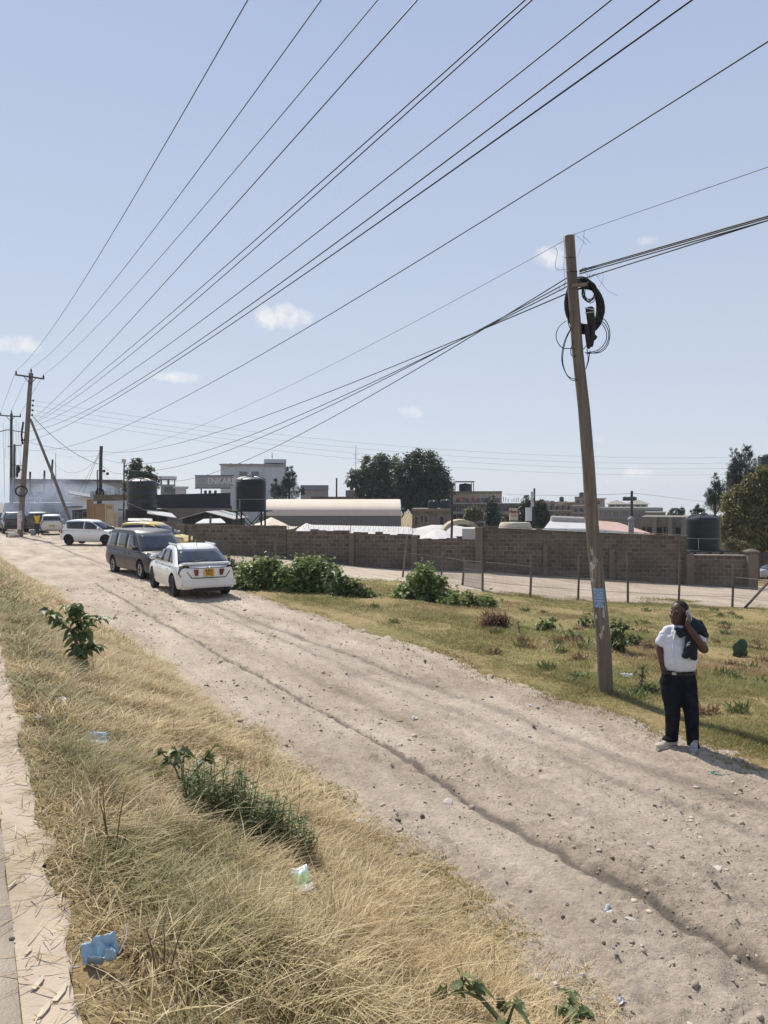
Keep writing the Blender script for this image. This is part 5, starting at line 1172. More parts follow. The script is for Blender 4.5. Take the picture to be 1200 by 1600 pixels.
van_p = paint('plum', (.020, .014, .018), coat=.15, rough=.4, metal=0.0, dust=.12)
hv = R(-38); f_ = Vector((-math.sin(hv), -math.cos(hv), 0)); side = Vector((f_.y, -f_.x, 0))   # right-hand side of the van
fw_ = G(222, 905); loc = fw_ - f_ * 1.42 - side * .8; loc.z = .01
van, ba = build_car('dark plum people carrier facing the camera, parked behind the white saloon', 'van', loc, math.atan2(f_.x, f_.y), VAN, van_p, M_glass('pale_glass', (.03, .032, .038), .05), 'parked_van')
for sg in (1, -1):
    patch(van, 'headlight', clear_lamp, [(2.30, sg * .40, .74), (2.33, sg * .40, .86), (2.18, sg * .70, .93), (2.0, sg * .835, .97), (2.0, sg * .86, .83), (2.2, sg * .76, .74)], .05, (1, sg * .3, .1))
    mb = MB(); mb.ball((2.33, sg * .62, .45), (.05, .1, .045), 10, 6); mb.build('fog_lamp', clear_lamp, van, smooth=60)
mb = MB(); mb.bbox((2.32, 0, .80), (.1, .76, .15), .02); gr = mb.build('grille', black_m, van)
mb = MB(); [mb.box((2.376, 0, z), (.012, .74, .014)) for z in (.75, .795, .84)]; mb.box((2.372, 0, .872), (.02, .80, .02)); mb.build('grille_bar', chrome_m, gr)
mb = MB(); mb.prism([(-.05, .035), (.05, .035), (.02, -.05), (-.02, -.05)], .02, ((2.384, 0, .80), (0, 1, 0), (0, 0, 1), (1, 0, 0))); mb.build('badge', chrome_m, gr)
mb = MB(); mb.bbox((2.26, 0, .47), (.28, 1.66, .34), .08); mb.build('front_bumper', paint('plum_dark', (.022, .02, .026), coat=.6, dust=.2), van, smooth=40)
mb = MB(); mb.box((2.405, 0, .36), (.01, 1.0, .1)); mb.build('air_intake', black_m, van)
plate(van, 2.42, .50, 0.0, 1, 'KBD 41', None)
mb = MB(); mb.tube([(1.72, -.6, 1.075), (1.62, -.1, 1.13)], .014, 5); mb.tube([(1.72, .1, 1.10), (1.6, .6, 1.12)], .014, 5); mb.build('wiper', black_m, van)
# --- white hatchback side on
HAT = dict(L=3.65, W=1.66, plan=([0, .04, .12, .3, .8, .93, .98, 1], [.86, .94, .98, 1, 1, .95, .86, .74]), deck=([0, .03, .72, .78, .93, .98, 1], [.9, .97, .96, .95, .84, .72, .58]), sill=([0, .06, .12, .9, .95, 1], [.34, .27, .2, .2, .24, .28]),
    wheels=(-1.22, 1.2), wr=.30, cabin=((-1.74, 1.2, -1.5, .3), (.93, 1.50), (.96, .78)), bow=(.18, .08), windows=[[(-1.3, .14), (-.25, .1), (-.25, .86), (-1.42, .86)], [(-.18, .1), (.92, .05), (.3, .82), (-.18, .88)]], handles=(-.95, .15), seams=(-.21, .92), rwv=(.2, .85), rim=M('black_hub', (.03, .03, .03), rough=.5))
hh = R(99); f_ = Vector((math.sin(hh), math.cos(hh), 0)); rw = G(108, 853); loc = rw + f_ * 1.22 + Vector((-f_.y, f_.x, 0)) * .72; loc.z = .06
hat, _ = build_car('white hatchback parked side on beyond the plum van', 'car', loc, hh, HAT, white_p, tint_gl)
for sg in (1, -1): patch(hat, 'tail_lamp', red_lamp, [(-1.77, sg * .72, .7), (-1.77, sg * .70, 1.0), (-1.66, sg * .79, 1.0), (-1.62, sg * .82, .72)], .03, (-1, sg * .3, 0)); patch(hat, 'headlight', clear_lamp, [(1.72, sg * .5, .64), (1.70, sg * .52, .8), (1.42, sg * .77, .86), (1.48, sg * .79, .7)], .03, (1, sg * .4, .2))
# --- small white hatch seen from behind
SML = dict(HAT, L=3.5, W=1.62, cabin=((-1.7, 1.1, -1.5, .3), (.92, 1.46), (.96, .80)), wheels=(-1.15, 1.15))
p = G(81, 836.5); hs = R(-25); f_ = Vector((math.sin(hs), math.cos(hs), 0)); loc = p + f_ * 1.4; loc.z = .14
sml, _ = build_car('small silver white hatchback seen from behind near the far pole', 'car', loc, hs, SML, paint('silver_white', (.62, .61, .59), dust=.4), grey_gl)
for sg in (1, -1): patch(sml, 'tail_lamp', red_lamp, [(-1.69, sg * .62, .68), (-1.68, sg * .60, .98), (-1.58, sg * .74, 1.0), (-1.52, sg * .79, .7)], .03, (-1, sg * .3, 0))
plate(sml, -1.765, .62, 0, -1, 'KCA 208', None, plate_y)
mb = MB(); mb.bbox((-1.66, 0, .42), (.2, 1.5, .26), .06); mb.build('rear_bumper', paint('silver_white', (.62, .61, .59)), sml, smooth=40)
# --- dark SUV by the far pole, its tailgate half open
SUV = dict(HAT, L=4.4, W=1.80, deck=([0, .03, .72, .78, .93, .98, 1], [1.0, 1.07, 1.06, 1.05, .96, .84, .66]), sill=([0, .06, .12, .9, .95, 1], [.42, .36, .3, .3, .34, .38]), wheels=(-1.32, 1.32), wr=.36, cabin=((-2.08, 1.3, -1.7, .4), (1.02, 1.66), (.96, .78)), windows=[[(-1.5, .14), (-.35, .1), (-.35, .86), (-1.5, .8)], [(-.25, .1), (.95, .05), (.4, .82), (-.25, .88)]], handles=(-.9, .2), seams=(-.3,), rim=chrome_m)
p = G(24, 836); hs = R(-31); f_ = Vector((math.sin(hs), math.cos(hs), 0)); loc = p + f_ * 1.9; loc.z = .14
suv, _ = build_car('dark blue four wheel drive seen from behind next to the big far pole', 'car', loc, hs, SUV, paint('navy', (.018, .021, .032), coat=.6, dust=.08), M_glass('bright_glass', (.14, .15, .17), .05))
for sg in (1, -1): patch(suv, 'tail_lamp', red_lamp, [(-2.14, sg * .62, .85), (-2.13, sg * .60, 1.12), (-2.02, sg * .78, 1.14), (-1.95, sg * .86, .9)], .03, (-1, sg * .3, 0))
mb = MB(); mb.bbox((-2.12, 0, .55), (.24, 1.66, .28), .06); mb.build('rear_bumper', black_m, suv, smooth=40)
mb = MB(); mb.bbox((0, 0, 0), (.09, .95, .95), .03); dr = mb.build('open_door', paint('black', (.015, .016, .02), dust=.2), suv, smooth=40); dr.location = (-.2, -1.35, .88); dr.rotation_euler = (0, 0, R(10))
# --- further vehicles
WAG = dict(HAT, L=4.3, W=1.74, cabin=((-2.05, 1.2, -1.8, .3), (.98, 1.60), (.96, .8)), wheels=(-1.3, 1.3))
p = P(58, 828, 66); loc = Vector((p.x, p.y, .14)); build_car('grey estate car half hidden behind the person in yellow', 'car', loc, R(-26), WAG, paint('mid_grey', (.22, .225, .24), dust=.3), grey_gl)
p = P(2, 826, 68); loc = Vector((p.x, p.y, .14)); build_car('dark car cut off by the left edge beyond the four wheel drive', 'car', loc, R(-70), HAT, paint('black', (.015, .016, .02)), grey_gl)
BUS = dict(VAN, L=6.2, W=2.1, cabin=((-3.05, 2.9, -2.9, 2.2), (1.15, 2.35), (.98, .86)), wheels=(-1.9, 1.9), wr=.38, windows=[[(-2.7, .2), (-1.1, .2), (-1.1, .8), (-2.7, .8)], [(-1.0, .2), (.5, .2), (.5, .8), (-1.0, .8)], [(.6, .2), (2.2, .2), (2.0, .8), (.6, .8)]], handles=(), seams=(.55,))
for px, Yb, lab, col, hd in [(55, 82, 'dark minibus with white roof edge in the smoke beyond the cars', (.10, .105, .115), 72), (95, 76, 'deep blue minibus behind the small white hatchback', (.016, .028, .07), 76)]:
    p = P(px, 800, Yb); build_car(lab, 'minibus', Vector((p.x, Yb, .15)), R(hd), BUS, paint(lab[:9].replace(' ', '_'), col, dust=.25), grey_gl, 'minibus')
# --- yellow taxi beyond the fence, silver car far right
TAX = dict(HAT, L=3.75, rim=chrome_m)
p = P(243, 866, 37.5); hx = R(103); build_car('yellow car side on behind the fence and the plum van', 'car', Vector((p.x, 37.5, gzf(p.x, 37.5) + .22)), hx, TAX, paint('yellow', (.72, .50, .10), dust=.45), tint_gl)
tx = bpy.data.objects[[o.name for o in bpy.data.objects if o.get('label', '').startswith('yellow car')][0]]
for sg in (1, -1): patch(tx, 'headlight', clear_lamp, [(1.76, sg * .5, .64), (1.74, sg * .52, .8), (1.45, sg * .77, .86), (1.5, sg * .79, .7)], .03, (1, sg * .4, .2))
p = P(1222, 905, 66); pz = gzf(p.x, 66) + .1; sc_, _ = build_car('silver saloon car cut off by the right edge beyond the end pillar', 'car', Vector((p.x, 66, pz)), R(88), dict(SED, rim=chrome_m), paint('silver', (.42, .43, .46), metal=.4, dust=.1), grey_gl)
# ------------------------------------------------------------------ poles
pole_m = M('weathered_pole', (0.185, 0.152, 0.118), rough=.88, var=.4, scale=3.5, bump=.8, bscale=18, stretch=(6, 6, .35), dirt=(.085, .07, .055), dscale=1.5, damt=.7)
pole_dark = M('creosoted_pole', (0.06, 0.05, 0.042), rough=.85, var=.3, scale=3, bump=.4, bscale=16, stretch=(5, 5, .5))
ins_m = M('insulator', (.05, .035, .03), rough=.3, bump=0); cable_m = M('cable_black', (.012, .012, .013), rough=.6, bump=0); line_m = M('conductor', (.06, .062, .066), rough=.5, bump=0)
def pole(label, pxb, pyb, pxt, pyt, Y, r0, r1, mat, name='utility_pole', zb=None, grp=None):
    b = P(pxb, pyb, Y); b.z = gzf(b.x, b.y) if zb is None else zb
    t = thing(name, label, 'pole', b, 0, grp); tp = P(pxt, pyt, Y) - b
    mb = MB(); n = 8; mb.tube([tp * (i / n) + Vector((.012 * math.sin(i * 1.7), .01 * math.cos(i * 2.1), -.3 if i == 0 else 0)) for i in range(n + 1)], [r0 + (r1 - r0) * i / n for i in range(n + 1)], 16); mb.build('pole_shaft', mat, t, smooth=50)
    return t, b, tp
YP = 57.0
P1, b1, t1 = pole('tall dark power pole at far left with a crossarm and a slanting prop', 31, 838, 48.5, 583, YP, .21, .15, pole_m, zb=.12)
def on1(py): k = (838 - py) / (838 - 583.0); return t1 * k
def crossarm(t, top, hw, dz, tilt=0.0):
    d = Vector((CT, ST, 0)); c = top + Vector((0, 0, -dz)); mb = MB(); mb.tube([c - d * hw + Vector((0, -.18, tilt)), c + d * hw + Vector((0, -.18, -tilt))], .065, 6); mb.build('crossarm', pole_dark, t)
    for s_ in (-1, 1): mb = MB(); mb.tube([c + d * hw * .45 * s_ + Vector((0, -.18, -tilt * s_ * .45)), c + Vector((0, -.17, -.55))], .03, 5); mb.build('brace', pole_dark, t)
    pts = []
    for s_ in (-1, 1):
        q = c + d * (hw - .06) * s_ + Vector((0, -.18, -tilt * s_)); mb = MB(); mb.lathe([(.02, 0), (.05, .08), (.075, .12), (.05, .16), (.07, .2), (.04, .26), (.001, .33)], 10, q); mb.build('insulator', ins_m, t); pts.append(q + Vector((0, 0, .3)))
    q = top; mb = MB(); mb.lathe([(.02, -.05), (.05, .08), (.075, .12), (.05, .16), (.07, .2), (.04, .26), (.001, .36)], 10, q + Vector((.06, -.1, 0))); mb.build('insulator', ins_m, t); pts.insert(1, q + Vector((.06, -.1, .34)))
    return pts
arm1 = crossarm(P1, t1, .98, .3, .08)
ins = []
for py in (626, 633.5, 641, 648.5):
    q = on1(py) + Vector((.32, -.05, 0)); mb = MB(); mb.tube([on1(py), q], .02, 5); mb.lathe([(.001, -.1), (.06, -.06), (.075, 0), (.06, .06), (.001, .1)], 10, q); mb.build('insulator', ins_m, P1); ins.append(q + b1)
mb = MB(); r_ = random.Random(2)
for i in range(7):
    c = on1(768) + Vector((r_.uniform(-.02, .04), -.28, r_.uniform(-.03, .03))); rr = .43 + r_.uniform(-.03, .03)
    mb.tube([c + Vector((rr * math.cos(a), .02 * math.sin(a * 3), rr * .85 * math.sin(a))) for a in np.linspace(0, 2 * math.pi, 30)], .022, 5)
cc = mb.build('cable_coil', cable_m); cc.location = b1; tag(cc, 'round coil of black cable hung on the far crossarm pole', 'cable coil')
mb = MB(); c = on1(733) + Vector((-.42, -.1, 0)); mb.ball(c, (.16, .14, .32)); mb.ball(c + Vector((-.08, 0, -.4)), (.1, .09, .25)); mb.tube([c, on1(735)], .04, 6); mb.build('cable_joint', cable_m, P1, smooth=60)
mb = MB(); mb.tube([on1(672) + Vector((-.25, -.05, .6)), on1(680) + Vector((-.34, -.1, 0)), on1(690) + Vector((-.2, -.15, -.2))], .07, 7); mb.box(on1(688) + Vector((-.18, -.2, 0)), (.25, .1, .12)); mb.build('cable_clamp', cable_m, P1)
for i, (dx, dz, h, c) in enumerate([(-.02, .5, 1.3, (.60, .50, .52)), (.06, .9, .9, (.50, .42, .45))]):
    q = on1(815) + Vector((dx, -.2, dz - .5)); mb = MB(); mb.grid([[q + Vector(((u - .5) * .28, -.012 - .03 * math.cos((u - .5) * 2.6) - .004 * i, (v - .5) * h * (.9 + .1 * math.sin(u * 9)))) for u in np.linspace(0, 1, 6)] for v in np.linspace(0, 1, 8)])
    o = mb.build('poster', M('torn_poster_%d' % i, c, var=.35, scale=6, dirt=(.25, .18, .17), dscale=5, damt=.9), P1); baked(o, [('SOLIDIFY', dict(thickness=.004))])
bq = P(47.5, 655, YP); f_ = P(121, 838, YP - 1.5); mb = MB(); mb.tube([f_ - Vector((0, 0, .3)), (bq + f_) / 2, bq], [.12, .11, .09], 10); br = mb.build('brace_pole', pole_m, smooth=50); tag(br, 'slanting timber prop leaning against the far crossarm pole', 'pole')
P4, b4, t4 = pole('second crossarm power pole further off at the far left edge', 17.5, 830, 17.8, 646, 78, .17, .12, pole_dark)
arm4 = crossarm(P4, t4, .95, .28, .02)
mb = MB(); c = t4 - Vector((0, 0, 1.8)); mb.tube([c + Vector((-1.1, -.2, -.05)), c + Vector((-.3, -.2, .12)), c + Vector((1.5, -.2, -.15))], .05, 5); mb.build('crossarm', pole_dark, P4)
P5, b5, t5 = pole('thin dark pole close right of the second crossarm pole', 22, 826, 22.5, 694, 92, .15, .12, pole_dark)
mb = MB(); mb.tube([t5 + Vector((-.8, 0, -.3)), t5 + Vector((.9, 0, -.1))], .06, 5); mb.tube([t5 + Vector((-.2, 0, -2.5)), t5 + Vector((.9, 0, -2.6))], .05, 5); mb.build('crossarm', pole_dark, P5)
for lab, a in [('broken topped pole behind the far signboards', (48, 800, 47, 737, 80)), ('plain dark pole rising behind the painted signboards', (68.5, 800, 69.5, 735, 84)), ('plain tilted pole left of the slanting prop', (78, 800, 82, 718, 86))]:
    pole(lab, a[0], a[1], a[2], a[3], a[4], .13, .1, pole_dark)
t, b, tp = pole('lattice radio mast in the haze behind the plain tilted pole', 87, 790, 87, 707, 190, .2, .05, M('mast_grey', (.3, .3, .31)), 'radio_mast'); t['category'] = 'mast'
t, b, tp = pole('thin white antenna mast behind the green tree', 556, 780, 556, 696, 170, .1, .05, M('mast_white', (.5, .5, .52)), 'radio_mast'); t['category'] = 'mast'; mb = MB()
for dz, hw in ((-1.2, .3), (-2, .55), (-2.8, .3), (-3.8, .55)): mb.tube([tp + Vector((-hw, 0, dz)), tp + Vector((hw, 0, dz))], .05, 4); mb.tube([tp + Vector((-hw * .6, 0, dz - .3)), tp + Vector((0, 0, dz - .6))], .04, 4)
mb.build('antenna', M('mast_white', (.5, .5, .52)), t)
P3, b3, t3 = pole('dark service pole with a meter box by the brown gate', 155, 822, 158.2, 697, 64, .17, .13, pole_dark)
mb = MB(); q = P(152, 735, 64) - b3; mb.tube([(q.x, 0, 0), q], .05, 6); mb.tube([q, P(158, 735, 64) - b3], .04, 5); mb.build('riser_pipe', steel_m, P3)
for px in (144.5, 164.5): q = P(px, 773, 63.7) - b3; mb = MB(); mb.bbox(q, (.32, .2, .62), .02); mb.tube([q, P(156, 773, 64) - b3], .03, 5); mb.build('meter_box', M('grey_box', (.36, .37, .38), rough=.5), P3)
mb = MB(); 
for i in range(4): c = P(155 + i * .6, 770, 63.6) - b3; mb.tube([c + Vector((.3 * math.cos(a), 0, .35 * math.sin(a))) for a in np.linspace(0, 6.28, 18)], .03, 4)
for px, py in ((162.5, 736), (168, 740)): mb.ball(P(px, py, 63.8) - b3, .13)
mb.build('cable_coil', cable_m, P3)
t, b, tp = pole('slim black lamp mast with a square floodlight on top', 193, 818, 194, 722, 56, .06, .05, steel_m, 'lamp_mast'); t['category'] = 'lamp'
mb = MB(); q = tp + Vector((0, -.05, .1)); mb.box(q, (.3, .12, .28), rot=Euler((R(20), R(8), R(15)))); mb.build('floodlight', M('floodlight', (.45, .46, .46), rough=.4), t); mb = MB(); [mb.box(tp + Vector((.06, 0, -.3 - i * .35)), (.12, .12, .1)) for i in range(3)]; mb.build('bracket', steel_m, t)
for lab, a in [('thin dark pole standing behind the lowest part of the wall', (706, 845, 706, 757, 47)), ('thin dark pole right of the leaning pole beyond the pink roof', (989, 836, 987, 767, 62)), ('bare dark post left of the big trees behind the tent', (526, 800, 526, 747, 95))]:
    t, b, tp = pole(lab, a[0], a[1], a[2], a[3], a[4], .075 if a[4] < 50 else .12, .07 if a[4] < 50 else .1, pole_dark)
    if a[0] == 706: mb = MB(); mb.box(tp + Vector((0, 0, .02)), (.35, .2, .1)); mb.build('cap', steel_m, t)
mb = MB(); mb.lathe([(.16, 0), (.16, .75), (.001, .76)], 14); mb.lathe([(.2, .76), (.2, .82), (.1, .95), (.001, .97)], 14); o = mb.build('vent_pipe', M('grey_pipe', (.30, .28, .25))); o.location = P(986, 833, 44.5); tag(o, 'short fat grey vent pipe at the base of the thin pole by the pink roof', 'pipe')

# --- the leaning pole in the foreground
g2 = G(949, 1086); Y2 = g2.y
P2, b2, t2 = pole('leaning grey wooden pole with a tangle of black cable near its top, beside the man', 949, 1086, 888.5, 369, Y2, .108, .072, pole_m, zb=g2.z)
def on2(py): return t2 * ((1086 - py) / (1086 - 369.0))
mb = MB()
for py, rr in ((402, .079), (424, .081)): 
    c = on2(py); mb.tube([c + Vector((rr * math.cos(a), rr * math.sin(a), .02 * math.sin(a))) for a in np.linspace(0, 6.28, 18)], .006, 5)
mb.build('wire_band', cable_m, P2)
c = on2(448); mb = MB(); mb.tube([c + Vector((-.03, -.1, 0)), c + Vector((.17, -.08, .015))], .028, 8); mb.build('bracket', M('rusty_bracket', (.22, .17, .13), rough=.7), P2)
def curved_paper(pyc, w, h, mat, ang, parent=P2, nm='poster', rag=0.0, rad=.1):
    c = on2(pyc); r_ = random.Random(int(pyc)); mb = MB(); lean = (t2 / t2.length); rows = []
    for v in np.linspace(-.5, .5, 10):
        row = []
        for u in np.linspace(-.5, .5, 9):
            a = -math.pi / 2 + ang + u * w / rad + (rag * r_.uniform(-.3, .3) if abs(u) == .5 else 0); row.append(c + lean * (v * h + (rag * r_.uniform(-.06, .06) if abs(v) == .5 else 0)) + Vector((math.cos(a) * (rad + .003), math.sin(a) * (rad + .003), 0)))
        rows.append(row)
    mb.grid(rows); o = mb.build(nm, mat, parent, smooth=60); return baked(o, [('SOLIDIFY', dict(thickness=.002, offset=1))]), c, lean
rP = lambda py: .108 + (.072 - .108) * (1086 - py) / 717.0
blue_m = M('blue_poster', (.13, .24, .42), rough=.6, var=.15, scale=9, bump=.1)
pst, c, lean = curved_paper(932, .155, .29, blue_m, -.25, rad=rP(932)); white_ink = M('poster_ink', (.60, .66, .70), bump=0)
lines = ['MGANGA', 'KUTOKA', 'TANGA', 'MAPENZI', 'BIASHARA', 'KAZI', '0712 340']
for i, s_ in enumerate(lines):
    o = text('lettering', s_, .042, white_ink, (0, 0, 0), (0, 0, 0), pst, .0005); rad = rP(932) + .0062; me = o.data; zc = .12 - i * .04
    for v in me.vertices:
        a = -math.pi / 2 - .25 + v.co.x * .78 / rad; q = c + lean * (zc + v.co.y) + Vector((math.cos(a) * (rad + v.co.z), math.sin(a) * (rad + v.co.z), 0)); v.co = q
torn = M('torn_paper', (.46, .42, .37), var=.25, scale=8, dirt=(.2, .16, .13), dscale=12, damt=.9)
for py, w, h, an in [(861, .05, .10, -.75), (874, .05, .12, -.45), (888, .035, .16, -.95), (905, .03, .14, -1.0), (950, .04, .10, .45), (958, .05, .09, .2), (985, .03, .12, -.3), (962, .04, .05, -.9)]:
    curved_paper(py, w, h, torn, an, nm='torn_paper', rag=1.0, rad=rP(py))
# cable tangle (hangs on the pole)
TG = thing('cable_tangle', 'tangle of black cable coils and splice boxes hanging at the top of the leaning pole', 'cable coil', b2 + on2(470)); o0 = Vector(TG.location)
def px2(px, py, dy=0.0): return P(px, py, Y2 + dy) - o0
r_ = random.Random(21); mb = MB()
for i in range(34):   # the thick hank behind the pole
    cx, cy, rx, ry = 913 + r_.uniform(-2.5, 2.5), 478 + r_.uniform(-3, 3), 27 + r_.uniform(-7, 3), 38 + r_.uniform(-8, 5)
    mb.tube([px2(cx + rx * math.cos(a) + 2.5 * math.sin(a), cy + ry * math.sin(a), .1 + .07 * math.sin(a * 2 + i) + r_.uniform(-.02, .02)) for a in np.linspace(0, 2 * math.pi, 26)], .0105, 5)
mb.build('coil', cable_m, TG, smooth=60)
mb = MB()
for i in range(7):
    cx, cy, rx, ry = 921 + r_.uniform(-2, 2), 456 + r_.uniform(-3, 3), 9 + r_.uniform(-2, 4), 13 + r_.uniform(-2, 3)
    mb.tube([px2(cx + rx * math.cos(a), cy + ry * math.sin(a), -.04 + .05 * math.sin(a + i)) for a in np.linspace(0, 6.28, 20)], .006, 5)
mb.build('coil', cable_m, TG, smooth=60)
for pts in ([(929, 496), (944, 505), (951, 520), (948, 537), (936, 549), (916, 553)], [(932, 492), (947, 502), (953, 520), (949, 540), (936, 551), (914, 551)], [(930, 498), (942, 508), (948, 522), (945, 536), (934, 547), (918, 551)],
            [(885, 501), (874, 510), (869, 523), (872, 536), (881, 544), (898, 544)], [(892, 513), (883, 530), (878, 552), (879, 570), (886, 586), (894, 594), (902, 594)], [(893, 512), (884, 532), (879.5, 554), (880.5, 572), (888, 588), (902, 593)], [(886, 480), (888, 505), (894, 520), (895, 535), (892, 545), (893, 555), (899, 556), (912, 545), (922, 532)],
            [(917, 545), (919, 560), (916, 575)], [(922, 548), (919, 566), (915, 577)], [(936, 497), (937, 506), (931, 516)], [(884, 440), (873, 452), (880, 455)], [(867, 386), (871, 394), (868, 410), (870, 421), (884, 421)], [(880, 372), (882, 385), (881, 420), (883, 440), (881, 453)]):
    mb = MB(); P_ = [px2(*q, dy=-.05 + .04 * math.sin(i)) for i, q in enumerate(pts)]
    sm = []
    for i in range(len(P_) - 1):
        p0, p1, p2_, p3 = P_[max(0, i - 1)], P_[i], P_[i + 1], P_[min(len(P_) - 1, i + 2)]
        for k in range(5): u = k / 5; sm.append(.5 * ((2 * p1) + (p2_ - p0) * u + (2 * p0 - 5 * p1 + 4 * p2_ - p3) * u * u + (3 * p1 - p0 - 3 * p2_ + p3) * u ** 3))
    sm.append(P_[-1]); mb.tube(sm, .0065 if pts[0][1] > 460 else .0028, 5); mb.build('loose_cable', cable_m, TG)
for (a, b, r0, r1) in [((921, 480), (925, 512), .062, .058), ((917, 508), (920, 545), .045, .032), ((927, 505), (924, 542), .045, .03), ((931, 524), (926, 530), .035, .04)]:
    mb = MB(); A, B = px2(*a, dy=-.06), px2(*b, dy=-.05); mb.tube([A, A.lerp(B, .08), A.lerp(B, .9), B], [r0 * .75, r0, r1, r1 * .6], 12); mb.build('splice_box', cable_m, TG, smooth=50)
mb = MB(); mb.tube([px2(914, 481, -.12), px2(929, 484, -.12)], .009, 6); mb.tube([px2(914, 489, -.12), px2(930, 487, -.12)], .007, 6); mb.build('cable_tie', M('pale_tie', (.4, .4, .4)), TG)
mb = MB()
for i in range(16):   # frayed ends
    a = px2(905 + r_.uniform(0, 26), 428 + r_.uniform(-4, 10), r_.uniform(-.08, .08)); b = a + Vector((r_.uniform(-.08, .14), r_.uniform(-.1, .1), r_.uniform(-.06, .12))); mb.tube([a, a.lerp(b, .5) + Vector((r_.uniform(-.03, .03), 0, .03)), b], .0025, 3)
mb.tube([px2(933, 432, 0), px2(943, 428, 0), px2(941, 442, 0), px2(936, 448, 0)], .0025, 3); mb.tube([px2(936, 437), px2(950, 455), px2(964, 462)], .0025, 3); mb.tube([px2(913, 359), px2(912, 378), px2(902, 402)], .0025, 3); mb.tube([px2(896, 365), px2(908, 374), px2(917, 383)], .0025, 3); mb.tube([px2(910, 368), px2(923, 380)], .0025, 3)
mb.build('frayed_wire', cable_m, TG)

# ------------------------------------------------------------------ overhead lines
def wire(name, label, A, E, mid, r, mat, group=None, ub=1.0, cat='overhead cable'):
    """A = far end; E = a point the wire passes at fraction ub of its length; the sag is taken from the photographed mid point"""
    best = None
    for sag in np.linspace(0, 7.2, 121):
        e = A + (E - A + Vector((0, 0, sag * 4 * ub * (1 - ub)))) / ub
        d = min((proj(A + (e - A) * u - Vector((0, 0, 4 * sag * u * (1 - u))))[0] - mid[0]) ** 2 + (proj(A + (e - A) * u - Vector((0, 0, 4 * sag * u * (1 - u))))[1] - mid[1]) ** 2 for u in np.linspace(.02, ub, 160)) if mid else 0
        if best is None or d < best[0]: best = (d, sag, e)
        if not mid: break
    _, sag, e = best; n = 60
    pts = [A + (e - A) * (i / n) - Vector((0, 0, 4 * sag * (i / n) * (1 - i / n))) for i in range(n + 1)]
    mb = MB(); mb.tube(pts, r, 6); o = mb.build(name, mat, fix=False, smooth=80); tag(o, label, cat, group); return o
A1 = [p + b1 for p in arm1]; A4 = [p + b4 for p in arm4]
for (A, Epx, Z, mid, lab) in [(A1[0], (387, 0), 9.9, (104, 480), 'leftmost high wire running from the left tip of the far crossarm up over the road'), (A1[1], (502, 0), 9.9, (144, 480), 'second high wire from the left running from the far pole top'), (A1[2], (590, 0), 9.9, (180, 480), 'third high wire from the left running from the right tip of the far crossarm')]:
    Yb = 1200 * (Z - H_CAM) / 780; wire('power_line', lab, A, P(*Epx, Yb), mid, .0085, line_m, ub=.62)
for i, (py0, px0, Epx, Z, mid, r, lab) in enumerate([(655, 52, (652, 0), 8.6, (223, 480), .009, 'fourth overhead wire from the left, alone above the cloudless middle of the sky'), (662, 48, (820, 0), 8.5, (280, 480), .0095, 'left one of the close pair of overhead wires'), (664, 48, (831, 0), 8.5, (295, 480), .0095, 'right one of the close pair of overhead wires'),
                                                 (668, 46, (955, 0), 8.3, (341, 480), .0095, 'single dark wire right of the close pair'), (674, 45, (1030, 0), 8.0, (385, 480), .011, 'left one of the two thick dark cables crossing the top right'), (690, 42, (1081, 0), 7.8, (404, 480), .011, 'right one of the two thick dark cables crossing the top right')]):
    Yb = 1200 * (Z - H_CAM) / 780; wire('overhead_cable', lab, P(px0, py0, YP - .2), P(*Epx, Yb), mid, r, cable_m if r > .009 else line_m, ub=.65)
wire('overhead_cable', 'long thin dark wire that leaves the picture high at the right edge', P(38, 702, YP + 3), P(1200, 65, 7.0), (534, 480), .008, cable_m, ub=.66)
for i, (a, mid, e) in enumerate(zip(ins, [(540, 690), (540, 699), (540, 707), (540, 716)], [(1340, 706), (1340, 714.5), (1340, 723), (1340, 732)])):
    wire('power_line', ['top one', 'second', 'third', 'lowest one'][i] + ' of the four thin level wires crossing low to the right edge', a, P(*e, 72), mid, .0075, M('pale_conductor', (.2, .2, .21), bump=0), ub=.72)
wire('overhead_cable', 'thin wire tied to the very top of the leaning pole from the far pole', P(70, 705, 60), b2 + on2(372), (400, 628), .004, cable_m)
wire('overhead_cable', 'thin wire leaving the top of the leaning pole to the right edge', b2 + t2, (b2 + t2).lerp(P(1240, 247, 6.2), 5.0), None, .0035, cable_m)
att = b2 + on2(428)
for k, (py0, a, mid, lab) in enumerate([(455, (160, 705), (600, 578), 'uppermost'), (444, (160, 716), (600, 588), 'second'), (438, (200, 735), (600, 593), 'third'), (430, (255, 752), (600, 607), 'lowest')]):
    wire('telecom_cable', lab + ' of the black cables swinging from the leaning pole to the far gate', P(*a, 63 if k < 2 else 55), b2 + on2(py0) + Vector((0, -.08, 0)), mid, .0095, cable_m)
for k, (py0, e, lab) in enumerate([(424, (1240, 324), 'uppermost'), (426, (1240, 327), 'second'), (429, (1240, 331), 'third'), (438, (1240, 329), 'lowest')]):
    wire('telecom_cable', lab + ' of the black cables from the leaning pole to the right edge', b2 + on2(py0) + Vector((.1, -.06, 0)), (b2 + on2(py0)).lerp(P(*e, 7.2), 5.0), None, .0085, cable_m)
wire('overhead_cable', 'drooping service cable from the far crossarm pole down to the meter pole', P(50, 649, YP), P(158, 726, 64), (100, 696), .02, cable_m)
wire('overhead_cable', 'slack cable from the far crossarm pole across to the top of the meter pole', P(46, 691, YP), P(157, 704, 64), (100, 702), .012, cable_m)
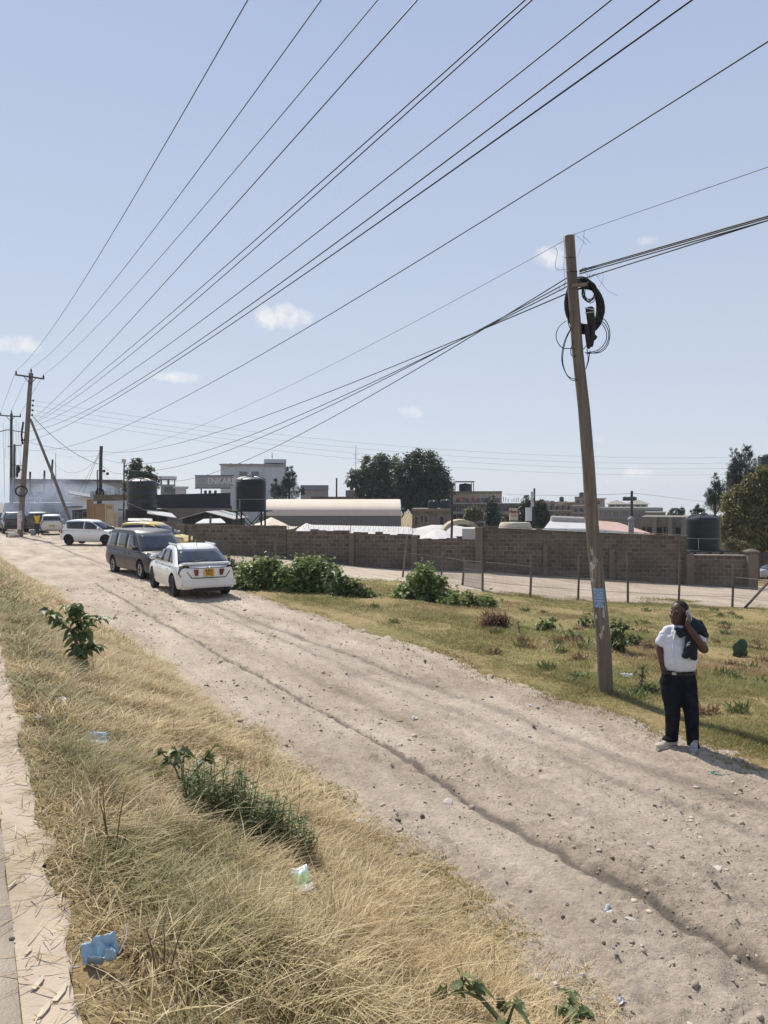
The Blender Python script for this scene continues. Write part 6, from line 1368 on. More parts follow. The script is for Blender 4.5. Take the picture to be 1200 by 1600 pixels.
for k, (a, e, m_) in enumerate([((158, 700, 64), (120, 772, 70), (140, 737)), ((158, 702, 64), (128, 775, 68), None), ((159, 727, 64), (193, 740, 56), (176, 738)), ((160, 739, 64), (200, 775, 52), None), ((178, 777, 52), (245, 805, 47), (212, 791)), ((83, 722, 86), (157, 712, 64), (120, 738))]):
    wire('service_wire', None, P(*a), P(*e), m_, .012, cable_m); o = bpy.data.objects[[o.name for o in bpy.data.objects if o.name.startswith('service_wire')][-1]]
    tag(o, ['slack wire from the meter pole top down to the far left sheds', 'second slack wire from the meter pole to the white sheeted kiosk', 'short wire from the meter pole to the floodlight mast', 'wire from the meter pole to the leftmost tank', 'pale hose drooping from the leftmost tank to the tin lean-to', 'wire from the plain tilted pole to the meter pole'][k], 'wire')
for i in range(3): wire('power_line', ['left', 'middle', 'right'][i] + ' wire between the two far crossarm poles', A1[i], A4[i], None, .012, line_m)
r_ = random.Random(9)
for i in range(8):
    x0, x1 = 5 + i * 4, 7 + i * 3.6; a, e = P(x0, 655 + r_.uniform(-2, 14), 78), P(x1 + r_.uniform(-2, 4), 698 + r_.uniform(-4, 40), 90)
    wire('service_wire', 'thin wire looping down in the tangle at the far crossarm poles', a, e, ((x0 + x1) / 2 - 3, 705 if i % 2 else 690), .012, cable_m, 'looping wires at the far poles', cat='wire')
wire('overhead_cable', 'faint wire low in the sky right of the thin pole by the pink roof', P(987, 770, 62), P(1110, 785, 90), (1050, 776), .012, line_m)
wire('overhead_cable', 'faint wire low in the sky from the cream flats to the thin pole', P(790, 772, 112), P(987, 771, 62), (880, 774), .015, line_m)

# ------------------------------------------------------------------ far signboards, person in yellow, bucket, pile of stones
def board(label, px0, px1, py0, py1, Y, mat, pyb=806, letters=None, ink=None):
    a, b = P(px0, py0, Y), P(px1, py1, Y); w, h = b.x - a.x, a.z - b.z; t = thing('sign_board', label, 'sign', ((a.x + b.x) / 2, Y, b.z)); zb = P(px0, pyb, Y).z - b.z
    mb = MB(); mb.bbox((0, 0, h / 2), (w, .1, h), .02); mb.build('board', mat, t)
    for s_ in (-1, 1): mb = MB(); mb.box((s_ * w * .45, .08, (zb + h) / 2), (.09, .06, h - zb)); mb.build('post', steel_m, t)
    for (tx, sz, x, z) in letters or (): text('lettering', tx, sz, ink, (x * w, -.06, z * h), (math.pi / 2, 0, 0), t)
    return t, w, h
ink_w = M('sign_white', (.62, .64, .68), bump=0)
board('blue painted board with pale hand lettering behind the four wheel drive', 40, 53, 774, 790, 79, M('sign_blue', (.05, .07, .16), var=.25), letters=[('CAR', .42, 0, .72), ('WASH', .36, 0, .3)], ink=ink_w)
t, w, h = board('dark green board with a white ring emblem behind the far cars', 56, 68, 769, 787, 80, M('sign_green', (.02, .045, .045), var=.3))
mb = MB(); mb.lathe([(.20, 0), (.26, 0), (.26, -.03), (.20, -.03), (.20, 0)], 24, (-.05, -.055, h * .4), 'y'); mb.box((-.05, -.07, h * .4), (.3, .02, .05)); mb.lathe([(.001, -.02), (.05, -.02), (.05, 0), (.001, 0)], 10, (.3, -.055, h * .52), 'y'); mb.build('emblem', ink_w, t)
board('small dark blue board right of the ring emblem board', 69, 77, 771, 789, 81, M('sign_navy', (.03, .035, .085), var=.3))
def capsule_mesh(prims):
    mb = MB()
    for p in prims:
        if p[0] == 'c':
            _, a, r0, b, r1 = p; a, b = Vector(a), Vector(b); mb.tube([a, b], [r0, r1], 14); mb.ball(a, r0, 14, 10); mb.ball(b, r1, 14, 10)
        else: mb.ball(p[1], p[2], 18, 12, p[3] if len(p) > 3 else None)
    return mb
def blob(name, prims, vox, mat, parent=None, sm=4, noise=None, loc=(0, 0, 0)):
    o = capsule_mesh(prims).build(name, mat, parent); o.location = loc
    mods = [('REMESH', dict(mode='VOXEL', voxel_size=vox)), ('SMOOTH', dict(factor=.5, iterations=sm))]
    baked(o, mods); me = o.data
    if noise:
        amp, fr = noise; co = np.empty(len(me.vertices) * 3, np.float32); me.vertices.foreach_get('co', co); co = co.reshape(-1, 3); nn = np.empty(len(me.vertices) * 3, np.float32); me.vertices.foreach_get('normal', nn); nn = nn.reshape(-1, 3)
        d = (np.abs(fbm(co[:, 0] * fr + co[:, 1] * fr * .6, co[:, 2] * fr * .7 + co[:, 1] * fr * .4, 3, 5) - .5) * 2 - .4) * amp; me.vertices.foreach_set('co', (co + nn * d[:, None]).ravel())
    me.polygons.foreach_set('use_smooth', np.ones(len(me.polygons), bool)); me.update(); return o
skin_m = M('dark_skin', (.085, .046, .032), rough=.5, var=.15, scale=9, bump=.08, spec=.3); skin_lt = M('palm_skin', (.16, .095, .07), rough=.5, var=.1, scale=9, bump=0)
gp = P(58, 836, 57.5); gp.z = .14; py_ = thing('person', 'person in a yellow bib and dark trousers standing by the small far hatchback', 'person', gp, R(25))
blob('body', [('c', (0, 0, 1.52), .09, (0, 0, 1.6), .095), ('c', (0, 0, 1.3), .07, (0, 0, 1.45), .06), ('c', (-.19, 0, 1.36), .06, (-.24, -.05, 1.1), .05), ('c', (-.24, -.05, 1.1), .045, (-.1, -.25, 1.0), .04), ('c', (.19, 0, 1.36), .06, (.25, -.05, 1.1), .05), ('c', (.25, -.05, 1.1), .045, (.12, -.25, 1.0), .04), ('e', (0, 0, 1.1), (.16, .1, .3)), ('c', (-.09, 0, .85), .07, (-.1, 0, .1), .05), ('c', (.09, 0, .85), .07, (.1, 0, .1), .05), ('e', (-.1, -.06, .05), (.05, .13, .05)), ('e', (.1, -.06, .05), (.05, .13, .05)), ('e', (-.1, -.27, 1.0), (.05, .06, .04)), ('e', (.12, -.27, 1.0), (.05, .06, .04))], .025, skin_m, py_)
blob('bib', [('e', (0, 0, 1.2), (.2, .14, .26)), ('c', (-.16, 0, 1.4), .07, (.16, 0, 1.4), .07), ('e', (0, 0, .98), (.19, .14, .12))], .025, M('yellow_bib', (.72, .50, .03)), py_)
blob('trousers', [('e', (0, 0, .85), (.18, .14, .12)), ('c', (-.09, 0, .8), .1, (-.1, 0, .15), .075), ('c', (.09, 0, .8), .1, (.1, 0, .15), .075)], .025, M('dark_cloth', (.035, .045, .045)), py_)
q = P(51.5, 836, 57.0); t = thing('bucket', 'grey bucket with a handle on the ground beside the person in yellow', 'bucket', (q.x, q.y, .14)); mb = MB(); mb.lathe([(.001, .01), (.16, .0), (.2, .42), (.215, .43), (.19, .42), (.15, .03)], 20); mb.build('pail', M('grey_plastic', (.2, .21, .22)), t, smooth=40); mb = MB(); mb.tube([(.21 * math.cos(a), 0, .42 + .2 * math.sin(a)) for a in np.linspace(0, math.pi, 12)], .01, 4); mb.build('handle', steel_m, t)
for k, (px, w) in enumerate([(16, .3), (20.5, .42), (24.5, .3)]):
    q = P(px, 837.5 - (k == 1) * .5, 55.6); o = bpy.data.objects.new('boulder', rocks[k + 1]); COL.objects.link(o); o.location = (q.x, q.y, .1 + w * .3); o.scale = (w, w * .8, w * .75); o.rotation_euler = (.2, .1, k * 1.3)
    tag(o, ['left small', 'large middle', 'right small'][k] + ' rock heaped at the foot of the far crossarm pole', 'rock')
# ------------------------------------------------------------------ plants
leaf_m = M_leaf('leaf', .28, .5, .35); stem_m = M('green_stem', (.16, .17, .07), rough=.7, bump=0); bark_m = M('bark', (.13, .10, .075), rough=.95, var=.3, scale=4, bump=.5, bscale=12)
LEAF = {  # outline (x across, y along), unit length
    'oval': [(0, 0), (.2, .2), (.27, .48), (.17, .78), (0, 1), (-.17, .78), (-.27, .48), (-.2, .2)],
    'jag': [(0, 0), (.16, .12), (.42, .2), (.26, .34), (.44, .55), (.2, .6), (.2, .8), (0, 1), (-.2, .8), (-.2, .6), (-.44, .55), (-.26, .34), (-.42, .2), (-.16, .12)],
    'slim': [(0, 0), (.08, .35), (.05, .75), (0, 1), (-.05, .75), (-.08, .35)],
    'palm': [(0, .1), (.5, -.1), (.28, .25), (.62, .35), (.3, .48), (.4, .8), (.12, .62), (0, 1), (-.12, .62), (-.4, .8), (-.3, .48), (-.62, .35), (-.28, .25), (-.5, -.1)]}
def leaves(name, pos, direc, size, col, kind, parent=None, droop=.35, mat=None, fold=.25):
    """leaf blades at pos pointing along direc, folded along the midrib and drooping to the tip"""
    n = len(pos); pos = np.asarray(pos, float); d = np.asarray(direc, float); d /= np.linalg.norm(d, axis=1, keepdims=True) + 1e-9
    up = rng.normal(0, .45, (n, 3)) + np.array([0, 0, 1.0]); sd_ = np.cross(d, up); sd_ /= np.linalg.norm(sd_, axis=1, keepdims=True) + 1e-9; nr = np.cross(sd_, d)
    ol = np.array(LEAF[kind]); x = ol[:, 0][None, :, None]; y = ol[:, 1][None, :, None]; s = np.asarray(size)[:, None, None]
    V = pos[:, None, :] + s * (sd_[:, None] * x + d[:, None] * y + nr[:, None] * (np.abs(x) * fold)); V[..., 2] -= (s * droop * y * y)[..., 0]
    mid = pos[:, None, :] + s * d[:, None] * .5; mid[..., 2] -= (s * droop * .25)[..., 0]
    V = np.concatenate([V, mid], 1); m = len(ol) + 1; i = np.arange(m - 1); tri = np.stack([i, (i + 1) % (m - 1), np.full(m - 1, m - 1)], -1)
    F = (tri[None] + (np.arange(n) * m)[:, None, None]).reshape(-1, 3); C = np.repeat(np.asarray(col), m, 0)
    return np_mesh(name, V.reshape(-1, 3), [F], mat or leaf_m, col=C, parent=parent)
def greens(n, a, b, j=.3): k = rng.random(n); return (np.array(a)[None] * (1 - k)[:, None] + np.array(b)[None] * k[:, None]) * (1 + (rng.random(n) - .5) * 2 * j)[:, None]
def rdir(n, zmin=-.3):
    v = rng.normal(0, 1, (n, 3)); v /= np.linalg.norm(v, axis=1, keepdims=True); v[:, 2] = np.where(v[:, 2] < zmin, -v[:, 2], v[:, 2]); return v
def crown_pts(blobs, n, fill=.55):
    """leaf clusters through the volume of several lobes: clumps with gaps between them"""
    vol = np.array([b[3] * b[4] * b[5] for b in blobs]); cnt = (n * vol ** .75 / (vol ** .75).sum()).astype(int) + 1; pos, out = [], []
    for (cx, cy, cz, rx, ry, rz), c in zip(blobs, cnt):
        k = max(4, c // 26); dv = rdir(k, -2); rad = fill + (1 - fill) * rng.random(k) ** .6; ctr = dv * rad[:, None] * np.array([rx, ry, rz]) + np.array([cx, cy, cz])
        idx = rng.integers(0, k, c); cl = rng.normal(0, 1, (c, 3)) * min(rx, rz) * .2; pos.append(ctr[idx] + cl); out.append(dv[idx] + rdir(c, -2) * .8 + np.array([0, 0, .1]))
    return np.concatenate(pos), np.concatenate(out)
def tree(label, base, H, blobs, n, ls, ca, cb, kind='oval', tr=.25, name='tree', droop=.4, fill=.5, group=None, limbs=True, stretch=None):
    n = int(n * 1.8); ls = ls * .68; t = thing(name, label, 'tree', base, 0, group); pos, out = crown_pts(blobs, n, fill)
    if stretch is not None: out = out * .5 + np.array(stretch)
    clump = fbm(pos[:, 0] * 1.1 + pos[:, 1] * .7, pos[:, 2] * 1.1, 3, 77); col = greens(len(pos), ca, cb) * (.65 + .7 * clump)[:, None]
    leaves('crown', pos, out, ls * (.6 + .8 * rng.random(len(pos))), col, kind, t, droop)
    mb = MB(); top = max(b[2] for b in blobs); mb.tube([(0, 0, -.3), (.05 * H * .2, 0, top * .4), (-.03 * H * .3, .1, top * .75), (0, 0, top)], [tr, tr * .75, tr * .5, tr * .15], 9)
    if limbs:
        for (cx, cy, cz, rx, ry, rz) in blobs:
            z0 = max(.15 * cz, cz - rz * 1.5 - abs(cx) * .6); mb.tube([(cx * .05, 0, z0), (cx * .55, cy * .5, (z0 + cz) / 2 + .1), (cx, cy, cz + rz * .3)], [tr * .45, tr * .3, tr * .08], 6)
    mb.build('trunk', bark_m, t, smooth=60); return t
def tree_px(label, pxb, Y, lobes, n, ls, ca, cb, dep=.8, **k):
    """lobes given as (px, py, rx px, ry px) in the sight plane at depth Y"""
    x = P(pxb, 800, Y).x; base = Vector((x, Y, gzf(x, Y))); f = Y / 1200; bl = []
    for i, (px, py, rx, ry) in enumerate(lobes):
        q = P(px, py, Y) - base; bl.append((q.x, random.uniform(-1, 1) * rx * f * .35, q.z, rx * f, rx * f * dep, ry * f))
    return tree(label, base, max(b[2] for b in bl), bl, n, ls, ca, cb, **k)
DG, MG, OG, YG, BG = (.034, .048, .024), (.085, .108, .045), (.12, .125, .05), (.20, .18, .06), (.045, .06, .045)
tree_px('broad olive green tree with a gappy crown, left of the pair behind the tent', 590, 112, [(565, 745, 15, 12), (583, 727, 18, 13), (604, 724, 20, 13), (551, 746, 9, 14), (590, 752, 24, 20), (612, 748, 22, 24), (600, 775, 26, 14), (572, 768, 14, 10)], 9000, .55, MG, OG, tr=.45, fill=.6)
tree_px('dense dark tall tree, right of the pair behind the tent', 655, 108, [(640, 745, 24, 30), (665, 735, 24, 26), (683, 748, 20, 26), (652, 720, 14, 16), (640, 712, 5, 9), (650, 708, 5, 9), (668, 720, 12, 14), (660, 775, 34, 24), (690, 765, 16, 20), (630, 775, 18, 18)], 13000, .5, DG, MG, tr=.5, fill=.45)
tree_px('feathery dark conifer right of the white building, taller of two', 452, 100, [(452, 737, 5, 11), (453, 752, 9, 12), (452, 768, 14, 14), (459, 745, 5, 8), (446, 757, 7, 8)], 3200, .42, BG, DG, kind='slim', tr=.2, name='conifer_tree', stretch=(0, 0, .6), droop=.1)
tree_px('feathery dark conifer beside the tank, shorter of two', 429, 98, [(429, 757, 4, 10), (431, 768, 8, 10), (440, 770, 8, 9), (470, 770, 6, 7)], 1800, .4, BG, DG, kind='slim', tr=.15, name='conifer_tree', stretch=(0, 0, .6), droop=.1)
tree_px('bright green pointed tree behind the leftmost big tank', 215, 84, [(215, 724, 7, 8), (213, 738, 13, 12), (218, 755, 20, 14), (231, 738, 8, 9), (234, 752, 12, 14), (208, 762, 12, 12)], 4200, .38, MG, (.10, .12, .05), tr=.25, fill=.5)
tree_px('yellowish bush crown showing behind the slanting prop', 86, 92, [(82, 768, 8, 9), (90, 764, 8, 8), (95, 775, 9, 8), (80, 779, 7, 7)], 1200, .4, OG, YG, tr=.15)
tree_px('small dark tree in front of the dark unfinished flats', 769, 100, [(768, 795, 8, 14), (772, 808, 12, 12), (765, 812, 9, 9), (769, 783, 5, 8)], 1700, .4, BG, MG, tr=.15)
tree_px('yellow green bush in front of the stone building', 741, 98, [(738, 798, 8, 7), (746, 803, 9, 8), (733, 806, 8, 7)], 1200, .4, OG, YG, tr=.12)
tree_px('dark tree behind the banner mast', 832, 88, [(828, 795, 14, 12), (820, 808, 12, 14), (842, 800, 12, 14), (850, 812, 14, 12), (823, 784, 6, 7), (844, 788, 6, 8)], 3200, .4, DG, MG, tr=.25)
tree_px('low reddish bush beside the lettered board', 793, 90, [(793, 812, 7, 7), (798, 806, 6, 6)], 500, .35, (.10, .05, .03), OG, tr=.1)
tree_px('pale feathery pine just left of the right edge trees', 1118, 74, [(1117, 752, 5, 12), (1119, 770, 10, 14), (1118, 788, 15, 12), (1128, 762, 7, 10), (1110, 778, 8, 9), (1130, 780, 9, 10)], 3600, .36, BG, MG, kind='slim', tr=.18, name='pine_tree', stretch=(0, 0, .55), droop=.1)
tree_px('small feathery pine behind the right hand tank', 1091, 76, [(1090, 797, 5, 8), (1094, 801, 8, 6), (1086, 802, 6, 4)], 900, .32, BG, DG, kind='slim', tr=.1, name='pine_tree', stretch=(0, 0, .5), droop=.1)
tree_px('low dark tree on the skyline left of the right hand tank', 1056, 130, [(1056, 802, 10, 6), (1062, 798, 6, 5)], 700, .45, DG, MG, tr=.15)
tree_px('tall feathery dark pine with two tops at right', 1158, 80, [(1147, 712, 6, 13), (1155, 722, 8, 14), (1167, 708, 6, 14), (1172, 722, 8, 13), (1160, 742, 17, 18), (1163, 765, 20, 18), (1150, 735, 10, 13), (1178, 745, 9, 12), (1142, 750, 8, 12)], 8000, .36, DG, BG, kind='slim', tr=.28, name='pine_tree', stretch=(0, 0, .55), droop=.1)
tree_px('big spreading olive green tree at the right edge beyond the wall', 1180, 62, [(1185, 765, 22, 18), (1205, 755, 22, 20), (1160, 785, 22, 18), (1190, 790, 26, 22), (1145, 805, 18, 18), (1170, 815, 28, 22), (1205, 820, 26, 26), (1140, 830, 16, 16), (1165, 842, 30, 16), (1215, 785, 18, 30), (1195, 850, 26, 12), (1150, 770, 10, 9), (1195, 738, 14, 9), (1132, 815, 9, 10), (1172, 750, 10, 9)], 14000, .36, OG, (.26, .23, .075), tr=.4, fill=.55)
tree_px('pinkish dry bush at the foot of the big right edge tree', 1140, 56, [(1140, 850, 14, 8), (1155, 852, 14, 8)], 900, .2, (.20, .15, .08), OG, tr=.08)
# bushes along the road edge
def bush(label, pxb, pyb, lobes, n, ls, ca, cb, kind='palm', stems=7, name='bush', dep=.8, droop=.55, flowers=0):
    g = G(pxb, pyb); f = g.y / 1200; t = thing(name, label, 'bush', g); bl = []; n = int(n * 1.7); ls = ls * .62
    for (px, py, rx, ry) in lobes: q = P(px, py + (9 if n > 1800 else 3), g.y) - g; bl.append((q.x, random.uniform(-1, 1) * rx * f * .5, max(q.z, ry * f * .7), rx * f, rx * f * dep, ry * f))
    pos, out = crown_pts(bl, n, .3); j_ = rng.random(len(pos)) < .3; pos = pos + np.where(j_[:, None], rng.normal(0, 1, pos.shape) * np.array([.16, .16, .14]) * (f * 45), 0); k = pos[:, 2] > .03; pos, out = pos[k], out[k]; out[:, 2] += .25
    col = greens(len(pos), ca, cb, .35) * (.7 + .6 * fbm(pos[:, 0] * 3, pos[:, 2] * 3, 3, 91))[:, None]
    leaves('foliage', pos, out, ls * (.55 + .8 * rng.random(len(pos))), col, kind, t, droop)
    mb = MB()
    for i in range(stems):
        b = bl[i % len(bl)]; x0 = b[0] * .4 + random.uniform(-.15, .15); mb.tube([(x0, 0, -.1), (b[0] * .8, b[1] * .5, b[2] * .5), (b[0] + random.uniform(-.2, .2), b[1], b[2] + b[5] * .3)], [.025, .018, .006], 6)
    mb.build('stem', M('bush_stem', (.20, .19, .09), rough=.8, bump=0), t)
    if flowers:
        i = rng.integers(0, len(pos), flowers); leaves('flower', pos[i] + np.array([0, 0, .05]), rdir(flowers, .2), np.full(flowers, ls * .5), np.tile([[.65, .6, .55]], (flowers, 1)), 'oval', t, .1)
    return t
GB, GL = (.13, .19, .055), (.33, .37, .13)
bush('large leafy green bush right beside the white saloon', 405, 921, [(385, 893, 17, 17), (408, 884, 20, 17), (430, 890, 18, 18), (375, 905, 12, 12), (400, 906, 20, 12), (428, 876, 14, 11), (440, 902, 16, 13), (392, 915, 18, 9), (385, 880, 9, 8), (416, 868, 8, 7)], 2600, .20, GB, GL)
bush('large leafy green bush in the middle of the row by the road', 480, 925, [(462, 888, 22, 20), (485, 882, 22, 18), (505, 892, 18, 16), (455, 905, 18, 14), (490, 908, 22, 13), (476, 870, 14, 10), (515, 905, 18, 12), (470, 918, 20, 8), (500, 872, 9, 8), (520, 882, 10, 9)], 3000, .20, GB, GL)
bush('thin dull green bush at the right end of the first bush row', 545, 935, [(532, 905, 14, 13), (550, 912, 14, 12), (563, 920, 12, 9), (540, 924, 14, 9), (522, 893, 10, 8), (575, 926, 9, 7), (528, 918, 12, 10)], 1500, .18, GB, (.13, .14, .06))
bush('rounded bright green bush standing alone in front of the wall', 662, 940, [(655, 890, 20, 15), (672, 900, 20, 16), (640, 912, 18, 14), (662, 918, 24, 15), (684, 916, 14, 13), (628, 926, 12, 10), (700, 924, 14, 9), (640, 900, 10, 9), (676, 930, 20, 9)], 2600, .19, GB, GL, flowers=14)
bush('low straggling green bush right of the rounded one', 735, 950, [(712, 933, 14, 12), (735, 936, 16, 12), (757, 938, 14, 10), (700, 941, 10, 8), (770, 941, 9, 7)], 1300, .16, GB, GL, flowers=8)
bush('small leafy weed near the parked white saloon and fence', 372, 892, [(368, 878, 8, 8), (378, 884, 9, 7)], 300, .15, GB, GL, stems=3)
bush('dry brown twiggy tussock right of the bushes in the plot', 775, 986, [(772, 966, 16, 13), (785, 970, 12, 11), (762, 974, 12, 9)], 2600, .16, (.20, .12, .07), (.28, .19, .11), kind='slim', droop=.05, name='dry_bush')
for lab, pxb, pyb, lb, n, ls, a, b in [
    ('green weed with white flowers in the plot left of the leaning pole', 855, 990, [(848, 972, 7, 8), (862, 968, 8, 7), (856, 978, 8, 7)], 260, .12, GB, GL), ('dark green weed just left of the leaning pole', 920, 982, [(915, 970, 7, 7), (925, 975, 7, 6)], 200, .11, GB, MG),
    ('small green weed low in the plot under the flowering weed', 893, 1004, [(888, 990, 7, 8), (899, 993, 7, 6)], 200, .11, GB, GL), ('tall leafy weed right behind the leaning pole', 968, 1022, [(962, 982, 7, 10), (968, 998, 9, 11), (962, 1010, 8, 9), (974, 975, 5, 7)], 420, .12, GB, MG),
    ('leafy weed between the leaning pole and the man', 992, 1015, [(984, 1000, 8, 8), (994, 997, 8, 7), (988, 1008, 6, 7)], 260, .12, GB, MG), ('reddish dry weed right of the leaning pole', 1012, 1020, [(1008, 1008, 8, 8), (1018, 1003, 8, 8)], 380, .10, (.20, .10, .06), (.27, .18, .09)),
    ('brown tuft low in the plot right of the man', 1145, 1045, [(1140, 1036, 14, 6), (1150, 1040, 12, 6)], 500, .10, (.22, .15, .08), (.3, .21, .11)), ('dark red dry weed beside the cactus', 1180, 1018, [(1180, 1006, 9, 8), (1190, 1010, 8, 7)], 380, .10, (.16, .09, .05), (.24, .16, .08))]:
    bush(lab, pxb, pyb, lb, n, ls * 1.15, a, b, kind='slim' if 'dry' in lab or 'tuft' in lab else 'oval', stems=4, name='weed', dep=.9)
# scattered low tufts over the plot
for i in range(120):
    px, py = random.uniform(430, 1195), random.uniform(950, 1120); g = G(px, py); s, t_ = st(g.x, g.y)
    if t_ < 8.4: continue
    n = 60; pos = np.stack([np.clip(rng.normal(0, .07, n), -.12, .12), np.clip(rng.normal(0, .07, n), -.12, .12), np.abs(rng.normal(0, .03, n))], -1); dv = rdir(n, .2); dv[:, 2] += .6
    br = random.random() < .45; t = leaves('tuft', pos, dv, .10 + .11 * rng.random(n), greens(n, (.22, .13, .07) if br else GB, (.30, .21, .11) if br else (.12, .13, .05)), 'slim', None, .2)
    t.location = g; tag(t, 'small brown tuft in the low grass of the plot' if br else 'small green tuft in the low grass of the plot', 'tuft', 'brown tufts over the plot' if br else 'green tufts over the plot')
# prickly pear and dark dead stalk
g = G(1156, 1029); t = thing('cactus', 'dark green prickly pear cactus with round pads in the dry plot', 'cactus', g); cact = M('cactus_skin', (.035, .065, .025), rough=.55, var=.2, scale=8, bump=.1)
f = g.y / 1200
for (px, py, r, rz) in [(1151, 1013, 8, .3), (1160, 1008, 8.5, -.2), (1165, 1020, 6, .5), (1157, 1020, 7, 0), (1150, 1023, 5, -.4)]: q = P(px, py, g.y) - g; mb = MB(); mb.ball((q.x, random.uniform(-.04, .04), q.z), (r * f, .03, r * f * 1.15), 16, 10, Euler((random.uniform(-.2, .2), 0, rz))); mb.build('pad', cact, t, smooth=60)
g = G(1000, 1082); t = thing('dead_plant', 'blackened dead plant stalk standing in the grass left of the man', 'plant', g); n = 90; zz = rng.random(n) * .36
leaves('foliage', np.stack([zz * .12 + rng.normal(0, .03, n), rng.normal(0, .03, n), zz], -1), rdir(n, -.5), .06 + .06 * rng.random(n), greens(n, (.02, .02, .014), (.04, .045, .02)), 'slim', t, .5); mb = MB(); mb.tube([(0, 0, -.05), (.03, 0, .2), (.05, 0, .42)], [.02, .015, .006], 6); mb.build('stem', bark_m, t)
g = G(813, 995); t = thing('dead_plant', 'small dark withered plant with a pale top in the plot', 'plant', g); n = 60; zz = rng.random(n) * .3; leaves('foliage', np.stack([-zz * .15 + rng.normal(0, .02, n), rng.normal(0, .02, n), zz], -1), rdir(n, -.5), .06 + .05 * rng.random(n), greens(n, (.04, .03, .015), (.05, .055, .02)), 'slim', t, .5); mb = MB(); mb.tube([(0, 0, -.05), (-.05, 0, .32)], [.015, .006], 5); mb.build('stem', bark_m, t)
# thorn apples and weeds on the verge
def thorn_apple(label, pxb, pyb, branches, ls, pods=(), kind='jag', dens=1.0, ca=(.11, .14, .05), cb=(.23, .26, .10)):
    """branches: list of lists of pixels from the base outwards; leaves hang near the branch ends"""
    g = G(pxb, pyb); t = thing('thorn_apple', label, 'plant', g); Y = g.y; lp, ld = [], []
    r_ = random.Random(int(pxb))
    for br in branches:
        dy = r_.uniform(-.12, .12); pts = [Vector((0, 0, 0))] + [P(px, py, Y) - g + Vector((0, dy * (i + 1) / len(br), 0)) for i, (px, py) in enumerate(br)]
        mb = MB(); rr = [.011 * (1 - .6 * i / (len(pts) - 1)) for i in range(len(pts))]; mb.tube(pts, rr, 7); mb.build('stem', stem_m, t, smooth=60)
        for k in range(int(7 * dens)):
            u = 1 - .35 * r_.random() ** 1.5 if dens < 3 else r_.random() ** .5; j = min(len(pts) - 2, int(u * (len(pts) - 1))); q = pts[j].lerp(pts[j + 1], u * (len(pts) - 1) - j)
            a = r_.uniform(0, 6.28); lp.append(q + Vector((r_.uniform(-.01, .01), 0, 0))); ld.append((math.cos(a), math.sin(a) * .9, r_.uniform(-.35, .55)))
    n = len(lp); leaves('foliage', lp, ld, ls * (.6 + .7 * rng.random(n)), greens(n, ca, cb), kind, t, .55, fold=.35)
    for (px, py, r) in pods:
        q = P(px, py, Y) - g; rad = r * Y / 1200; mb = MB(); mb.ball(q, (rad * .8, rad * .8, rad * 1.05), 14, 10)
        for k in range(90):
            v = Vector(rdir(1, -2)[0]); p0 = q + Vector((v.x * rad * .78, v.y * rad * .78, v.z * rad)); p1 = p0 + v * rad * .45; e = v.orthogonal().normalized() * rad * .09; e2 = v.cross(e)
            mb.add([p0 + e, p0 - e * .5 + e2 * .87, p0 - e * .5 - e2 * .87, p1], [(0, 1, 3), (1, 2, 3), (2, 0, 3)])
        mb.build('seed_pod', M('spiny_pod', (.075, .075, .035), rough=.7, var=.3, bump=0), t)
    return t
thorn_apple('thorn apple with a spiny pod at the bottom edge of the verge', 786, 1640, [[(786, 1605), (770, 1585), (748, 1565), (728, 1543)], [(786, 1605), (752, 1570), (722, 1560), (703, 1574)], [(788, 1600), (792, 1585), (797, 1560), (800, 1546)], [(788, 1606), (800, 1610), (812, 1600)], [(787, 1602), (776, 1590), (760, 1582)]], .085, pods=[(784, 1570, 9)], dens=.8)
thorn_apple('small thorn apple shoot cut off by the bottom edge, right of the podded one', 880, 1640, [[(884, 1600), (896, 1585), (902, 1574)], [(884, 1600), (880, 1585), (874, 1578)], [(890, 1595), (905, 1590), (918, 1597)]], .07, dens=1.4)
thorn_apple('upright thorn apple with dark pods and drooping leaves beside the bushy weed', 290, 1240, [[(282, 1220), (272, 1198), (250, 1175)], [(286, 1215), (289, 1195), (291, 1175), (284, 1165)], [(292, 1225), (305, 1205), (320, 1185), (334, 1168)], [(296, 1222), (310, 1200), (318, 1190)], [(286, 1215), (276, 1196), (274, 1188)]], .085, pods=[(249, 1176, 3.5), (274, 1192, 4), (292, 1176, 3.5)], dens=1.2)
thorn_apple('big leafy dark green plant leaning out of the verge towards the road', 132, 1052, [[(125, 1020), (110, 985), (75, 952)], [(126, 1015), (120, 980), (95, 945)], [(128, 1010), (125, 975), (118, 945)], [(128, 1015), (138, 985), (142, 962), (165, 968)], [(130, 1025), (135, 1010), (150, 1005), (160, 1010)], [(128, 1030), (126, 1015), (118, 1012)], [(126, 1018), (105, 985), (65, 955)], [(128, 1012), (122, 975), (108, 950)]], .12, kind='oval', dens=4.5, ca=(.085, .115, .04), cb=(.20, .235, .085))
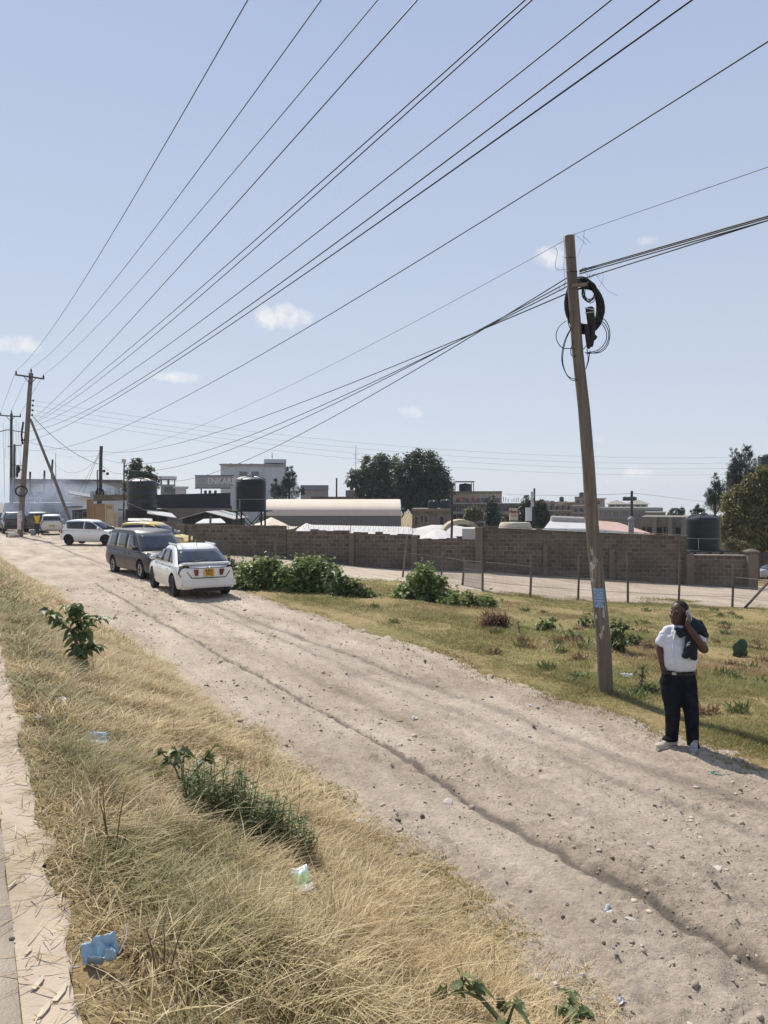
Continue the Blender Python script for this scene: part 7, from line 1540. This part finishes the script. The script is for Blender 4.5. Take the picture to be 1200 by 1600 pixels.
def fine_weed(label, pxb, pyb, w, h, n_st, ls, ca, cb, dark=1.0):
    g = G(pxb, pyb); f = g.y / 1200; t = thing('weed', label, 'plant', g); lp, ld = [], []; mb = MB(); r_ = random.Random(int(pxb) + 5)
    for i in range(n_st):
        x = r_.uniform(-1, 1) * w * f / 2; y = r_.uniform(-.14, .14); hh = h * f * r_.uniform(.5, 1.0) * (1 - .35 * (2 * x / (w * f)) ** 2); tx = x + r_.uniform(-.06, .08); ty = y + r_.uniform(-.08, .08)
        gz_ = gzf(g.x + x, g.y + y) - g.z; mb.tube([(x * .75, y, gz_ - .02), ((x + tx) / 2, (y + ty) / 2, gz_ + hh * .55), (tx, ty, gz_ + hh)], [.004, .003, .0015], 5)
        for k in range(26): u = .12 + .88 * r_.random(); lp.append((x * .75 + (tx - x * .75) * u, y + (ty - y) * u, gz_ + hh * u)); a = r_.uniform(0, 6.28); ld.append((math.cos(a), math.sin(a), r_.uniform(.1, .9)))
    mb.build('stem', stem_m, t); n = len(lp); leaves('foliage', lp, ld, ls * (.6 + .8 * rng.random(n)), greens(n, ca, cb) * dark, 'slim', t, .25); return t
fine_weed('bushy dark green fine leaved weed in the middle of the verge, upper part', 352, 1300, 135, 112, 120, .058, (.10, .13, .045), (.22, .24, .09))
fine_weed('lower bushy fine leaved weed at the road side of the verge', 440, 1325, 100, 80, 85, .055, (.11, .135, .05), (.22, .24, .095))
fine_weed('single tall sprig of fine leaved weed above the bushy one', 378, 1285, 22, 118, 7, .05, (.11, .135, .05), (.21, .235, .09))
for px, py, h, lab in [(255, 1530, 110, 'tall thin dry weed stalk standing in the lower verge'), (176, 1330, 120, 'thin grey weed stalk in the middle of the verge left of the bushy weed'), (170, 1260, 60, 'bare forked brown stalks below the upper mask'), (300, 1540, 60, 'short dark stalk right of the tall thin one in the lower verge'), (355, 1545, 50, 'leafy green stalk low in the verge near the bottom')]:
    g = G(px, py); f = g.y / 1200; t = thing('dry_stalk', lab, 'plant', g); mb = MB(); r_ = random.Random(px)
    for k in range(3): x = r_.uniform(-.05, .05); mb.tube([(x * .3, 0, -.02), (x, 0, h * f * .5), (x * 1.6 + r_.uniform(-.02, .02), r_.uniform(-.03, .03), h * f * r_.uniform(.7, 1))], [.004, .003, .001], 5)
    mb.build('stem', M('dry_stem', (.16, .115, .06), bump=0), t); n = 26; zz = rng.random(n) * h * f * .9; leaves('foliage', np.stack([rng.normal(0, .012, n), rng.normal(0, .012, n), zz], -1), rdir(n, -.2), .02 + .025 * rng.random(n), greens(n, (.12, .10, .05), (.2, .16, .08)), 'slim', t, .4)

# ------------------------------------------------------------------ litter
def crumple(name, label, cat, px, py, w, h, mat, fold, amp, seed, tilt=(0, 0, 0), lift=.03, thick=.0016, outline=None, pts=None):
    g = G(px, py); r_ = np.random.default_rng(seed); n, m = 18, 14; u, v = np.meshgrid(np.linspace(-.5, .5, n), np.linspace(-.5, .5, m)); x = u * w; y = v * h
    z = (fbm(u * 4 + seed, v * 4, 3, seed) - .5) * amp + fold * np.abs(np.sin((v + .12) * 3.0)) * .5
    if outline: k = outline(u, v); x = x * k[0]; y = y * k[1]; z = z + k[2]
    mb = MB(); mb.grid([[Vector((x[j, i], y[j, i], z[j, i])) for i in range(n)] for j in range(m)]); o = mb.build(name, mat, smooth=60); baked(o, [('SOLIDIFY', dict(thickness=thick))]); o.location = g + Vector((0, 0, lift)); o.rotation_euler = tilt; tag(o, label, cat); return o
mask_m = M('mask_blue', (.34, .45, .52), rough=.85, var=.1, scale=8, bump=.3, bscale=40); mask_p = M('mask_pale', (.46, .54, .60), rough=.85, var=.1, scale=8, bump=.3, bscale=40)
o = crumple('face_mask', 'crumpled blue face mask lying at the edge of the footpath', 'face mask', 159, 1508, .125, .085, mask_m, .07, .11, 3, (R(22), R(-10), R(12)), .035, outline=lambda u, v: (1 - .2 * np.abs(v), 1 - .25 * np.abs(u), .05 * np.abs(u) ** 1.5))
mb = MB(); mb.tube([(.075, .03, .05), (.10, .05, .06), (.095, .0, .05), (.07, -.035, .03)], .0018, 5); mb.tube([(-.075, .03, .04), (-.10, .02, .03), (-.095, -.03, .02), (-.07, -.035, .02)], .0018, 5); mb.build('ear_loop', M('white_elastic', (.6, .6, .6), bump=0), o)
o = crumple('face_mask', 'pale blue face mask lying in the grass higher up the verge', 'face mask', 152, 1164, .17, .10, mask_p, .03, .02, 5, (R(34), R(4), R(4)), .05, outline=lambda u, v: (1 - .35 * (v + .5) * .6, 1.0, u * 0))
mb = MB(); mb.tube([(-.02, -.04, .03), (.0, .0, .035), (.05, .03, .03), (.09, .05, .03)], .002, 5); mb.build('ear_loop', M('grey_elastic', (.15, .17, .19), bump=0), o)
pk_m, pt, pb_ = _nt('packet_print')
tc = N(pt, 'ShaderNodeTexCoord'); nz = N(pt, 'ShaderNodeTexNoise', Scale=22.0, Detail=3.0); pt.links.new(tc.outputs['Object'], nz.inputs['Vector']); sx = N(pt, 'ShaderNodeSeparateXYZ'); pt.links.new(tc.outputs['Object'], sx.inputs[0])
ad = N(pt, 'ShaderNodeMath', operation='MULTIPLY_ADD'); pt.links.new(nz.outputs['Fac'], ad.inputs[0]); ad.inputs[1].default_value = .07; pt.links.new(sx.outputs[1], ad.inputs[2])
rp = ramp(pt, ad.outputs[0], [(0, (.60, .62, .60)), (.012, (.10, .16, .10)), (.022, (.25, .50, .22)), (.07, (.36, .58, .30)), (.085, (.20, .48, .55)), (.1, (.62, .66, .66))]); rp.color_ramp.interpolation = 'LINEAR'; pt.links.new(rp.outputs[0], pb_.inputs['Base Color']); pb_.inputs['Roughness'].default_value = .3
o = crumple('drink_packet', 'empty green and white drink packet lying on the dry grass', 'packet', 472, 1392, .10, .17, pk_m, .015, .03, 9, (R(26), R(-6), R(22)), .065, .004, outline=lambda u, v: (1 + .12 * v, 1.0, u * 0))
bag_m = M('white_plastic_bag', (.60, .59, .57), rough=.5, var=.15, scale=12, bump=.3)
for px, py, w, sd, lab in [(94, 1100, .11, 11, 'thin white plastic scrap in the upper verge grass'), (82, 1118, .06, 12, 'tiny clear plastic scrap left below the white one in the verge'), (159, 1127, .07, 13, 'small white paper scrap above the pale blue mask'), (168, 1196, .06, 14, 'crumpled cream paper on the grass below the pale blue mask'), (61, 1128, .035, 15, 'tiny white scrap at the grass edge near the footpath'),
                           (981, 1062, .20, 16, 'white crumpled plastic bag in the grass right of the leaning pole'), (381, 1480, .03, 17, 'tiny white petal like scrap in the lower verge'), (846, 1087, .06, 18, 'small white paper at the grass edge left of the leaning pole'), (828, 1104, .07, 19, 'white paper scrap on the road left of the leaning pole'),
                           (950, 1427, .09, 20, 'white torn paper strip on the lower road'), (648, 1124, .10, 21, 'white strip of paper on the road in the middle distance'), (958, 1487, .02, 22, 'tiny blue bottle cap on the lower road'), (970, 1570, .05, 23, 'pale bluish plastic scrap low on the road')]:
    crumple('litter_scrap', lab, 'litter', px, py, w, w * .7, bag_m if sd != 22 else mask_m, .02 if w < .15 else .1, w * .5, sd, (R(15), R(random.uniform(-10, 10)), random.uniform(0, 3)), .03 if py > 1050 and px < 500 else .02, .001)
g = G(1128, 1211); mb = MB(); r_ = random.Random(4)
for k in range(5): mb.tube([Vector((.10 * math.cos(a) * (1 + .12 * k % .3) + r_.uniform(-.008, .008), .05 * math.sin(a) + r_.uniform(-.008, .008), .012 + .012 * math.sin(a * 2 + k))) for a in np.linspace(k * .5, k * .5 + 5.2, 18)], .004, 5)
o = mb.build('plastic_strip', M('teal_plastic', (.05, .26, .20), rough=.35, bump=0)); o.location = g; tag(o, 'loop of teal green plastic strip on the road edge near the man', 'litter')
# straw and chips on the footpath
for i, (px, py, l) in enumerate([(95, 1555, .1), (70, 1582, .08), (20, 1385, .06), (45, 1490, .05), (60, 1540, .08)]):
    g = G(px, py); mb = MB(); w_ = l * .13; mb.prism([(-w_, -l * .5), (w_ * .6, -l * .42), (w_ * 1.1, l * .1), (w_ * .3, l * .5), (-w_ * .5, l * .38), (-w_ * .8, -.1 * l)], .003, ((0, 0, .001), Vector((1, random.uniform(-.5, .5), 0)).normalized(), (0, 1, .03), (0, 0, 1))); o = mb.build('wood_chip', M('pale_chip', (.50, .42, .31), bump=.1)); o.location = (g.x, g.y, g.z + .009); tag(o, 'pale flat chip of wood lying on the concrete footpath', 'chip', 'wood chips on the footpath')
g = G(19, 1474); mb = MB(); mb.ball((0, 0, .006), (.012, .008, .007)); o = mb.build('pebble', dark_stone_m); o.location = (g.x, g.y, g.z + .012); tag(o, 'single dark pebble on the concrete footpath', 'stone')
# ------------------------------------------------------------------ the man
gA, gB = G(1046, 1163), G(1080, 1174); base = Vector(((gA.x + gB.x) / 2, (gA.y + gB.y) / 2, (gA.z + gB.z) / 2 + .005)); base.z += .0
mS = base.y / 1200 * 1.0
man = thing('person', 'stout man in white shirt and dark trousers talking on a phone at the road edge', 'person', base)
def m2(px, py, dy=0.0): q = P(px, py, base.y) - base; return Vector((q.x, dy, q.z))
Fd = Vector((-.80, -.60, 0)); Sd = Vector((.60, -.80, 0)); U = Vector((0, 0, 1))
C = m2(1060.5, 958.5, .0)                                # middle of the head
Rh = Matrix((Fd, Sd, U)).transposed()
HS = 1.12
def hp(f, s, u): return C + (Fd * f + Sd * s + U * u) * HS
he = lambda f, s, u, r: ('e', hp(f, s, u), tuple(q * HS for q in r), Rh.to_4x4())
neck = m2(1063, 977, .02)
shR, elR, wrR = m2(1042.5, 986, .03), m2(1033, 1013, .05), m2(1034, 1040, -.02)
shL, elL, wrL = m2(1087, 985, 0), m2(1091, 1010, -.16), m2(1064, 976, -.235)
palm = m2(1062.5, 970.5, -.225)
ph = hp(.0, .112, -.012)                                # phone centre, outside his left ear
prims = [he(-.012, 0, .028, (.100, .079, .098)), he(-.035, 0, .045, (.085, .077, .085)), he(.02, 0, -.035, (.078, .066, .078)), he(.045, 0, -.078, (.052, .050, .040)), he(.062, 0, -.088, (.026, .026, .022)),
         ('c', hp(.086, 0, .02), .012, hp(.106, 0, -.022), .017), he(.094, .016, -.028, (.016, .011, .010)), he(.094, -.016, -.028, (.016, .011, .010)), he(.084, 0, -.056, (.018, .027, .008)), he(.082, 0, -.066, (.017, .024, .008)),
         he(.075, .03, .03, (.016, .024, .009)), he(.075, -.03, .03, (.016, .024, .009)), he(.06, .045, -.02, (.025, .02, .022)), he(.06, -.045, -.02, (.025, .02, .022)), he(-.008, .08, -.005, (.018, .009, .030)), he(-.008, -.08, -.005, (.018, .009, .030)),
         ('c', hp(-.02, 0, -.06), .068, neck + Vector((0, .0, -.02)), .074), ('c', neck, .07, neck + Vector((0, 0, -.15)), .09),
         ('c', neck + Vector((0, 0, -.09)), .055, shR, .036), ('c', neck + Vector((0, 0, -.09)), .055, shL, .04), ('c', neck + Vector((0, 0, -.1)), .11, m2(1060, 1040, 0), .12),
         ('c', shR, .036, elR, .044), ('c', elR, .044, wrR, .029), ('c', shL, .05, elL, .05), ('c', elL, .05, elL.lerp(wrL, .45), .045), ('c', elL.lerp(wrL, .45), .045, wrL, .029)]
ax = (palm - wrL).normalized()
prims += [('c', wrL, .027, palm - ax * .02, .028), ('e', palm, (.030, .022, .040))]
# right hand slides into the trouser pocket: palm, knuckles and the thumb left outside
hr = m2(1037.5, 1048, -.03); prims += [('c', wrR, .028, hr, .034), ('e', hr, (.026, .040, .040)), ('c', hr + Vector((-.01, -.03, .02)), .013, hr + Vector((.012, -.065, -.012)), .011)]
for k in range(4): a = hr + Vector((.008, -.03 + .02 * k, -.03)); prims.append(('c', a, .0105, a + Vector((.012, 0, -.06)), .009))
# four fingers of the left hand curl round the phone, thumb on the near edge of the cheek
kn = [palm + Vector((-.018 + .013 * i, -.012 + .004 * i, .036 - .004 * i)) for i in range(4)]
for i, a in enumerate(kn):
    tgt = ph + Fd * (.012 - .004 * i) + Sd * .017 + U * (.005 - .021 * i); m = a.lerp(tgt, .55) + Vector((-.018, -.026, .012)); prims += [('c', palm + (a - palm) * .4, .0105, a, .0105), ('c', a, .010, m, .0092), ('c', m, .0092, tgt + Fd * -.012, .008)]
th0 = palm + Vector((.014, .004, -.012)); prims += [('c', th0, .0125, ph + Fd * .042 + Sd * -.004 - U * .052, .010), ('c', ph + Fd * .042 - U * .052, .010, ph + Fd * .04 - U * .02, .0088)]
body = blob('body', prims, .0052, skin_m, man, sm=3)
for s_ in (1, -1):
    mb = MB(); mb.ball(hp(.069, s_ * .031, .006), (.0105, .011, .009), 12, 8); e = mb.build('eye', M('eye_white', (.10, .085, .07), rough=.8, bump=0, spec=.05), man, smooth=80); mb = MB(); mb.ball(hp(.0745, s_ * .032, .006), (.006, .006, .006), 10, 6); mb.build('iris', M('iris', (.01, .007, .005), rough=.8, bump=0, spec=.05), e, smooth=80)
mb = MB(); mb.ball(hp(.0965, 0, -.0605), (.004, .017, .0022), 10, 6, Rh.to_4x4()); mb.build('lips', M('lip_line', (.05, .02, .018), bump=0), man)
hair = blob('hair', [he(-.022, 0, .040, (.098, .0815, .092)), he(-.04, 0, .02, (.08, .0805, .085))], .006, M('cropped_hair', (.014, .012, .011), rough=.9, var=.3, scale=60, bump=.5, bscale=220), man, 2)
# keep only the cap above the hairline
bm = bmesh.new(); bm.from_mesh(hair.data)
def hairline(co): d = (co - C) / HS; f, u = d.dot(Fd), d.dot(U); return u < (.075 + .5 * (f - .03) if f > .0 else .06 + .9 * f) - .012
bmesh.ops.delete(bm, geom=[v for v in bm.verts if hairline(v.co)], context='VERTS'); bm.to_mesh(hair.data); bm.free(); hair.scale = (1, 1, 1)
shirt_m = M('white_shirt', (.63, .64, .68), rough=.85, var=.06, scale=5, bump=.9, bscale=13, spec=.2)
belly = m2(1058, 1026, -.07); chest = m2(1063, 998, -.005)
tors = [('e', m2(1061.5, y, dy), (rx, ry, rz)) for y, dy, rx, ry, rz in [(989, .01, .150, .112, .07), (995, .005, .172, .124, .09), (1001, 0, .185, .132, .09), (1009, -.008, .188, .140, .09), (1016, -.014, .190, .148, .09), (1023, -.02, .192, .155, .09), (1029, -.022, .193, .157, .085), (1034, -.018, .192, .153, .07), (1038, -.012, .190, .150, .05), (1041, -.008, .186, .148, .045), (1043, -.004, .186, .148, .04), (1045, 0, .183, .145, .03)]]
sh = blob('shirt', tors + [('c', shR + Vector((.03, 0, -.005)), .068, shR.lerp(elR, .35), .068), ('c', shR.lerp(elR, .3), .068, shR.lerp(elR, .66), .070), ('c', shL + Vector((-.025, 0, .0)), .078, shL.lerp(elL, .5), .080), ('c', shR + Vector((.02, 0, .0)), .066, neck + Vector((-.03, .01, -.05)), .055), ('c', shL + Vector((-.02, 0, .0)), .066, neck + Vector((.03, .01, -.05)), .055), ('c', neck + Vector((0, .01, -.065)), .085, m2(1061.5, 990, 0), .12)], .008, shirt_m, man, sm=7, noise=(.018, 11))
mb = MB(); cr = []
for a in np.linspace(-2.6, 2.6, 22): cr.append(neck + Fd * (math.cos(a) * .082) + Sd * (math.sin(a) * .08) + U * (-.035 + .018 * (1 - math.cos(a)) * .8))
mb.tube(cr, .016, 7); mb.build('collar', shirt_m, sh, smooth=60)
mb = MB(); fb = [m2(1051, 986, -.10), m2(1047, 1001, -.112), m2(1045.5, 1015, -.138), m2(1045.5, 1028, -.155), m2(1046.5, 1040, -.15)]
mb.tube([p + Vector((0, .018, 0)) for p in fb], .012, 6); mb.build('placket', shirt_m, sh, smooth=60)
mb = MB(); [mb.ball(fb[i].lerp(fb[i + 1], k) + Vector((-.004, .002, 0)), .005, 8, 5) for i in range(4) for k in (0, .5)]; mb.build('button', M('button', (.5, .5, .5), bump=0), sh)
jean = M('dark_denim', (.013, .0145, .019), rough=.9, var=.5, scale=6, bump=.8, bscale=16, spec=.08)
hipc = m2(1060, 1058, 0); kA, kB = m2(1050.5, 1112, -.02), m2(1077.5, 1112, -.05); cA, cB = m2(1051, 1153, .03), m2(1080, 1163, -.05)
tr = blob('trousers', [('e', hipc + Vector((0, .0, .02)), (.197, .150, .12)), ('c', hipc + Vector((-.095, 0, -.05)), .118, kA, .088), ('c', kA, .088, cA, .076), ('c', hipc + Vector((.095, 0, -.05)), .118, kB, .086), ('c', kB, .086, cB, .070), ('c', hipc + Vector((0, 0, -.08)), .1, hipc + Vector((0, 0, -.17)), .07), ('e', cA + Vector((-.02, -.02, -.015)), (.095, .085, .035)), ('e', cB + Vector((.005, -.005, -.02)), (.08, .085, .04))], .0085, jean, man, sm=4, noise=(.016, 8))
mb = MB(); bc = m2(1059.5, 1046, .0); mb.lathe([(1, -.016), (1.01, -.016), (1.01, .012), (1, .012), (1, -.016)], 40, (0, 0, 0)); mb.v = [(bc.x + x * .196, bc.y - .018 + y * .157, bc.z + z - .02 * (-y)) for x, y, z in mb.v]; bt = mb.build('belt', M('black_belt', (.012, .011, .011), rough=.5, bump=0), man, smooth=60)
mb = MB(); mb.bbox(m2(1045, 1047.5, -.165), (.045, .012, .03), .004, R(-22)); mb.build('buckle', chrome_m, bt)
def shoe(cu, d, upper, label_mat):
    d = Vector((d[0], d[1], 0)).normalized(); sdv = Vector((-d.y, d.x, 0)); Rm = Matrix((d, sdv, U)).transposed().to_4x4(); heel = Vector((cu.x, cu.y, .0))
    up = blob('shoe', [('e', heel + d * -.03 + U * .055, (.055, .043, .055), Rm), ('e', heel + d * .06 + U * .045, (.075, .045, .045), Rm), ('e', heel + d * .145 + U * .036, (.07, .048, .034), Rm), ('c', heel + U * .06, .042, heel + U * .10, .045)], .007, upper, man, 3)
    mb = MB(); pr = []
    for k in range(28): a = 2 * math.pi * k / 28; x = math.cos(a); pr.append((.06 + x * .155, math.sin(a) * (.047 if x > -.2 else .041)))
    mb.prism(pr, .026, (heel + U * .001, d, sdv, U)); mb.build('sole', M('pale_sole', (.60, .57, .52), rough=.8), up, smooth=40)
    mb = MB(); [mb.tube([heel + d * (.07 + .022 * k) + sdv * -.028 + U * (.088 - .012 * k), heel + d * (.075 + .022 * k) + U * (.096 - .012 * k), heel + d * (.07 + .022 * k) + sdv * .028 + U * (.088 - .012 * k)], .005, 5) for k in range(3)]; mb.build('lace', M('lace', (.4, .4, .4), bump=0), up)
gzA = G(1048, 1162).z - base.z; gzB = G(1080, 1172).z - base.z
shoe(cA + Vector((-.015, -.02, 0)), (-.93, -.36), M('beige_shoe', (.46, .40, .33), rough=.8, var=.1, scale=8), 0)
shoe(cB + Vector((0, -.03, 0)), (-.42, -.91), M('grey_shoe', (.25, .25, .27), rough=.8, var=.2, scale=8), 0)
# phone in his hand
mb = MB(); mb.bbox((0, 0, 0), (.010, .072, .150), .004); phn = mb.build('mobile_phone', M('phone_back', (.42, .44, .46), rough=.25, var=.05, bump=0)); phn.matrix_world = Matrix.Translation(base + ph + Sd * .004) @ Matrix((Sd, Fd, U)).transposed().to_4x4() @ Matrix.Rotation(R(-24), 4, 'X')
tag(phn, 'grey phone held to the ear of the man at the road edge', 'phone'); mb = MB(); [mb.lathe([(.001, 0), (.008, 0), (.009, .002), (.001, .003)], 12, (.0052, .018, .05 - .02 * k), 'x') for k in range(2)]; mb.build('camera_lens', black_m, phn); mb = MB(); mb.bbox((-.0052, 0, 0), (.001, .064, .138), .0004); mb.build('screen', M_glass('phone_screen', (.01, .01, .012), .1), phn)
# jacket slung over the left shoulder
def fold(pts, r0, r1, jit, n=1, seed=0):
    r_ = random.Random(seed); out = []
    for k in range(n):
        o = Vector((r_.uniform(-jit, jit), r_.uniform(-jit, jit) * .5, r_.uniform(-jit, jit) * .4)); P_ = [m2(x, y, d) + o for x, y, d in pts]
        for i in range(len(P_) - 1): out.append(('c', P_[i], r0 + (r1 - r0) * i / len(P_), P_[i + 1], r0 + (r1 - r0) * (i + 1) / len(P_)))
    return out
jk = fold([(1079, 972, -.05), (1073, 982, -.14), (1068, 996, -.175), (1064, 1010, -.195), (1061, 1020, -.20)], .045, .030, .012, 3, 1) + fold([(1084, 974, -.05), (1077, 988, -.14), (1073, 1004, -.18), (1073, 1022, -.20)], .045, .030, .014, 3, 2) + fold([(1071, 977, -.11), (1059, 982, -.14), (1050, 979, -.135)], .034, .020, .008, 2, 3) + fold([(1066, 984, -.14), (1056, 991, -.15), (1051, 985, -.145)], .026, .018, .006, 2, 4)
jk += fold([(1080, 970, .0), (1092, 974, .0), (1099, 984, .0), (1100, 1000, .02), (1098, 1015, .03)], .040, .030, .010, 3, 5) + fold([(1076, 970, .03), (1090, 974, .06), (1098, 990, .07), (1096, 1012, .08)], .040, .030, .012, 3, 6) + fold([(1074, 972, -.04), (1086, 976, -.085), (1095, 982, -.09), (1099, 991, -.06)], .042, .032, .010, 3, 7) + fold([(1080, 978, -.10), (1089, 985, -.125), (1094, 990, -.12)], .036, .024, .008, 2, 8)
jo = blob('jacket', jk, .0085, M('black_jacket', (.014, .016, .021), rough=.7, var=.35, scale=5, bump=.2, bscale=60, spec=.25), None, 3, noise=(.016, 14)); jo.location = base; tag(jo, 'black jacket slung over the left shoulder of the man with the phone', 'jacket')
mb = MB(); mb.tube([m2(1061, 1003, -.225), m2(1063, 999, -.22), m2(1066, 997.5, -.22)], .006, 5); mb.tube([m2(1060.5, 1003.5, -.227), m2(1062, 1002, -.227), m2(1066, 1001, -.222)], .005, 5); mb.build('lining_label', M('white_label', (.55, .55, .55), bump=0), jo)

# ------------------------------------------------------------------ smoke and air
sm_m = bpy.data.materials.new('smoke'); sm_m.use_nodes = True; t = sm_m.node_tree; t.nodes.clear(); o_ = t.nodes.new('ShaderNodeOutputMaterial'); pv = t.nodes.new('ShaderNodeVolumePrincipled'); t.links.new(pv.outputs[0], o_.inputs['Volume'])
pv.inputs['Color'].default_value = (.62, .70, .86, 1); tc = N(t, 'ShaderNodeTexCoord'); nz = N(t, 'ShaderNodeTexNoise', Scale=.35, Detail=5.0, Roughness=.65); t.links.new(tc.outputs['Object'], nz.inputs['Vector']); r = ramp(t, nz.outputs['Fac'], [(.42, (0, 0, 0)), (.75, (.24, .24, .25))]); t.links.new(r.outputs[0], pv.inputs['Density']); pv.inputs['Anisotropy'].default_value = .35
mb = MB(); mb.ball((0, 0, 0), (8.5, 4.5, 2.6), 24, 14); sk = mb.build('smoke', sm_m); q = P(66, 794, 71); sk.location = (q.x, 71, 2.4); tag(sk, 'bluish smoke drifting low among the far cars', 'smoke', kind='stuff')
hz = bpy.data.materials.new('haze'); hz.use_nodes = True; t = hz.node_tree; t.nodes.clear(); o_ = t.nodes.new('ShaderNodeOutputMaterial'); pv = t.nodes.new('ShaderNodeVolumePrincipled'); t.links.new(pv.outputs[0], o_.inputs['Volume']); pv.inputs['Color'].default_value = (.80, .87, .98, 1); pv.inputs['Density'].default_value = HAZE; pv.inputs['Anisotropy'].default_value = .2
if HAZE > 0:
    mb = MB(); mb.box((0, 800, 8), (3400, 1700, 30)); ho = mb.build('haze', hz); tag(ho, 'thin midday haze over the whole place', 'haze', kind='stuff')
